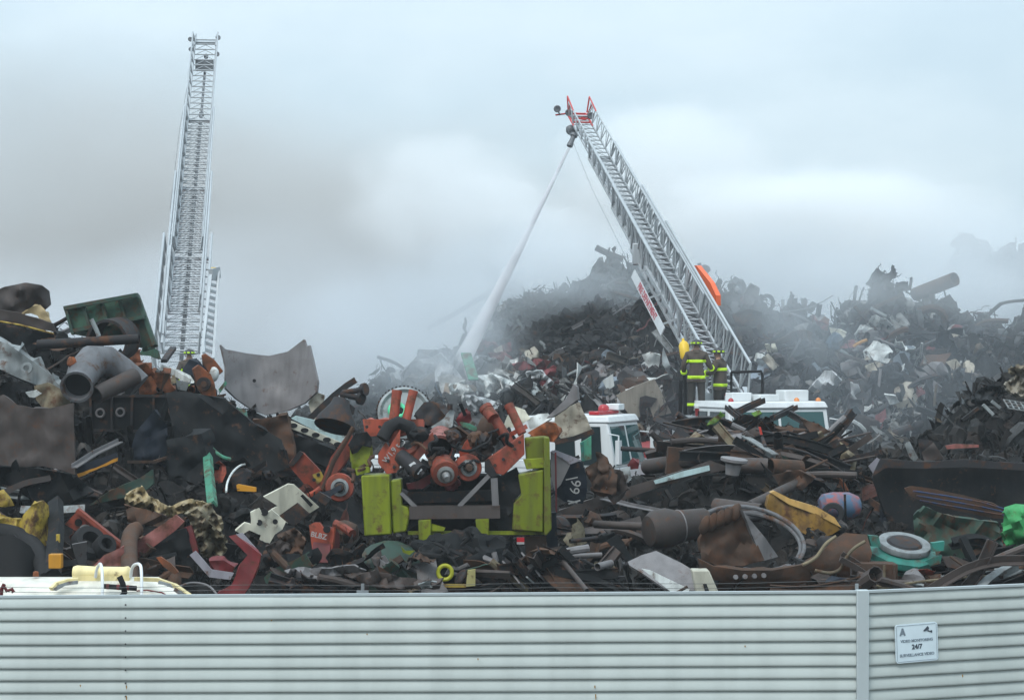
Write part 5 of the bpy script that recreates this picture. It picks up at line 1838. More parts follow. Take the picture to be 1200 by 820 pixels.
for lb, pts, mt in (('brown bent plate behind the left red posts', [(520, 505), (535, 500), (556, 515), (548, 524), (530, 518)], BROWN), ('black buckled plate behind the nearest hub', [(488, 520), (510, 508), (535, 512), (530, 532), (505, 535)], BLACK), ('black torn plate right of the gear case', [(584, 512), (596, 500), (606, 515), (596, 530)], BLACK), ('mauve scrap plate resting against the red channel', [(553, 520), (567, 512), (580, 525), (572, 540), (556, 538)], MAUVE)):
    sheet('scrap_plate', lb, 'plate', pts, mt, Y=Y1 + .15, th=.05, crumple=.15, cuts=6)

# lime machine frame
YL = 27.4
lf = empty('lime_machine', at(530, 640, YL), 'lime green machine frame with two box ends filled with red scrap', 'machine')
MB().plate([(423, 557), (456, 556), (459, 626), (427, 628)], YL - .3, .55).build('end_panel', LIME, lf, bevel=.02)
MB().plate([(457, 563), (470, 561), (471, 592), (478, 594), (481, 600), (476, 623), (460, 625)], YL - .22, .4).build('inner_panel', LIME, lf, bevel=.02)
MB().plate([(412, 516), (421, 512), (433, 517), (434, 532), (432, 553), (418, 557), (413, 550)], YL + .0, .10, crumple=.05, cuts=6).build('torn_flange', LIME, lf)
MB().plate([(409, 520), (416, 508), (430, 506), (436, 514), (434, 524), (425, 522), (419, 530), (413, 532)], YL - .08, .04, crumple=.08, cuts=6).build('black_boot', BLACK, lf)
MB().plate([(416, 549), (433, 546), (433, 553), (418, 557)], YL - .2, .2).build('lip', LIME, lf)
MB().plate([(614.5, 513), (639, 511), (640, 550), (617, 549)], YL - .1, .3).build('upper_post', LIME, lf, bevel=.02)
MB().plate([(613, 538), (640, 536), (640, 548), (617, 550)], YL - .2, .1).build('collar', LIME, lf, bevel=.01)
MB().plate([(607, 556), (637, 550), (637, 624), (600, 621), (602, 590), (611, 580)], YL - .25, .5).build('end_panel', LIME, lf, bevel=.02)
MB().plate([(637.5, 512), (644, 513), (646.5, 620), (640, 628), (637.5, 626)], YL - .3, .6).build('side_flange', LIME, lf, bevel=.015)
for a, b, h in (((480, 600), (586, 599), .17), ((472, 583), (576, 580), .14)):
    m = MB()
    m.section([at(*a, YL - (.15 if h > .15 else -.1)), at(*b, YL - (.15 if h > .15 else -.1))], channel(.2, h, .03), up=(0, 0, 1))
    m.build('cross_beam', MAUVE if h > .15 else STEEL, lf)
for a, b, w_, mt in (((579, 560), (581, 596), .09, GREYP), ((538, 593), (573, 557), .055, GREYP), ((470, 577), (487, 594), .05, GREYP), ((471, 574), (478, 577), .04, STEEL)):
    m = MB()
    px_bar(m, a, b, YL - .2, YL - .2, w_, .1)
    m.build('brace', mt, lf)
for pts in ([(490, 609), (505, 608), (505, 636), (491, 640)], [(557, 608), (573, 607), (573, 632), (560, 635)]):
    MB().plate(pts, YL - .25, .2).build('foot', LIME, lf, bevel=.015)
m = MB()
px_bar(m, (478, 624), (640, 624), YL - .1, YL - .1, .05, .04)
m.build('lower_rail', LIME, lf)
MB().plate([(505, 613), (522, 618), (520, 622), (505, 622)], YL - .2, .05).build('tab', LIME, lf)
sheet('void_shade_backing', 'black plate standing in for shade behind the cross beams of the lime frame', 'plate', [(470, 560), (600, 556), (604, 626), (476, 626)], BLACK, Y=YL + .45, th=.05, crumple=.2)  # dark interior of the frame painted as a black plate
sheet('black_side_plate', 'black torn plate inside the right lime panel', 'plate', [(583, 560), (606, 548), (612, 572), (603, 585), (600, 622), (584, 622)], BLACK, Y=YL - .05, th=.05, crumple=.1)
m = MB()
p = at(610, 632, YL - .2)
m.box(p, (.1, .05, .06))
o = tag(m.build('tail_light', M_LENSR), 'small red and white tail lamp under the right lime panel', 'lamp')
m = MB()
m.box(p + Vector((0, -.005, -.045)), (.1, .05, .03))
m.build('white_lens', CHALK, o)
sheet('mud_flap', 'brown black mud flap hanging under the right lime panel', 'flap', [(615, 628), (640, 628), (642, 672), (618, 672)], BROWN, Y=YL + .0, th=.03, crumple=.05)
beam_thing('dark column right below the lime side flange', [(643, 600), (645, 640), (646, 690)], [(-.1, -.08), (.1, -.08), (.1, .08), (-.1, .08)], NAVY, 0, 'dark_column', 'post', up=(0, 1, 0), Y=YL + .2)

# below the lime frame: dome, engine, lime ring, loose strips
m = MB()
c = at(455, 706, 26.6)
m.lathe(c, (0.05, 0, 1), [(0, .60), (.25, .60), (.45, .54), (.62, .42), (.74, .26), (.80, .1), (.81, 0)], 36)
tag(m.build('tank_dome', DGREEN), 'dull green domed tank end in front of the left lime panel', 'tank')
sheet('pale_shard', 'pale upright shard in front of the green domed tank', 'shard', [(447, 652), (451, 650), (462, 670), (464, 678), (452, 674)], GREYP, Y=26.1, th=.02, crumple=.05)
Ye = 26.6
en = empty('engine_block', at(545, 688, Ye), 'black greasy engine under the lime feet with hoses', 'engine')
m = MB()
m.wad(at(515, 660, Ye), (.75, .6, .7), 31, .35, 2.2, 4)
m.wad(at(555, 655, Ye + .1), (.9, .6, .7), 32, .35, 2.4, 4)
m.build('block', BLACK, en)
for i in range(9):
    q = random.Random(40 + i)
    x0, y0 = q.uniform(490, 590), q.uniform(625, 680)
    pts = [at(x0, y0, Ye - .45)]
    for k in range(4):
        x0 += q.uniform(-14, 14)
        y0 += q.uniform(-8, 12)
        pts.append(at(x0, min(y0, 690), Ye - .45 - q.uniform(0, .1)))
    m = MB()
    m.tube(pts, q.uniform(.015, .04), 7)
    m.build('hose', RUBB if i % 3 else GREYP, en)
m = MB()
m.ring(at(521.5, 670.5, 26.0), (0, -1, .1), .088, .027, 24)
tag(m.build('lime_ring', paint('lime_yellow', (.42, .42, .02), .5, 0, .1, .2, .2)), 'round lime yellow ring lying against the black engine', 'ring')
sheet('yellow_foot_block', 'pale yellow block at the front of the engine', 'block', [(548, 668), (557, 667), (557, 686), (546, 687)], paint('straw', (.45, .40, .16), .6, 0, .2, .3, .3), Y=25.9, th=.1)
sheet('yellow_strip', 'yellow flat strip lying left of the pale yellow block', 'strip', [(519, 684), (546, 684), (546, 688), (522, 688)], GOLD, Y=25.8, th=.03)
sheet('olive_angle', 'olive bent angle beside the green domed tank', 'angle', [(470, 640), (475, 645), (486, 645), (480, 650), (472, 647)], LIME, Y=26.2, th=.03)
for i, (lb, pts, mt) in enumerate((('ragged dark strip lying along the fence below the red guard', [(333, 668), (350, 664), (380, 666), (415, 662), (430, 668), (400, 674), (370, 676), (345, 676)], GREYP), ('wide ragged mauve strip in front of the green domed tank', [(402, 672), (440, 668), (470, 676), (500, 680), (520, 676), (515, 690), (470, 690), (430, 684)], MAUVE), ('black ragged sheet by the fence left of the green dome', [(320, 682), (350, 676), (395, 682), (430, 690), (400, 698), (330, 698)], BLACK), ('pale crumpled foil strip near the lime ring', [(490, 685), (502, 680), (512, 682), (506, 688), (495, 690)], PGREY), ('mauve folded tin between the white brackets and the dome', [(312, 640), (328, 632), (345, 640), (345, 652), (322, 658)], MAUVE), ('dark bent hood in the hollow left of the red guard', [(325, 626), (345, 618), (358, 630), (352, 655), (335, 650)], BROWN))):
    sheet('ragged_sheet', lb, 'sheet', pts, mt, Y=25.7 + (.9 if i > 3 else 0), th=.02, crumple=.22, freq=1.5, cuts=12, ragged=1.2)
for i, (lb, a, b, mt) in enumerate((('grey slat leaning right of the engine, left of the slat pair', (592, 660), (612, 686), GREYP), ('grey slat leaning right of the engine, the middle one', (600, 655), (622, 680), PGREY), ('grey slat leaning right of the engine, the farthest right', (614, 650), (636, 678), GREYP))):
    m = MB()
    px_bar(m, a, b, 26.3, 25.9, .02, .14)
    tag(m.build('steel_lath', mt), lb, 'slat', 'slats by the engine')

# tan plate, dark hood with chalk marks, teal box
sheet('tan_plate', 'broad tan plate hanging over the white engine roof', 'plate', [(650, 487), (664, 478), (679, 471), (686, 488), (695, 507), (676, 512), (660, 517), (650, 505)], TANP, Y=29.6, th=.04, crumple=.06, cuts=8)
sheet('curled_strip', 'wide curled grey metal strip above the broad tan plate', 'strip', [(640, 490), (650, 480), (664, 466), (672, 450), (676, 453), (677, 468), (664, 478), (648, 488)], GREYP, Y=29.3, th=.05, bend=lambda u, v: -.3 * u, crumple=.03, cuts=8)
sheet('white_scrap', 'dirty white flat panel left of the curled grey strip', 'panel', [(617, 491), (630, 485), (642, 484), (646, 490), (630, 500), (621, 503)], WHITEP, Y=29.4, th=.03, crumple=.06)
sheet('cream_corner', 'cream torn panel corner behind the right red posts', 'panel', [(589, 502), (594, 488), (604, 476), (614, 480), (622, 490), (606, 500)], CREAM, Y=29.0, th=.03, crumple=.06)
beam_thing('dark edge bar under the broad tan plate', [(650, 518), (672, 514), (696, 505)], angle_iron(.07, .07, .02), STEEL, 0, 'edge_bar', 'bar', Y=29.2)
Yd = 28.2
hd = tag(MB().plate([(646, 530), (666, 538), (682, 541), (687, 556), (688, 575), (683, 590), (662, 588), (650, 580)], Yd, .12, crumple=.03, cuts=6).build('black_hood', NAVY), 'black hood with white chalk marks right of the lime frame', 'hood')
MB().plate([(645, 529), (664, 539), (668, 545), (657, 568), (650, 575), (646, 560)], Yd - .12, .04, crumple=.02, cuts=4).build('grey_flank', GREYP, hd)
MB().plate([(645, 529), (650, 527), (682, 539), (668, 544), (662, 539)], Yd - .14, .03).build('top_edge', LILAC, hd)
MB().text('1 66', at(673.5, 577, Yd - .13), (.18, 0, 1), (-1, 0, .18), .20, depth=.004, bold=.0).build('chalk_mark', CHALK, hd)
m = MB()
px_bar(m, (663, 562), (677, 559), Yd - .13, Yd - .13, .015, .01)
m.build('chalk_line', CHALK, hd)
m = MB()
px_bar(m, (666, 590), (680, 586), Yd - .13, Yd - .13, .02, .01)
m.build('chalk_line', CHALK, hd)
sheet('red_strap', 'thin dark red strap hanging beside the lime side flange', 'strap', [(650, 530), (652, 530), (653, 600), (651, 600)], CRIM, Y=Yd - .35, th=.01)
o = sheet('teal_box', 'bright teal metal box under the broad tan plate', 'box', [(680, 519), (693, 511), (693, 538), (682, 540)], MINT, Y=28.9, th=.15)
sheet('dark_bar', '', '', [(680, 519), (684, 517), (685, 540), (682, 540)], TEAL, parent=o, Y=28.88, th=.02)
sheet('pale_post', 'pale weathered flap standing before the engine cab', 'flap', [(728, 549), (738, 546), (740, 562), (730, 568)], PGREY, Y=29.3, th=.04, crumple=.05)
sheet('red_bag', 'small bright red rag below the engine windscreen', 'rag', [(735, 545), (741, 536), (749, 543), (748, 549), (738, 550)], CRIM, Y=29.4, th=.12, crumple=.12)
for lb, pts, mt in (('brown rusted plate standing under the engine door', [(700, 548), (704, 530), (712, 536), (714, 552), (706, 556)], BROWN), ('dark crushed box left of the red rag', [(686, 548), (700, 540), (724, 552), (722, 580), (696, 575)], BROWN), ('mauve bent cover below the red rag', [(716, 548), (730, 552), (736, 572), (720, 585), (710, 570)], MAUVE)):
    sheet('scrap_cover', lb, 'cover', pts, mt, Y=29.0, th=.08, crumple=.2, cuts=7)
# ------------------------------------------------------------------ right heap
o = sheet('long_plate', 'long mauve steel plate sloping up from the chalk marked hood', 'plate', [(655, 598), (705, 580), (757, 564), (800, 551), (832, 539), (858, 549), (825, 556), (764, 573), (710, 594), (667, 613)], MAUVE, 1.3, .06, crumple=.05, cuts=10)
sheet('blue_lip', '', '', [(766, 563), (800, 552), (831, 545), (832, 551), (800, 559), (768, 567)], PALEB, parent=o, Y=Yc([(655, 539), (858, 613)]) - 1.36, th=.02)
sheet('plate_void_shade', '', '', [(700, 594), (764, 574), (825, 557), (880, 552), (905, 580), (860, 600), (780, 600), (720, 605)], BLACK, parent=o, Y=Yc([(655, 539), (858, 613)]) - .75, th=.05, crumple=.15)  # black sheet paints the dark void beneath the long plate
beam_thing('pale thin angle strip lying under the long mauve plate', [(706, 583), (740, 592), (788, 601)], angle_iron(.10, .05, .015), GREYP, 1.4, 'angle_strip', 'strip')
pipe_thing('slim rust brown pipe left of the bulbous pipe', (697, 614), (760, 617), .055, MAUVE, d=1.4)
m = MB()
A, B = at(760, 622, 27.0), at(836, 610, 27.4)
m.lathe(A, B - A, [(-.02, .12), (0, .2), (.1, .26), (.28, .27), (.42, .22), (.86, .19), (.86, .15), (.4, .17), (0, .16)], 28)
bp = tag(m.build('bulbous_pipe', MAUVE), 'fat dark pipe with a bulbous left end and pale weld ring', 'pipe')
d = (B - A).normalized()
m = MB()
m.ring(A + d * .46, d, .213, .012, 28)
m.build('weld_ring', GREYP, bp)
for lb, a, b, r, mt in (('dull pink brown pipe with a strap at the foot of the mound', (758, 547), (826, 537), .125, MAUVE), ('brown pipe stub right of the upright cap', (862, 545), (900, 546), .12, MAUVE), ('brown box pipe farther right of the brown stub', (902, 547), (938, 549), .13, BROWN), ('open ended grey pipe above the rusty bucket', (838, 594), (892, 601), .13, MAUVE), ('thin pipe slanting up right above the rusty bucket', (878, 593), (948, 560), .075, MAUVE), ('thin grey pipe behind the bucket teeth', (862, 606), (895, 602), .07, GREYP)):
    pipe_thing(lb, a, b, r, mt, d=1.1)
m = MB()
m.box(S(791, 540, 1.25), (.26, .3, .42), (0, .1, 0))
tag(m.build('pipe_strap', BROWN), 'brown square clamp on the dull pink brown pipe', 'clamp')
m = MB()
m.lathe(S(858, 556, 1.3), (.12, -.1, 1), [(0, .10), (.16, .12), (.2, .2), (.24, .2), (.25, 0)], 22)
tag(m.build('vent_cowl', GREYP), 'upright pipe cap with a pale round flange', 'cap')
for lb, pts, mt, pr in (('pale grey beam slanting down from the top of the right mound', [(872, 515), (890, 526), (908, 537)], PGREY, ibeam(.12, .14, .02)), ('brown beam slanting up right beside the pale grey beam', [(905, 532), (925, 524), (948, 514)], BROWN, channel(.12, .1, .02)), ('dark beam on the crest pointing up right before the truck roof', [(862, 484), (878, 476), (894, 469)], STEEL, channel(.1, .09, .02)), ('black beam on the crest crossing the truck windscreen foot', [(905, 490), (920, 483), (932, 477)], STEEL, channel(.09, .08, .02)), ('long dark rail running down right from the truck windscreen', [(925, 484), (960, 505), (1000, 522)], STEEL, ibeam(.08, .1, .015)), ('short dark beam sticking up by the white window frame', [(852, 477), (860, 484), (868, 490)], STEEL, channel(.08, .08, .02))):
    beam_thing(lb, pts, pr, mt, 1.0, 'steel_beam', 'beam')
rod_thing('black rod with a red painted end on the right mound', [(889, 502), (893, 512), (897, 524)], .03, STEEL, 1.2)
sheet('red_tip', 'short bright red strip above the black rod', 'strip', [(889, 500), (891.5, 500), (894, 510), (891.5, 511)], paint('bright_red', (.6, .05, .03), .5, 0, .05, .1, .1), 1.3, .03)
for lb, pts, mt, cr in (('green twig covered strip on the crest below the truck roof', [(832, 492), (845, 483), (850, 486), (838, 496), (828, 498)], paint('leaf_green', (.10, .22, .03), .7, 0, .35, .4, .4), .15), ('short green strip on the crest right of the longer one', [(880, 484), (890, 480), (893, 484), (884, 488)], paint('leaf_green', (.10, .22, .03)), .1), ('orange brown board on the crest before the red locker', [(806, 490), (822, 492), (821, 497), (808, 496)], ORNG, .05), ('olive rust lump at the crest right of the board', [(805, 515), (815, 505), (826, 512), (822, 530), (810, 528)], KHAKI, .3), ('dull brown drum lid below the crest of the right mound', [(870, 508), (885, 500), (893, 505), (890, 517), (877, 518)], MAUVE, .1), ('grey blue sill piece above the strap pipe', [(772, 530), (775, 520), (796, 522), (797, 532), (782, 536)], STEEL, .08), ('khaki torn sheet at the right shoulder of the mound', [(965, 525), (985, 520), (1005, 535), (1002, 552), (980, 545)], KHAKI, .3), ('black leaning plate on the right shoulder of the mound', [(938, 490), (960, 497), (995, 520), (985, 530), (955, 515)], BROWN, .2), ('brown sheet above the yellow boom', [(905, 556), (935, 550), (955, 560), (940, 575), (915, 572)], BROWN, .2)):
    sheet('scrap_sheet', lb, 'sheet', pts, mt, 1.0, .04, crumple=cr, cuts=7)
# rusty bucket with teeth
Yb = front_Y(860, 635) - 1.35
bk = empty('excavator_bucket', at(865, 690, Yb), 'rust brown excavator bucket with a row of worn teeth', 'bucket')
MB().plate([(822, 655), (820, 632), (830, 612), (846, 606), (869, 598), (882, 625), (896, 656), (870, 663), (840, 662)], Yb, .06, crumple=.08, cuts=10).build('face', BROWN, bk)
MB().plate([(870, 597), (880, 610), (897, 630), (912, 652), (894, 657), (882, 628)], Yb + .02, .05, tilt=(.8, 0), crumple=.04, cuts=6).build('side_cheek', GREYP, bk)
for i in range(5):
    m = MB()
    c = at(826 + 9 * i, 615 - 3.6 * i, Yb - .08)
    m.wad(c, (.14, .16, .26), 60 + i, .15, 1.8, 2, rot=(.2, .3, 0))
    m.build('tooth', BROWN, bk)
sheet('dozer_mouldboard', 'long curved brown blade lying in front of the bucket', 'blade', [(820, 655), (836, 663), (870, 668), (905, 668), (942, 661), (962, 648), (976, 632), (990, 624), (1016, 626), (1022, 648), (1014, 672), (1000, 694), (920, 697), (838, 694), (822, 674)], BROWN, Y=26.2, th=.08, bend=lambda u, v: -.25 * math.sin(math.pi * v), crumple=.06, cuts=14)
for i, pts in enumerate((((940, 662), (955, 655), (962, 645), (968, 636), (980, 628)), ((955, 668), (972, 672), (985, 668), (990, 655), (1000, 642), (1014, 634)))):
    rod_thing(('rusty chain lying along the top lip of the curved blade', 'rusty chain looping down the front of the curved blade')[i], list(pts), .022, KHAKI, 0, 'rusty_chain', 'chain', Y=25.75)
for i in range(4):
    m = MB()
    m.lathe(at(862 + 11 * i, 676 - .6 * i, 25.85), (0, -1, .2), [(0, .035), (.03, .03), (.03, 0)], 10)
    m.build('bolt', GREYP, bpy.data.objects['dozer_mouldboard'])
for lb, px, py, Yq, r, ax, arc in (('large pale hoop ring lying round the back of the bucket', 878, 631, 27.45, .74, (.10, -.52, .85), 1), ('inner pale hoop ring inside the larger one behind the bucket', 880, 634, 27.5, .67, (.08, -.5, .86), 1)):
    m = MB()
    m.ring(at(px, py, Yq), ax, r, .03, 32)
    tag(m.build('hoop_ring', paint('dull_hoop', (.13, .13, .135), .6, .1, .35, .4, .3)), lb, 'ring', 'pale hoop rings')
Yy = front_Y(940, 605) - 1.2
yb = tag(MB().plate([(898, 596), (902, 578), (908, 578), (925, 590), (955, 601), (975, 610), (985, 620), (975, 626), (955, 632), (930, 618), (905, 606)], Yy, .14, crumple=.06, cuts=8).build('yellow_boom', paint('rusting_amber', (.30, .165, .03), .6, 0, .45, .5, .4)), 'rusting yellow boom arm lying above the bucket', 'boom')
MB().plate([(903, 577), (908, 575), (928, 585), (958, 594), (978, 606), (986, 618), (975, 612), (955, 602), (925, 591)], Yy - .04, .2).build('top_flange', paint('pale_amber', (.55, .33, .10), .55, 0, .2, .3, .3), yb)
# blue and red drum cart
Yd2 = front_Y(985, 590) - 1.2
dc = empty('painted_drum', at(985, 607, Yd2), 'blue and red flaking drum right of the yellow boom', 'drum')
m = MB()
A, B = at(960, 594, Yd2), at(1014, 592, Yd2 + .1)
m.lathe(A, B - A, [(0, .0), (.0, .12), (.06, .19), (.2, .21), (.45, .20), (.58, .14), (.62, .06), (.62, 0)], 28)
m.build('shell', BLUEP, dc)
m = MB()
m.lathe(at(976, 602, Yd2 - .3), (-.1, -1, .15), [(0, .08), (0, .14), (.03, .16), (.09, .16), (.12, .14), (.12, .08), (0, .08)], 24)
m.build('wheel', RUBB, dc)
m = MB()
px_bar(m, (990, 579), (991, 612), Yd2 - .3, Yd2 - .3, .03, .03)
m.build('rod', BLACK, dc)
# turquoise valve flange
Yv = 26.4
vf = empty('valve_flange', at(1062, 664, Yv), 'turquoise valve body with a wide grey flange face', 'valve')
c = at(1060, 637, Yv)
ax = Vector((.10, -.33, .94)).normalized()
m = MB()
m.lathe(c, ax, [(-.05, .34), (.0, .345), (.02, .335), (.02, .24), (-.03, .2), (-.03, 0)], 40)
m.build('flange_face', PGREY, vf)
m = MB()
m.lathe(c - ax * .07, ax, [(-.30, .22), (-.26, .40), (-.22, .42), (-.20, .42), (-.19, .36), (-.13, .36), (-.12, .46), (-.04, .46), (-.02, .42), (0, .38)], 8)
m.build('body', TEAL, vf)
m = MB()
m.lathe(c, ax, [(.0, .23), (.035, .2), (.045, .12), (.05, 0)], 30)
m.build('core', STEEL, vf)
for a in range(0):
    an = a * math.tau / 12
    x = ax.cross(Vector((1, 0, 0))).normalized()
    y = ax.cross(x)
    m = MB()
    m.lathe(c + (x * math.cos(an) + y * math.sin(an)) * .30 + ax * .03, ax, [(0, .02), (.025, .018), (.025, 0)], 7)
    m.build('bolt', BROWN, vf)
for pts in ([(1018, 627), (1030, 628), (1032, 640), (1021, 640)], [(1092, 636), (1107, 634), (1106, 645), (1093, 646)], [(1048, 657), (1075, 660), (1104, 650), (1102, 660), (1078, 666), (1052, 664)]):
    MB().plate(pts, Yv - .25, .12).build('lug', TEAL, vf)
# black container and what leans on it
bc = sheet('black_container', 'big black open container at the right edge', 'container', [(1022, 560), (1033, 538), (1080, 541), (1130, 539), (1215, 545), (1215, 698), (1086, 692), (1052, 642), (1034, 592)], BLACK, .6, .08, Y=29.7, crumple=.10, freq=.5, cuts=10)
sheet('top_lip', '', '', [(1022, 558), (1032, 537), (1080, 541), (1130, 538), (1215, 544), (1215, 552), (1130, 547), (1080, 549), (1038, 548)], STEEL, parent=bc, Y=29.5, th=.04)
o = sheet('blue_fin', 'long leaf shaped blue and brown trim lying across the black container', 'trim', [(1060, 572), (1068, 569), (1090, 572), (1130, 580), (1165, 590), (1188, 603), (1198, 608), (1165, 607), (1120, 598), (1085, 589), (1066, 581)], BROWN, 1.6, .05, Y=28.3, crumple=.03)
for i in range(3):
    m = MB()
    y0 = 575 + i * 5.5
    m.tube([at(1070 + 4 * i, y0, 28.2), at(1110, y0 + 6.0, 28.2), at(1150, y0 + 13, 28.2), at(1180, y0 + 22 - 2 * i, 28.2)], .014, 6)
    m.build('blue_rib', paint('blue_trim', (.02, .042, .10), .6, .1, .45, .3, .3), o)
sheet('green_tarp', 'bright green crumpled tarp at the right edge', 'tarp', [(1177, 594), (1190, 590), (1215, 592), (1215, 640), (1196, 645), (1184, 640), (1175, 624)], TARP, 1.8, .05, bend=lambda u, v: -.3 * math.sin(math.pi * v), crumple=.25, cuts=9)
sheet('dark_tarp', 'dull green black tarp hanging inside the black container', 'tarp', [(1070, 604), (1082, 592), (1100, 600), (1120, 606), (1170, 612), (1178, 650), (1140, 662), (1098, 650), (1072, 634)], DGREEN, 1.35, .04, crumple=.22, cuts=10)
sheet('brown_box', 'brown ribbed steel box behind the fence post', 'box', [(1000, 660), (1052, 661), (1052, 700), (1002, 700)], BROWN, Y=25.7, th=.4)
for x in (1008, 1024, 1036, 1048):
    m = MB()
    px_bar(m, (x, 662), (x, 698), 25.66, 25.66, .03, .04)
    m.build('rib', KHAKI if x == 1036 else BROWN, bpy.data.objects['brown_box'])
sheet('mauve_plank', 'mauve flat plank slanting down under the black container', 'plank', [(1104, 652), (1120, 652), (1150, 664), (1172, 668), (1150, 672), (1110, 664)], MAUVE, Y=25.9, th=.04)
rod_thing('pale bent pipe end near the fence right of the ribbed box', [(1059, 690), (1066, 682), (1082, 686)], .025, PGREY, 0, Y=25.4)
o = sheet('red_trim', 'faded red bar lying on top of the black container', 'bar', [(1108, 522), (1120, 520), (1147, 521), (1147, 524), (1110, 526)], PINK, .6, .05)
for lb, pts, mt in (('blue grey folded chair frame standing on the black container', [(1060, 520), (1066, 517), (1076, 536), (1072, 541), (1066, 536)], PGREY), ('dark grey bent plate left of the faded red bar', [(1076, 514), (1092, 516), (1104, 538), (1082, 541), (1078, 530)], STEEL), ('grey triangular plate in the middle of the container top', [(1080, 530), (1094, 518), (1106, 537), (1084, 541)], MAUVE)):
    sheet('folded_sheet', lb, 'sheet', pts, mt, .9, .03, crumple=.06)
sheet('corner_plate', 'lilac grey torn corner at the upper left of the black container', 'plate', [(1018, 546), (1028, 536), (1034, 540), (1024, 556)], LILAC, .9, .03)
# foreground pieces along the fence
o = sheet('pale_sheet', 'pale grey bent panel lying by the fence left of the bucket', 'panel', [(733, 659), (752, 650), (769, 645), (800, 660), (835, 682), (822, 692), (780, 690), (757, 674)], GREYP, Y=25.8, th=.03, tilt=(0, -1.2), crumple=.05, cuts=8)
sheet('white_panel_edge', 'white narrow panel at the fence beside the cream block', 'panel', [(752, 666), (762, 668), (808, 690), (806, 697), (790, 696)], WHITEP, Y=25.4, th=.03)
cb_ = tag(MB().plate([(811, 668), (831, 668), (842, 693), (838, 700), (817, 700)], 25.3, .3).build('cream_block', CREAM, bevel=.015), 'cream coloured block standing at the fence before the bucket', 'block')
sheet('dark_slot_shade', '', '', [(824, 684), (828, 684), (834, 700), (828, 700)], HOLE_SHADE, parent=cb_, Y=25.28, th=.01)
for lb, a, b, r, mt in (('thin rod bundle left of the bulbous pipe, the upper one', (668, 634), (700, 630), .03, STEEL), ('thin rod left of the bulbous pipe, the lower one', (665, 652), (705, 650), .035, GREYP), ('curved grey pipe by the fence under the long plate', (700, 664), (716, 660), .05, GREYP), ('slanted thin pipe right of the slats by the fence', (660, 658), (688, 692), .03, MAUVE)):
    pipe_thing(lb, a, b, r, mt, d=1.6)

# ------------------------------------------------------------------ white tank trailer just behind the fence on the left
M_TANK = paint('tank_white', (0.72, 0.69, 0.60), 0.4, 0, 0.08, 0.28, 0.1, .7, rustcol=(.25, .15, .06), var=.06)
M_CREAMT = paint('tank_cream', (0.66, 0.55, 0.28), 0.5, 0, 0.12, 0.3, 0.15)
YT = 22.6
tk = empty('tank_trailer', Vector((at(60, 0, YT).x, YT, 0)), 'white tank trailer whose hatch and hose loops show above the fence', 'trailer')
m = MB()
xr, xl = at(226, 0, YT).x, at(226, 0, YT).x - 6.5
zt = at(0, 676, YT).z
Rt = .85
m.lathe((xl, YT, zt - Rt), (1, 0, 0), [(0, 0), (.02, .5), (.12, .75), (.3, Rt), (6.1, Rt), (6.36, .72), (6.48, .45), (6.5, 0)], 48)
m.build('tank', M_TANK, tk)
m = MB()
for dx in (1.2, 5.1):
    m.bar((xl + dx, YT, .5), (xl + dx, YT, zt - 2 * Rt + .3), .5, 1.0)
m.bar((xl + .2, YT, .6), (xr - .2, YT, .6), .2, .9)
m.build('frame', M_BLACK, tk)
for dx in (1.3, 2.4):
    for sy in (-1, 1):
        m = MB()
        m.lathe((xl + dx, YT + sy * .85, .48), (0, sy, 0), [(0, .28), (0, .45), (.05, .48), (.25, .48), (.3, .45), (.3, .28), (0, .28)], 24)
        m.build('wheel', M_RUBBER, tk)
m = MB()
m.section([at(60, 690, YT - .55), at(66, 684, YT - .5), at(80, 680, YT - .45), at(92, 679, YT - .42)], [(-.03, -.02), (.03, -.02), (.03, .02), (-.03, .02)])
m.build('grab_rail', M_CREAMT, tk)
m = MB()
m.section([at(158, 678, YT - .42), at(185, 679, YT - .45), at(205, 686, YT - .5), at(222, 698, YT - .6)], [(-.03, -.02), (.03, -.02), (.03, .02), (-.03, .02)])
m.build('grab_rail', M_CREAMT, tk)
for pts in ([(61, 691), (68, 685), (80, 681), (91, 680), (91, 684), (76, 686), (66, 692)], [(186, 680), (200, 684), (203, 689), (192, 685), (185, 684)], [(205, 688), (218, 696), (214, 699), (203, 692)]):
    MB().plate(pts, YT - .62, .02).build('walkway_grating', PGREY, tk)
m = MB()
p0, p1 = at(86, 671, YT - .1), at(153, 672, YT - .1)
m.lathe(p0, p1 - p0, [(0, 0), (0, .07), (.04, .085), (.24, .075), (.25, .09), (.28, .09), (.29, .075), (.55, .075), (.6, .085), (.63, .06), (.63, 0)], 20)
m.box(at(120, 677, YT - .1), (.62, .16, .06))
m.build('vent_cylinder', M_CREAMT, tk)
m = MB()
m.bar(at(86, 664.5, YT + .1), at(140, 665, YT + .1), .05, .03)
m.build('dark_bar', M_BLACK, tk)
for x0, x1 in ((113, 120), (154, 166)):
    m = MB()
    pts = [at(x0 - 1 if x0 > 120 else x0 - 1, 676, YT - .2), at(x0, 667, YT - .25), at(x0 + 3, 661, YT - .3), at(x1 - 2, 660, YT - .45), at(x1, 668, YT - .6), at(x1, 702, YT - .72)]
    for _ in range(2):
        q = [pts[0]]
        for a, b in zip(pts, pts[1:]):
            q += [a * .75 + b * .25, a * .25 + b * .75]
        pts = q + [pts[-1]]
    m.tube(pts, .017, 8)
    m.build('hose_loop', M_WHITE, tk)
m = MB()
a, b = at(121, 686.5, YT - .5), at(159, 689, YT - .5)
m.lathe(a, b - a, [(0, 0), (0, .028), (.36, .028), (.36, 0)], 12)
m.build('black_handle', M_BLACK, tk)
d = b - a
for t in (.1, .42, .72):
    m = MB()
    m.lathe(a + d * t, d, [(0, .0285), (0, .030), (.03, .030), (.03, .0285)], 12)
    m.build('red_band', CRIM, tk)
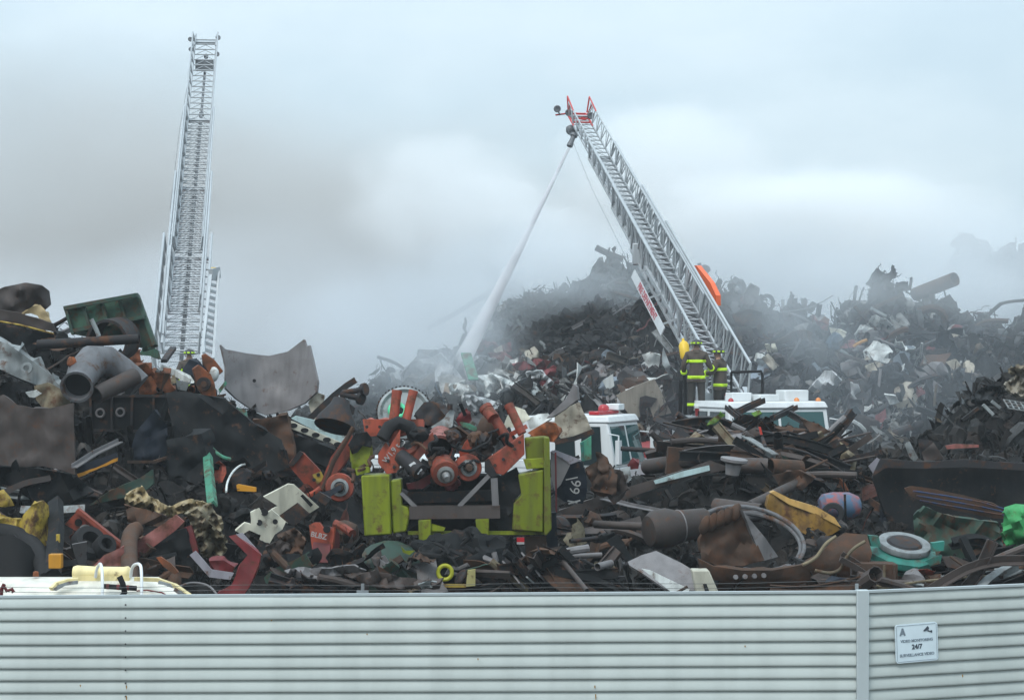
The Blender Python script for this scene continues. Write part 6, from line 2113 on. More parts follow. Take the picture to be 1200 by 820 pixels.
m = MB()
m.section([at(140, 675, YT - .62), at(144, 684, YT - .64), at(146, 694, YT - .64), at(142, 699, YT - .64)], [(-.03, -.01), (.03, -.01), (.03, .01), (-.03, .01)], up=(0, 1, 0), twist=.8)
m.build('black_strap', M_BLACK, tk)
m = MB()
for q in (((0, 692), (4, 686), (8, 692), (14, 690), (16, 694)), ((1, 699), (2, 690), (5, 684))):
    m.tube([at(x, y, YT - .7) for x, y in q], .022, 6)
m.build('red_tie', CRIM, tk)
m = MB()
m.tube([at(160, 692, YT - .68), at(172, 691, YT - .68), at(190, 694, YT - .66), at(200, 700, YT - .66)], .008, 5)
m.build('red_cord', CRIM, tk)
m = MB()
m.lathe(at(42, 675, YT - .05), (0, 0, 1), [(0, .035), (.05, .03), (.06, 0)], 10)
m.build('marker_light', ORNG, tk)
# ------------------------------------------------------------------ single things on the burning heap
def far_sheet(name, label, cat, pts, mat, d=.6, th=.04, group=None, **kw):
    xs, ys = [p[0] for p in pts], [p[1] for p in pts]
    return sheet(name, label, cat, pts, mat, Y=(far_Y(sum(xs) / len(xs), (min(ys) + max(ys)) / 2) - d) if d > -5 else -d, th=th, group=group, **kw)


SMOKEW = paint('smoke_white_sheet', (0.50, 0.51, 0.51), 0.5, 0.1, 0.1, 0.5, 0.3, dents=0.4)
CONC = paint('concrete_slab', (0.24, 0.22, 0.18), 0.8, 0, 0.1, 0.4, 0.3)
BURNT = paint('burnt_scrap', (0.020, 0.020, 0.021), 0.7, 0.1, 0.12, 0.3, 0.6)
BLUEG = paint('blue_grey_plate', (0.20, 0.24, 0.28), 0.5, 0.1, 0.08, 0.25, 0.2)
# flywheel in the smoke behind the red posts
fw = empty('flywheel', at(474, 498, 31.8), 'large pale toothed gear wheel with a mint ring behind the left red posts', 'gear wheel')
ax = Vector((.1, -1, .35)).normalized()
c = at(474, 484, 31.8)
m = MB()
prof_r = .42
vs = []
m.lathe(c, ax, [(-.06, .10), (-.06, .36), (-.03, .42), (.03, .42), (.05, .38), (.0, .34), (.0, .1), (-.06, .1)], 48)
m.build('disc', PGREY, fw)
x = ax.cross(Vector((0, 0, 1))).normalized()
y = ax.cross(x)
m = MB()
for i in range(44):
    a = i * math.tau / 44
    r_ = x * math.cos(a) + y * math.sin(a)
    m.bar(c + r_ * .41, c + r_ * .445, .03, .05, up=ax)
m.ring(c, ax, .415, .018, 44, k=5)
m.build('tooth_rim', STEEL, fw)
m = MB()
m.ring(c + ax * .05 + Vector((-.12, 0, .03)), ax, .11, .035, 22)
m.build('mint_ring', paint('bright_mint', (.08, .50, .26), .5, 0, .15, .3, .2), fw)
m = MB()
m.lathe(c, ax, [(-.05, .1), (.06, .1), (.08, .06), (.08, 0)], 20)
m.build('axle_boss', BLACK, fw)
# pale torn sheets by the foot of the jet
far_sheet('torn_sheet', 'tall white torn sheet standing by the foot of the water jet', 'sheet', [(508, 418), (516, 414), (534, 432), (545, 447), (543, 462), (528, 470), (512, 474)], SMOKEW, 1.2, crumple=.4, cuts=9)
far_sheet('torn_sheet', 'grey pointed sheet rising left of the tall white sheet', 'sheet', [(482, 424), (492, 413), (507, 420), (512, 446), (505, 470), (474, 462), (470, 438)], GREYP, 1.0, crumple=.35, cuts=8)
far_sheet('torn_sheet', 'small dark peak sheet between white sheet and water jet', 'sheet', [(512, 414), (519, 410), (532, 424), (536, 438), (524, 430)], GREYP, .9, crumple=.2, cuts=6)
far_sheet('torn_sheet', 'white curled sheet beside the gear wheel in the smoke', 'sheet', [(440, 440), (452, 438), (462, 446), (455, 466), (442, 470)], SMOKEW, .6, crumple=.3, cuts=6)
for i, (lb, pts) in enumerate((('white crushed sheet right of the water jet, highest of the pale tangle', [(546, 424), (560, 416), (580, 420), (592, 432), (585, 446), (560, 442)]), ('white crushed sheet in the middle of the pale tangle', [(556, 440), (580, 438), (600, 446), (612, 462), (590, 470), (560, 462)]), ('white crumpled door skin at the right of the pale tangle', [(616, 436), (634, 434), (650, 448), (644, 456), (622, 446)]), ('grey white folded sheet below the crumpled door skin', [(596, 448), (622, 444), (640, 462), (628, 478), (604, 474)]), ('pale strip of sheet lowest in the tangle by the jet', [(545, 462), (570, 466), (600, 478), (580, 488), (550, 480)]), ('silver bent sheet left end of the tangle by the jet', [(526, 450), (545, 446), (556, 460), (545, 478), (530, 470)]))):
    far_sheet('crushed_sheet', lb, 'sheet', pts, SMOKEW if i % 2 == 0 else WHITEP, 1.1, crumple=.9, freq=2, cuts=10, group='pale crushed sheets by the jet')
m = MB()
a, b = at(546, 414, 60.5), at(555, 445, 59.5)
m.bar(a, b, .3, .05)
tag(m.build('green_strip', MINT), 'mint green strip hanging in the pale tangle', 'strip')
for lb, pts in (('red torn body panel below the burnt engines', [(556, 410), (566, 398), (580, 402), (592, 416), (580, 420), (562, 416)]), ('smaller red torn panel right of the first red panel', [(585, 406), (598, 400), (600, 410), (590, 415)]), ('crimson bumper lying above the pale slab', [(600, 426), (630, 420), (652, 424), (640, 432), (605, 434)]), ('bright red fender right of the crimson bumper', [(637, 434), (650, 428), (665, 438), (655, 444), (640, 442)]), ('dark red torn sheet under the red torn body panel', [(572, 414), (592, 412), (606, 424), (585, 428)])):
    far_sheet('red_bodywork', lb, 'panel', pts, CRIM, 1.2, crumple=.5, freq=1.6, cuts=7, group='red car panels on the burning heap')
# dark clumps of engines along the crest under the blue wisp
for i, (x, y, sx, sz) in enumerate(((618, 368, 1.2, 1.0), (642, 365, 1.4, 1.2), (664, 362, 1.0, .9), (686, 356, 1.7, 1.6), (700, 372, 1.3, 1.3), (672, 385, 1.6, 1.3), (648, 392, 1.5, 1.2), (716, 392, 1.4, 1.2), (630, 398, 1.3, 1.0), (604, 384, 1.0, .9), (688, 410, 1.5, 1.0), (660, 415, 1.3, 1.0))):
    m = MB()
    m.wad(at(x, y, far_Y(x, y) - .8), (sx * .75, .8, sz * .75), 100 + i, .6, 3.4, 4)
    for k in range(14):
        q = random.Random(i * 30 + k)
        p = at(x + q.uniform(-9, 9), y + q.uniform(-8, 8), far_Y(x, y) - 1.15)
        m.tube([p, p + Vector((q.uniform(-.4, .4), q.uniform(-.3, .1), q.uniform(-.35, .35)))], q.uniform(.015, .06), 6)
    tag(m.build('burnt_engine', BURNT), 'burnt black engine among the clumps on the burning heap crest', 'engine', 'burnt engines on the heap crest')
far_sheet('concrete_slab', 'tan flat concrete slab leaning left of the firefighters', 'slab', [(722, 463), (745, 452), (767, 444), (777, 464), (787, 484), (760, 490), (737, 486)], CONC, 1.4, .15, cuts=4, crumple=.04)
far_sheet('white_sheeting', 'white square panel on the heap left of the tan slab', 'panel', [(706, 446), (718, 438), (720, 452), (712, 458)], WHITEP, 1.2)
far_sheet('white_sheeting', 'white torn panel above the tan slab', 'panel', [(752, 416), (762, 412), (774, 416), (772, 430), (764, 438), (756, 424)], WHITEP, 1.4, crumple=.2, cuts=5)
far_sheet('curved_fender', 'grey curved fender beside the left deck rail', 'fender', [(778, 408), (786, 430), (800, 442), (802, 450), (788, 446), (776, 426)], PGREY, 2.2, .06, crumple=.2, cuts=6)
for i, (lb, pts) in enumerate((('white forked rod in the dark middle of the burning heap', [(632, 400), (640, 406), (638, 418)]), ('pale thin rod crossing the burnt engines', [(606, 374), (614, 388), (622, 400)]), ('long pale cable hanging below the ladder sign', [(712, 336), (726, 348), (742, 360)]), ('dark bent pipe poking from the heap top left of the ladder', [(698, 290), (712, 297), (730, 304)]), ('thin curved rod leaning out into the smoke', [(442, 418), (462, 424), (476, 434)]), ('long faint pole in the smoke left of the jet', [(500, 385), (530, 370), (568, 346)]), ('pale rod along the foot of the burning heap', [(664, 440), (690, 428), (700, 424)]), ('bent rod sticking up right of the flat roof pieces', [(1172, 356), (1185, 353), (1200, 352)]))):
    Y = far_Y(*pts[1]) - 1.0 if i != 5 else 84.5
    rod_thing(lb, pts, .05 if i not in (3, 5) else .10, (PGREY if i in (0, 1, 2, 6) else STEEL), 0, 'scrap_rod', 'rod', Y=Y)
# right shoulder of the burning heap
m = MB()
A, B = at(1083, 341, 65), at(1119, 327, 64)
m.pipe(A - (B - A) * .3, B, .22, .03)
tag(m.build('large_pipe', BROWN), 'thick brown pipe jutting from the crest of the right far heap', 'pipe')
for lb, pts, mt, cr in (('blue grey rectangular plate standing in the right far heap', [(1047, 420), (1056, 411), (1066, 414), (1065, 446), (1048, 437)], BLUEG, .05), ('white crushed cabinet at the left foot of the right far heap', [(936, 468), (952, 452), (966, 434), (974, 434), (986, 446), (978, 458), (958, 470), (940, 476)], SMOKEW, .9), ('cream torn sheet near the top left of the right far heap', [(972, 384), (984, 386), (992, 390), (990, 396), (976, 397)], CREAM, .3), ('orange rounded drum lid beside the cream torn sheet', [(961, 376), (967, 371), (972, 374), (970, 388), (963, 386)], ORNG, .1), ('pale brown folded box below the white scraps', [(1014, 428), (1030, 424), (1040, 430), (1036, 438), (1018, 438)], TANP, .4), ('white bent tile above the pale brown box', [(1017, 412), (1028, 410), (1034, 420), (1044, 420), (1040, 426), (1024, 422)], WHITEP, .3), ('long grey panel on the right flank of the right far heap', [(1072, 434), (1084, 436), (1104, 454), (1100, 460), (1084, 450)], GREYP, .2), ('pale pink brown round lid low on the right flank', [(1108, 424), (1120, 420), (1126, 428), (1118, 434)], TANP, .1), ('white broken sheet at the foot of the right far heap', [(1036, 462), (1050, 464), (1054, 472), (1044, 474)], WHITEP, .3), ('silver split panel left of the white broken sheet', [(996, 448), (1006, 450), (1012, 466), (1008, 474), (998, 462)], SMOKEW, .4), ('dark tilted box on the left saddle of the right far heap', [(858, 368), (878, 362), (893, 366), (892, 382), (862, 382)], STEEL, .2), ('grey peaked sheet on the saddle behind the ladder', [(872, 344), (880, 332), (889, 338), (890, 356), (876, 358)], GREYP, .3), ('pale tan torn box left of the orange drum lid', [(892, 420), (900, 414), (914, 428), (906, 434)], TANP, .4), ('cream crumpled sheet on the dark saddle of the heap', [(896, 404), (908, 402), (912, 412), (900, 414)], CREAM, .5)):
    far_sheet('scrap_sheeting', lb, 'panel', pts, mt, 1.2, .05, crumple=cr, cuts=6)
rod_thing('thin yellow strip curving in the right far heap', [(1000, 406), (1006, 402), (1016, 398)], .05, AMBER, 0, 'yellow_strip', 'strip', Y=far_Y(1006, 402) - 1.4)
for lb, pts in (('long pale rod hanging straight down the right far heap', [(1032, 432), (1030, 450), (1028, 478)]), ('curved pale cable left of the hanging rod', [(1004, 430), (1010, 442), (1020, 448)]), ('pale straight beam below the crest of the right far heap', [(1025, 396), (1045, 404), (1062, 410)]), ('thin post sticking up on the crest of the right far heap', [(1036, 338), (1038, 332), (1040, 326)]), ('dark upright spike beside the thick brown pipe', [(1066, 340), (1067, 334), (1068, 325)])):
    rod_thing(lb, pts, .045, GREYP if 'pale' in lb else STEEL, 0, 'scrap_rod', 'rod', Y=far_Y(*pts[1]) - 1.2)
far_sheet('crest_sheet', 'small dark sheet standing alone in the smoke by the jet top', 'sheet', [(567, 316), (576, 312), (584, 314), (586, 326), (570, 328)], STEEL, -84, crumple=.3, cuts=5)
far_sheet('grey_sheeting', 'light grey panel on the crest left of the ladder sign', 'panel', [(735, 330), (744, 320), (752, 326), (756, 340), (742, 338)], PGREY, 1.4, cuts=4, crumple=.1)
# the brown mound at the far right edge
for lb, pts, mt in (('cream rumpled sheet on the right edge mound', [(1176, 450), (1190, 440), (1215, 436), (1215, 460), (1190, 466)], TANP), ('khaki folded sheet on top of the right edge mound', [(1180, 432), (1215, 424), (1215, 436), (1188, 438)], KHAKI), ('black torn bush of wire on the left of the right edge mound', [(1140, 462), (1156, 452), (1172, 452), (1168, 474), (1150, 476), (1138, 472)], BLACK)):
    sheet('mound_sheet', lb, 'sheet', pts, mt, Y=40.6, th=.05, crumple=.6, freq=2, cuts=10)
lt = empty('lattice_rack', at(1195, 478, 39.6), 'pale wire lattice rack on the right edge mound', 'rack')
m = MB()
A, B, D = at(1176, 468, 39.6), at(1215, 474, 39.4), at(1182, 478, 39.2)
for i in range(7):
    t = i / 6
    m.bar(A + (B - A) * t, D + (B - A) * t, .025, .025)
for i in range(4):
    t = i / 3
    m.bar(A + (D - A) * t, B + (D - A) * t, .025, .025)
m.build('grid', PGREY, lt)
for lb, a, b, mt in (('short pale strut low on the right edge mound, left one', (1152, 474), (1164, 486), PGREY), ('pale strut low on the right edge mound, right one', (1162, 470), (1172, 478), PGREY), ('black branch like pipe at the left of the right edge mound', (1128, 492), (1146, 478), STEEL)):
    m = MB()
    px_bar(m, a, b, 39.4, 39.4, .06, .08)
    tag(m.build('strut', mt), lb, 'strut')

# ------------------------------------------------------------------ the water jet
P0, P1 = at(666.5, 174, 66.3), at(541, 424, 60.5)
jd = (P1 - P0)
JL = jd.length
m = MB()
m.tube([(.10 * math.sin(math.pi * i / 30) * JL * .04, 0, JL * i / 30) for i in range(31)], [.05 + .07 * (i / 30) + .15 * (i / 30) ** 2 for i in range(31)], 14)
jm = bpy.data.materials.new('water_spray')
jm.use_nodes = True
nt = jm.node_tree
nt.nodes.remove(nt.nodes['Principled BSDF'])
pv = nn(nt, 'ShaderNodeVolumePrincipled')
pv.inputs['Color'].default_value = (.99, .99, 1, 1)
pv.inputs['Anisotropy'].default_value = .3
tc = nn(nt, 'ShaderNodeTexCoord')
sx = nn(nt, 'ShaderNodeSeparateXYZ')
nt.links.new(tc.outputs['Object'], sx.inputs[0])
dv = nn(nt, 'ShaderNodeMath', operation='DIVIDE')
nt.links.new(sx.outputs[2], dv.inputs[0])
dv.inputs[1].default_value = JL
rp = ramp(nt, dv.outputs[0], [(0.0, 1.0), (.25, .75), (.6, .42), (.88, .24), (1.0, .0)])
nz_ = nn(nt, 'ShaderNodeTexNoise')
nz_.inputs['Scale'].default_value = 1.0
nz_.inputs['Detail'].default_value = 5
nz_.inputs['Roughness'].default_value = .65
mpj = nn(nt, 'ShaderNodeMapping')
mpj.inputs['Scale'].default_value = (7, 7, 1.1)
nt.links.new(tc.outputs['Object'], mpj.inputs['Vector'])
nt.links.new(mpj.outputs[0], nz_.inputs['Vector'])
r2 = ramp(nt, nz_.outputs[0], [(.38, .14), (.60, 1.0)])
mu = nn(nt, 'ShaderNodeMath', operation='MULTIPLY')
nt.links.new(rp, mu.inputs[0])
nt.links.new(r2, mu.inputs[1])
m2 = nn(nt, 'ShaderNodeMath', operation='MULTIPLY')
nt.links.new(mu.outputs[0], m2.inputs[0])
m2.inputs[1].default_value = 78.0
nt.links.new(m2.outputs[0], pv.inputs['Density'])
nt.links.new(pv.outputs[0], nt.nodes['Material Output'].inputs['Volume'])
jet = m.build('water_jet', jm, origin=(0, 0, 0))
jet.location = P0
jet.rotation_euler = jd.to_track_quat('Z', 'Y').to_euler()
tag(jet, 'white jet of water spraying from the ladder tip onto the heap', 'water jet')
# ------------------------------------------------------------------ firefighters
COAT = paint('turnout_coat', (0.085, 0.068, 0.056), 0.85, 0, 0.0, 0.35, 0.5, 2.0, var=0.12)
PANTS = paint('turnout_trousers', (0.050, 0.046, 0.042), 0.85, 0, 0.0, 0.35, 0.5, 2.0, var=0.1)
SKIN = plain('skin', (0.42, 0.25, 0.18), 0.6)
GLOVE = plain('work_glove', (0.03, 0.028, 0.026), 0.8)
HELM = plain('black_helmet', (0.02, 0.02, 0.022), 0.35)
BOOT = plain('boot_rubber', (0.018, 0.018, 0.018), 0.6)


def person(label, loc, yaw, arms, look=0.0, lean=0.0):
    """one continuous skinned body (facing +y before yaw) with coat bands, helmet and gloves as clothing; arms = ((elbow, hand) left, right)"""
    root = empty('person', loc, label, 'person', 'firefighters')
    root.rotation_euler = (0, 0, yaw)
    J = {'pelvis': ((0, 0, .98), .165), 'waist': ((0, .0, 1.14), .165), 'chest': ((0, lean * .5, 1.34), .185), 'collar': ((0, lean, 1.50), .12), 'neck': ((0, lean + .01, 1.565), .062), 'skull': ((0, lean + .025, 1.66), .088), 'crown': ((0, lean + .02, 1.745), .07), 'nose': ((.1 * math.sin(-look) * 1.2, lean + .025 + .118 * math.cos(look), 1.655), .016),
         'shL': ((-.20, lean, 1.46), .095), 'shR': ((.20, lean, 1.46), .095), 'elL': (arms[0][0], .075), 'elR': (arms[1][0], .075), 'haL': (arms[0][1], .05), 'haR': (arms[1][1], .05),
         'hipL': ((-.105, 0, .90), .125), 'hipR': ((.105, 0, .90), .125), 'knL': ((-.125, .02, .50), .095), 'knR': ((.125, .03, .50), .095), 'anL': ((-.135, 0, .10), .08), 'anR': ((.135, 0, .10), .08), 'toL': ((-.15, .16, .055), .05), 'toR': ((.15, .16, .055), .05)}
    E = [('pelvis', 'waist'), ('waist', 'chest'), ('chest', 'collar'), ('collar', 'neck'), ('neck', 'skull'), ('skull', 'crown'), ('skull', 'nose'), ('collar', 'shL'), ('collar', 'shR'), ('shL', 'elL'), ('elL', 'haL'), ('shR', 'elR'), ('elR', 'haR'), ('pelvis', 'hipL'), ('pelvis', 'hipR'), ('hipL', 'knL'), ('hipR', 'knR'), ('knL', 'anL'), ('knR', 'anR'), ('anL', 'toL'), ('anR', 'toR')]
    ks = list(J)
    me = bpy.data.meshes.new('body')
    me.from_pydata([J[k][0] for k in ks], [(ks.index(a), ks.index(b)) for a, b in E], [])
    ob = bpy.data.objects.new('body', me)
    COL.objects.link(ob)
    sk = ob.modifiers.new('skin', 'SKIN')
    for i, k in enumerate(ks):
        d = me.skin_vertices[0].data[i]
        r = J[k][1]
        d.radius = (r, r)
        d.use_root = k == 'pelvis'
    sb = ob.modifiers.new('smooth', 'SUBSURF')
    sb.levels = sb.render_levels = 2
    dg = bpy.context.evaluated_depsgraph_get()
    ev = ob.evaluated_get(dg)
    full = bpy.data.meshes.new_from_object(ev)
    bpy.data.objects.remove(ob)
    for m_ in (COAT, PANTS, SKIN, BOOT, GLOVE):
        full.materials.append(m_)
    hands = [Vector(arms[0][1]), Vector(arms[1][1])]
    for p in full.polygons:
        c = p.center
        near = min((c - h).length for h in hands)
        mi = 0
        if c.z > 1.555 and abs(c.x) < .14 and abs(c.y - lean) < .2:
            mi = 2
        elif near < .07:
            mi = 4
        elif c.z < .20:
            mi = 3
        elif c.z < .86 and near > .16:
            mi = 1
        p.material_index = mi
        p.use_smooth = True
    body = bpy.data.objects.new('body', full)
    COL.objects.link(body)
    body.parent = root

    def band(name, z0, z1, xr, mat, off=.008):
        bm = bmesh.new()
        bm.from_mesh(full)
        for z, out in ((z0, False), (z1, True)):
            bmesh.ops.bisect_plane(bm, geom=bm.verts[:] + bm.edges[:] + bm.faces[:], plane_co=(0, 0, z), plane_no=(0, 0, 1), clear_outer=out, clear_inner=not out)
        bmesh.ops.delete(bm, geom=[f for f in bm.faces if not (xr[0] < f.calc_center_median().x < xr[1])], context='FACES')
        bm.normal_update()
        for v in bm.verts:
            v.co += v.normal * off
        bmesh.ops.solidify(bm, geom=bm.faces[:], thickness=-.004)
        b = bpy.data.meshes.new(name)
        bm.to_mesh(b)
        bm.free()
        b.materials.clear()
        b.materials.append(mat)
        b.polygons.foreach_set('material_index', [0] * len(b.polygons))
        o = bpy.data.objects.new(name, b)
        COL.objects.link(o)
        o.parent = root
        return o
    band('reflective_band', 1.27, 1.34, (-.235, .235), M_HIVIS)
    band('reflective_band', .885, .96, (-.26, .26), M_HIVIS)
    band('coat_hem', .80, .885, (-.26, .26), COAT, .016)
    band('trouser_band', .235, .30, (-.4, .4), M_HIVIS)

    def loc_build(m, name, mat, par):
        o = m.build(name, mat, origin=(0, 0, 0))
        o.parent = par
        return o
    for (e, h) in arms:
        e, h = Vector(e), Vector(h)
        d = (h - e).normalized()
        m = MB()
        m.lathe(e + (h - e) * .62, d, [(0, .082), (.05, .08), (.05, .07)], 14)
        loc_build(m, 'cuff_band', M_HIVIS, root)
        m = MB()
        m.wad(h + d * .03, (.085, .085, .10), 2, .05, 1, 2)
        s = d.cross(Vector((0, 0, 1)))
        s = s.normalized() if s.length > .1 else Vector((1, 0, 0))
        for k in range(4):
            b = h + d * .07 + s * (k - 1.5) * .021
            L_ = (.07, .08, .075, .06)[k]
            m.tube([b, b + d * L_ * .55, b + d * L_ * .85 + Vector((0, 0, -L_ * .5))], [.011, .010, .008], 6)
        b = h + d * .03 + s * .04
        m.tube([b, b + s * .03 + d * .03, b + s * .03 + d * .06], [.013, .011, .009], 6)
        loc_build(m, 'glove', GLOVE, root)
    # collar and helmet
    m = MB()
    m.lathe((0, lean, 1.50), (0, 0, 1), [(0, .125), (.05, .115), (.075, .10), (.075, .08), (0, .09)], 18)
    loc_build(m, 'collar', COAT, root)
    c = Vector((0, lean + .02, 1.70))
    m = MB()
    m.lathe(c, (0, 0, 1), [(-.012, .175), (.0, .18), (.012, .13), (.05, .125), (.09, .105), (.115, .065), (.122, 0)], 24, ell=1.18)
    for k in range(4):
        a = k * math.pi / 4
        m.tube([c + Vector((math.cos(a) * .127, math.sin(a) * .147, .02)), c + Vector((math.cos(a) * .1, math.sin(a) * .117, .10)), c + Vector((0, 0, .128))], .010, 5)
    hm = loc_build(m, 'helmet', HELM, root)
    for k in range(8):
        a = (k + .5) * math.tau / 8
        m = MB()
        p = c + Vector((math.cos(a) * .131, math.sin(a) * .152, .04))
        t = Vector((-math.sin(a), math.cos(a), 0))
        m.bar(p - t * .034, p + t * .034, .006, .036, up=(0, 0, 1))
        o = m.build('reflector', M_HIVIS, origin=(0, 0, 0))
        o.parent = hm
    for sx in (-1, 1):
        m = MB()
        m.wad(Vector((sx * .092, lean + .015, 1.655)), (.02, .045, .065), 3, .05, 1, 2)
        loc_build(m, 'ear', SKIN, root)
        m = MB()
        q = Vector((0, lean + .02, 1.678)) + Vector((sx * .033 * math.cos(look) - .087 * math.sin(look), .087 * math.cos(look) + sx * .033 * math.sin(look), 0))
        m.wad(q, (.018, .012, .012), 3, .0, 1, 1)
        loc_build(m, 'eye', HELM, root)
    m = MB()
    q = Vector((0, lean + .02, 1.612)) + Vector((-.086 * math.sin(look), .086 * math.cos(look), 0))
    m.wad(q, (.045, .014, .012), 3, .0, 1, 1)
    loc_build(m, 'mouth', plain('lips', (.3, .13, .11), .6), root)
    return root


m = MB()
p1, p2 = at(816, 487, 49.0), at(843, 493, 49.4)
m.box((p1.x + .05, p1.y + .1, p1.z - .06), (1.0, .8, .12))
m.bar((p1.x - .3, p1.y + .3, p1.z - .1), (p1.x - .3, p1.y + .3, 2.2), .1, .1)
m.bar((p1.x + .4, p1.y + .3, p1.z - .1), (p1.x + .4, p1.y + .3, 2.2), .1, .1)
m.build('deck_step', M_ALU, rb)
person('taller firefighter standing on the truck deck with his back turned and a full yellow stripe', p1, math.radians(-8), (((-.31, -.02, 1.20), (-.30, .16, .98)), ((.31, .06, 1.20), (.36, .28, 1.12))))
person('shorter firefighter beside the ladder foot turning left towards the taller one', (p2.x + .06, p2.y + .35, 2.64), math.radians(62), (((-.30, .08, 1.22), (-.22, .34, 1.20)), ((.30, .10, 1.22), (.16, .36, 1.18))), look=.15, lean=.03)
p3 = at(222, 0, 51.0)
person('firefighter at the foot of the tall left ladder with only helmet and shoulders showing', (p3.x, p3.y, 2.62), math.radians(20), (((-.31, .0, 1.2), (-.28, .2, 1.02)), ((.31, .0, 1.2), (.28, .2, 1.02))))
# ------------------------------------------------------------------ loose scrap one could pick up piece by piece
MESH_OF = {}


KEEP = [(655, 538, 885, 608), (880, 470, 978, 502), (408, 455, 652, 645), (812, 588, 948, 692), (948, 568, 1022, 616), (893, 572, 992, 634), (752, 592, 842, 645), (1012, 610, 1112, 672), (140, 562, 268, 612), (72, 594, 150, 655), (214, 596, 310, 700), (274, 563, 378, 642), (356, 606, 404, 664), (800, 440, 978, 487), (652, 530, 692, 600), (686, 470, 752, 540), (1020, 535, 1200, 600), (1172, 588, 1200, 646), (700, 540, 765, 590), (258, 396, 376, 488), (0, 440, 92, 560), (75, 340, 185, 462), (505, 655, 540, 690), (804, 662, 846, 695), (732, 642, 800, 690), (234, 515, 256, 596), (18, 584, 60, 650)]


def kept(p):
    x, y = CX + F * p.x / p.y, HY - F * (p.z - CZ) / p.y
    return any(a <= x <= c and b <= y <= d for a, b, c, d in KEEP)


def kit_object(kd, i, mat, name):
    key = (kd, i)
    if key not in MESH_OF:
        v, f = KIT[kd][i]
        me = bpy.data.meshes.new(name)
        me.from_pydata(v.tolist(), [], f)
        me.materials.append(None)
        me.polygons.foreach_set('use_smooth', [True] * len(me.polygons))
        me.set_sharp_from_angle(angle=math.radians(35))
        MESH_OF[key] = me
    o = bpy.data.objects.new(name, MESH_OF[key])
    COL.objects.link(o)
    o.material_slots[0].link = 'OBJECT'
    o.material_slots[0].material = mat
    return o


KIND_WORDS = {'rod': ('loose_rod', 'bent rod', 'rod'), 'pipe': ('loose_pipe', 'cut pipe', 'pipe'), 'strip': ('loose_strip', 'twisted flat strip', 'strip'), 'angle': ('loose_angle_iron', 'angle iron', 'angle iron'), 'channel': ('loose_channel', 'channel beam', 'beam'), 'beam': ('loose_beam', 'short I beam', 'beam'), 'sheet': ('loose_sheet', 'crumpled sheet', 'sheet'), 'flat': ('loose_plate', 'flat plate', 'plate'), 'wad': ('crushed_lump', 'crushed lump', 'lump'), 'ring': ('loose_ring', 'round ring', 'ring'), 'block': ('loose_casting', 'solid casting', 'casting')}
MATW = [(BROWN, 'rust brown', 6), (STEEL, 'dark steel', 7), (MAUVE, 'mauve grey', 5), (BLACK, 'black', 6), (GREYP, 'grey', 1.8), (PGREY, 'pale grey', .6), (KHAKI, 'khaki', .8), (REDP, 'dull red', .5), (DGREEN, 'dark green', .6), (NAVY, 'navy', 1), (WHITEP, 'dirty white', .25), (ORNG, 'rusty orange', .3)]


def scatter(n, poly, size, dist, seed, place, mix=None, matw=MATW):
    q = random.Random(seed)
    mix = mix or [('sheet', 5), ('strip', 3), ('rod', 3), ('angle', 3), ('pipe', 2), ('wad', 2), ('flat', 3), ('channel', 2), ('ring', .8), ('block', 1.5), ('beam', 1.5)]
    xs, ys = [p[0] for p in poly], [p[1] for p in poly]
    k = 0
    while k < n:
        x, y = q.uniform(min(xs), max(xs)), q.uniform(min(ys), max(ys))
        ins = False
        for (ax, ay), (bx, by) in zip(poly, poly[1:] + poly[:1]):
            if (ay > y) != (by > y) and x < (bx - ax) * (y - ay) / (by - ay) + ax:
                ins = not ins
        if not ins:
            continue
        if kept(at(x, y, place(x, y))):
            continue
        k += 1
        kd = q.choices([a for a, b in mix], [b for a, b in mix])[0]
        mt, col, _ = q.choices(matw, [w for a, b, w in matw])[0]
        nm, wd_, cat = KIND_WORDS[kd]
        o = kit_object(kd, q.randrange(len(KIT[kd])), mt, nm)
        s = q.uniform(*size) * (1.7 if kd in ('rod', 'pipe', 'angle', 'beam', 'channel', 'strip') else 1)
        o.scale = (s, s * q.uniform(.6, 1.1), s * q.uniform(.6, 1.1))
        o.location = at(x, y, place(x, y))
        o.rotation_euler = (q.gauss(0, .9), q.gauss(0, .45), q.uniform(0, 6.283))
        tag(o, '%s %s lying loose on %s' % (col, wd_, dist), cat, '%s %s pieces on %s' % (col, wd_, dist))


NEARL = [(0, 480), (90, 560), (190, 560), (300, 540), (400, 590), (420, 690), (0, 690)]
NEARR = [(650, 600), (700, 545), (850, 492), (930, 492), (1010, 545), (1060, 600), (1190, 660), (1190, 690), (650, 690)]
CREST = [(700, 545), (760, 528), (850, 490), (930, 492), (1005, 540), (1000, 560), (800, 548), (720, 560)]
scatter(75, NEARL, (.28, .7), 'the left near heap', 71, lambda x, y: front_Y(x, y) - .2)
scatter(100, NEARR, (.25, .65), 'the right near heap', 72, lambda x, y: front_Y(x, y) - .3)
scatter(75, CREST, (.22, .55), 'the crest of the right near heap', 73, lambda x, y: front_Y(x, y) - .5, [('strip', 4), ('rod', 4), ('angle', 4), ('sheet', 3), ('beam', 2), ('wad', 2), ('flat', 2)])
scatter(30, [(380, 640), (660, 640), (660, 692), (340, 692)], (.2, .5), 'the ground before the lime frame', 74, lambda x, y: 26.0)
scatter(25, [(60, 365), (120, 400), (200, 440), (260, 460), (340, 500), (200, 500), (60, 460)], (.25, .6), 'the upper left heap', 75, lambda x, y: front_Y(x, y) - .4)


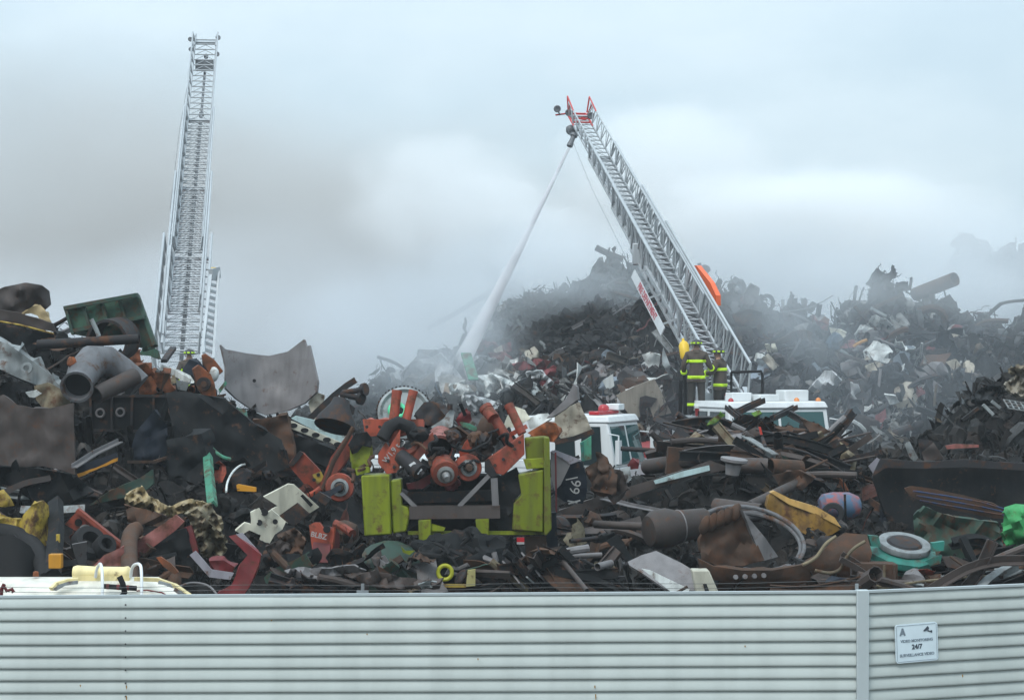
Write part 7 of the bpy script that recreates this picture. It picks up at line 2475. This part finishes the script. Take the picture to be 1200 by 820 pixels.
# long members lying across the right near heap and on its crest
LONGMIX = [('long_beam', ibeam(.10, .14, .018), 'long I beam'), ('long_channel', channel(.16, .08, .015), 'long channel bar'), ('long_angle_iron', angle_iron(.1, .1, .014), 'long angle iron'), ('long_strip', [(-.10, -.006), (.10, -.006), (.10, .006), (-.10, .006)], 'long bent strip'), ('long_pipe', [(.05 * math.cos(i * .785), .05 * math.sin(i * .785)) for i in range(8)], 'long bent pipe'), ('long_rod', [(.018 * math.cos(i), .018 * math.sin(i)) for i in range(6)], 'long bent rod')]


def longs(n, poly, L, seed, place, where, matw):
    q = random.Random(seed)
    xs, ys = [p[0] for p in poly], [p[1] for p in poly]
    k = 0
    while k < n:
        x, y = q.uniform(min(xs), max(xs)), q.uniform(min(ys), max(ys))
        ins = False
        for (ax, ay), (bx, by) in zip(poly, poly[1:] + poly[:1]):
            if (ay > y) != (by > y) and x < (bx - ax) * (y - ay) / (by - ay) + ax:
                ins = not ins
        if not ins:
            continue
        k += 1
        nm, pr, wd_ = q.choice(LONGMIX)
        mt, col, _ = q.choices(matw, [w for a, b, w in matw])[0]
        c = at(x, y, place(x, y))
        d = Vector((q.choice((-1, 1)) * q.uniform(.6, 1), q.uniform(-.35, .35), q.gauss(0, .38))).normalized()
        l_ = q.uniform(*L)
        s2 = d.cross(Vector((0, 1, 0))).normalized() * q.uniform(-.16, .16) * l_
        pts = [c - d * l_ / 2, c - d * l_ / 6 + s2 * .7, c + d * l_ / 6 + s2, c + d * l_ / 2]
        for _ in range(2):
            w2 = [pts[0]]
            for a, b in zip(pts, pts[1:]):
                w2 += [a * .75 + b * .25, a * .25 + b * .75]
            pts = w2 + [pts[-1]]
        if any(kept(p) for p in pts[::2]):
            k -= 1
            continue
        m = MB()
        m.section(pts, pr, twist=q.uniform(-1.2, 1.2))
        tag(m.build(nm, mt), '%s %s lying across %s' % (col, wd_, where), wd_.split(' ', 1)[1], '%s %s pieces across %s' % (col, wd_, where))


DARKW = [(BROWN, 'rust brown', 5), (STEEL, 'dark steel', 6), (MAUVE, 'mauve grey', 6), (BLACK, 'black', 5), (GREYP, 'grey', 1.6), (PGREY, 'pale grey', .5), (KHAKI, 'khaki', .6)]
longs(70, NEARR, (.8, 2.2), 81, lambda x, y: front_Y(x, y) - .55, 'the right near heap', DARKW)
longs(45, CREST, (.7, 1.8), 82, lambda x, y: front_Y(x, y) - .7, 'the crest of the right near heap', DARKW)
longs(40, NEARL, (.6, 1.6), 83, lambda x, y: front_Y(x, y) - .4, 'the left near heap', DARKW)
longs(26, [(380, 630), (660, 630), (660, 690), (320, 690)], (.5, 1.3), 84, lambda x, y: 26.1, 'the ground before the lime frame', DARKW)
FARW = [(STEEL, 'dark steel', 7), (GREYP, 'grey', 3), (PGREY, 'pale grey', 1.5), (BROWN, 'rust brown', 4)]
longs(60, [(560, 420), (640, 350), (740, 320), (900, 360), (1000, 350), (1150, 370), (1190, 480), (900, 470), (700, 450)], (.9, 2.6), 85, lambda x, y: far_Y(x, y) - .7, 'the burning heap', FARW)

HULK = [(WHITEP, 'dirty white', 4), (GREYP, 'grey', 4), (BLUEG, 'blue grey', 2), (CRIM, 'dark red', 1.2), (STEEL, 'dark steel', 4), (TANP, 'tan', 1.2), (BURNT, 'burnt black', 4), (BROWN, 'rust brown', 3)]
scatter(70, [(560, 440), (640, 410), (720, 400), (790, 430), (800, 490), (560, 490)], (.5, 1.3), 'the foot of the burning heap', 91, lambda x, y: far_Y(x, y) - .5, [('sheet', 6), ('wad', 2), ('strip', 3), ('ring', 1), ('flat', 1)], HULK)
scatter(110, [(870, 400), (960, 380), (1060, 360), (1160, 390), (1130, 490), (1000, 520), (900, 470)], (.4, 1.2), 'the right far heap', 92, lambda x, y: far_Y(x, y) - .5, [('sheet', 6), ('wad', 2), ('strip', 4), ('ring', 1), ('pipe', 1), ('flat', 1)], HULK)
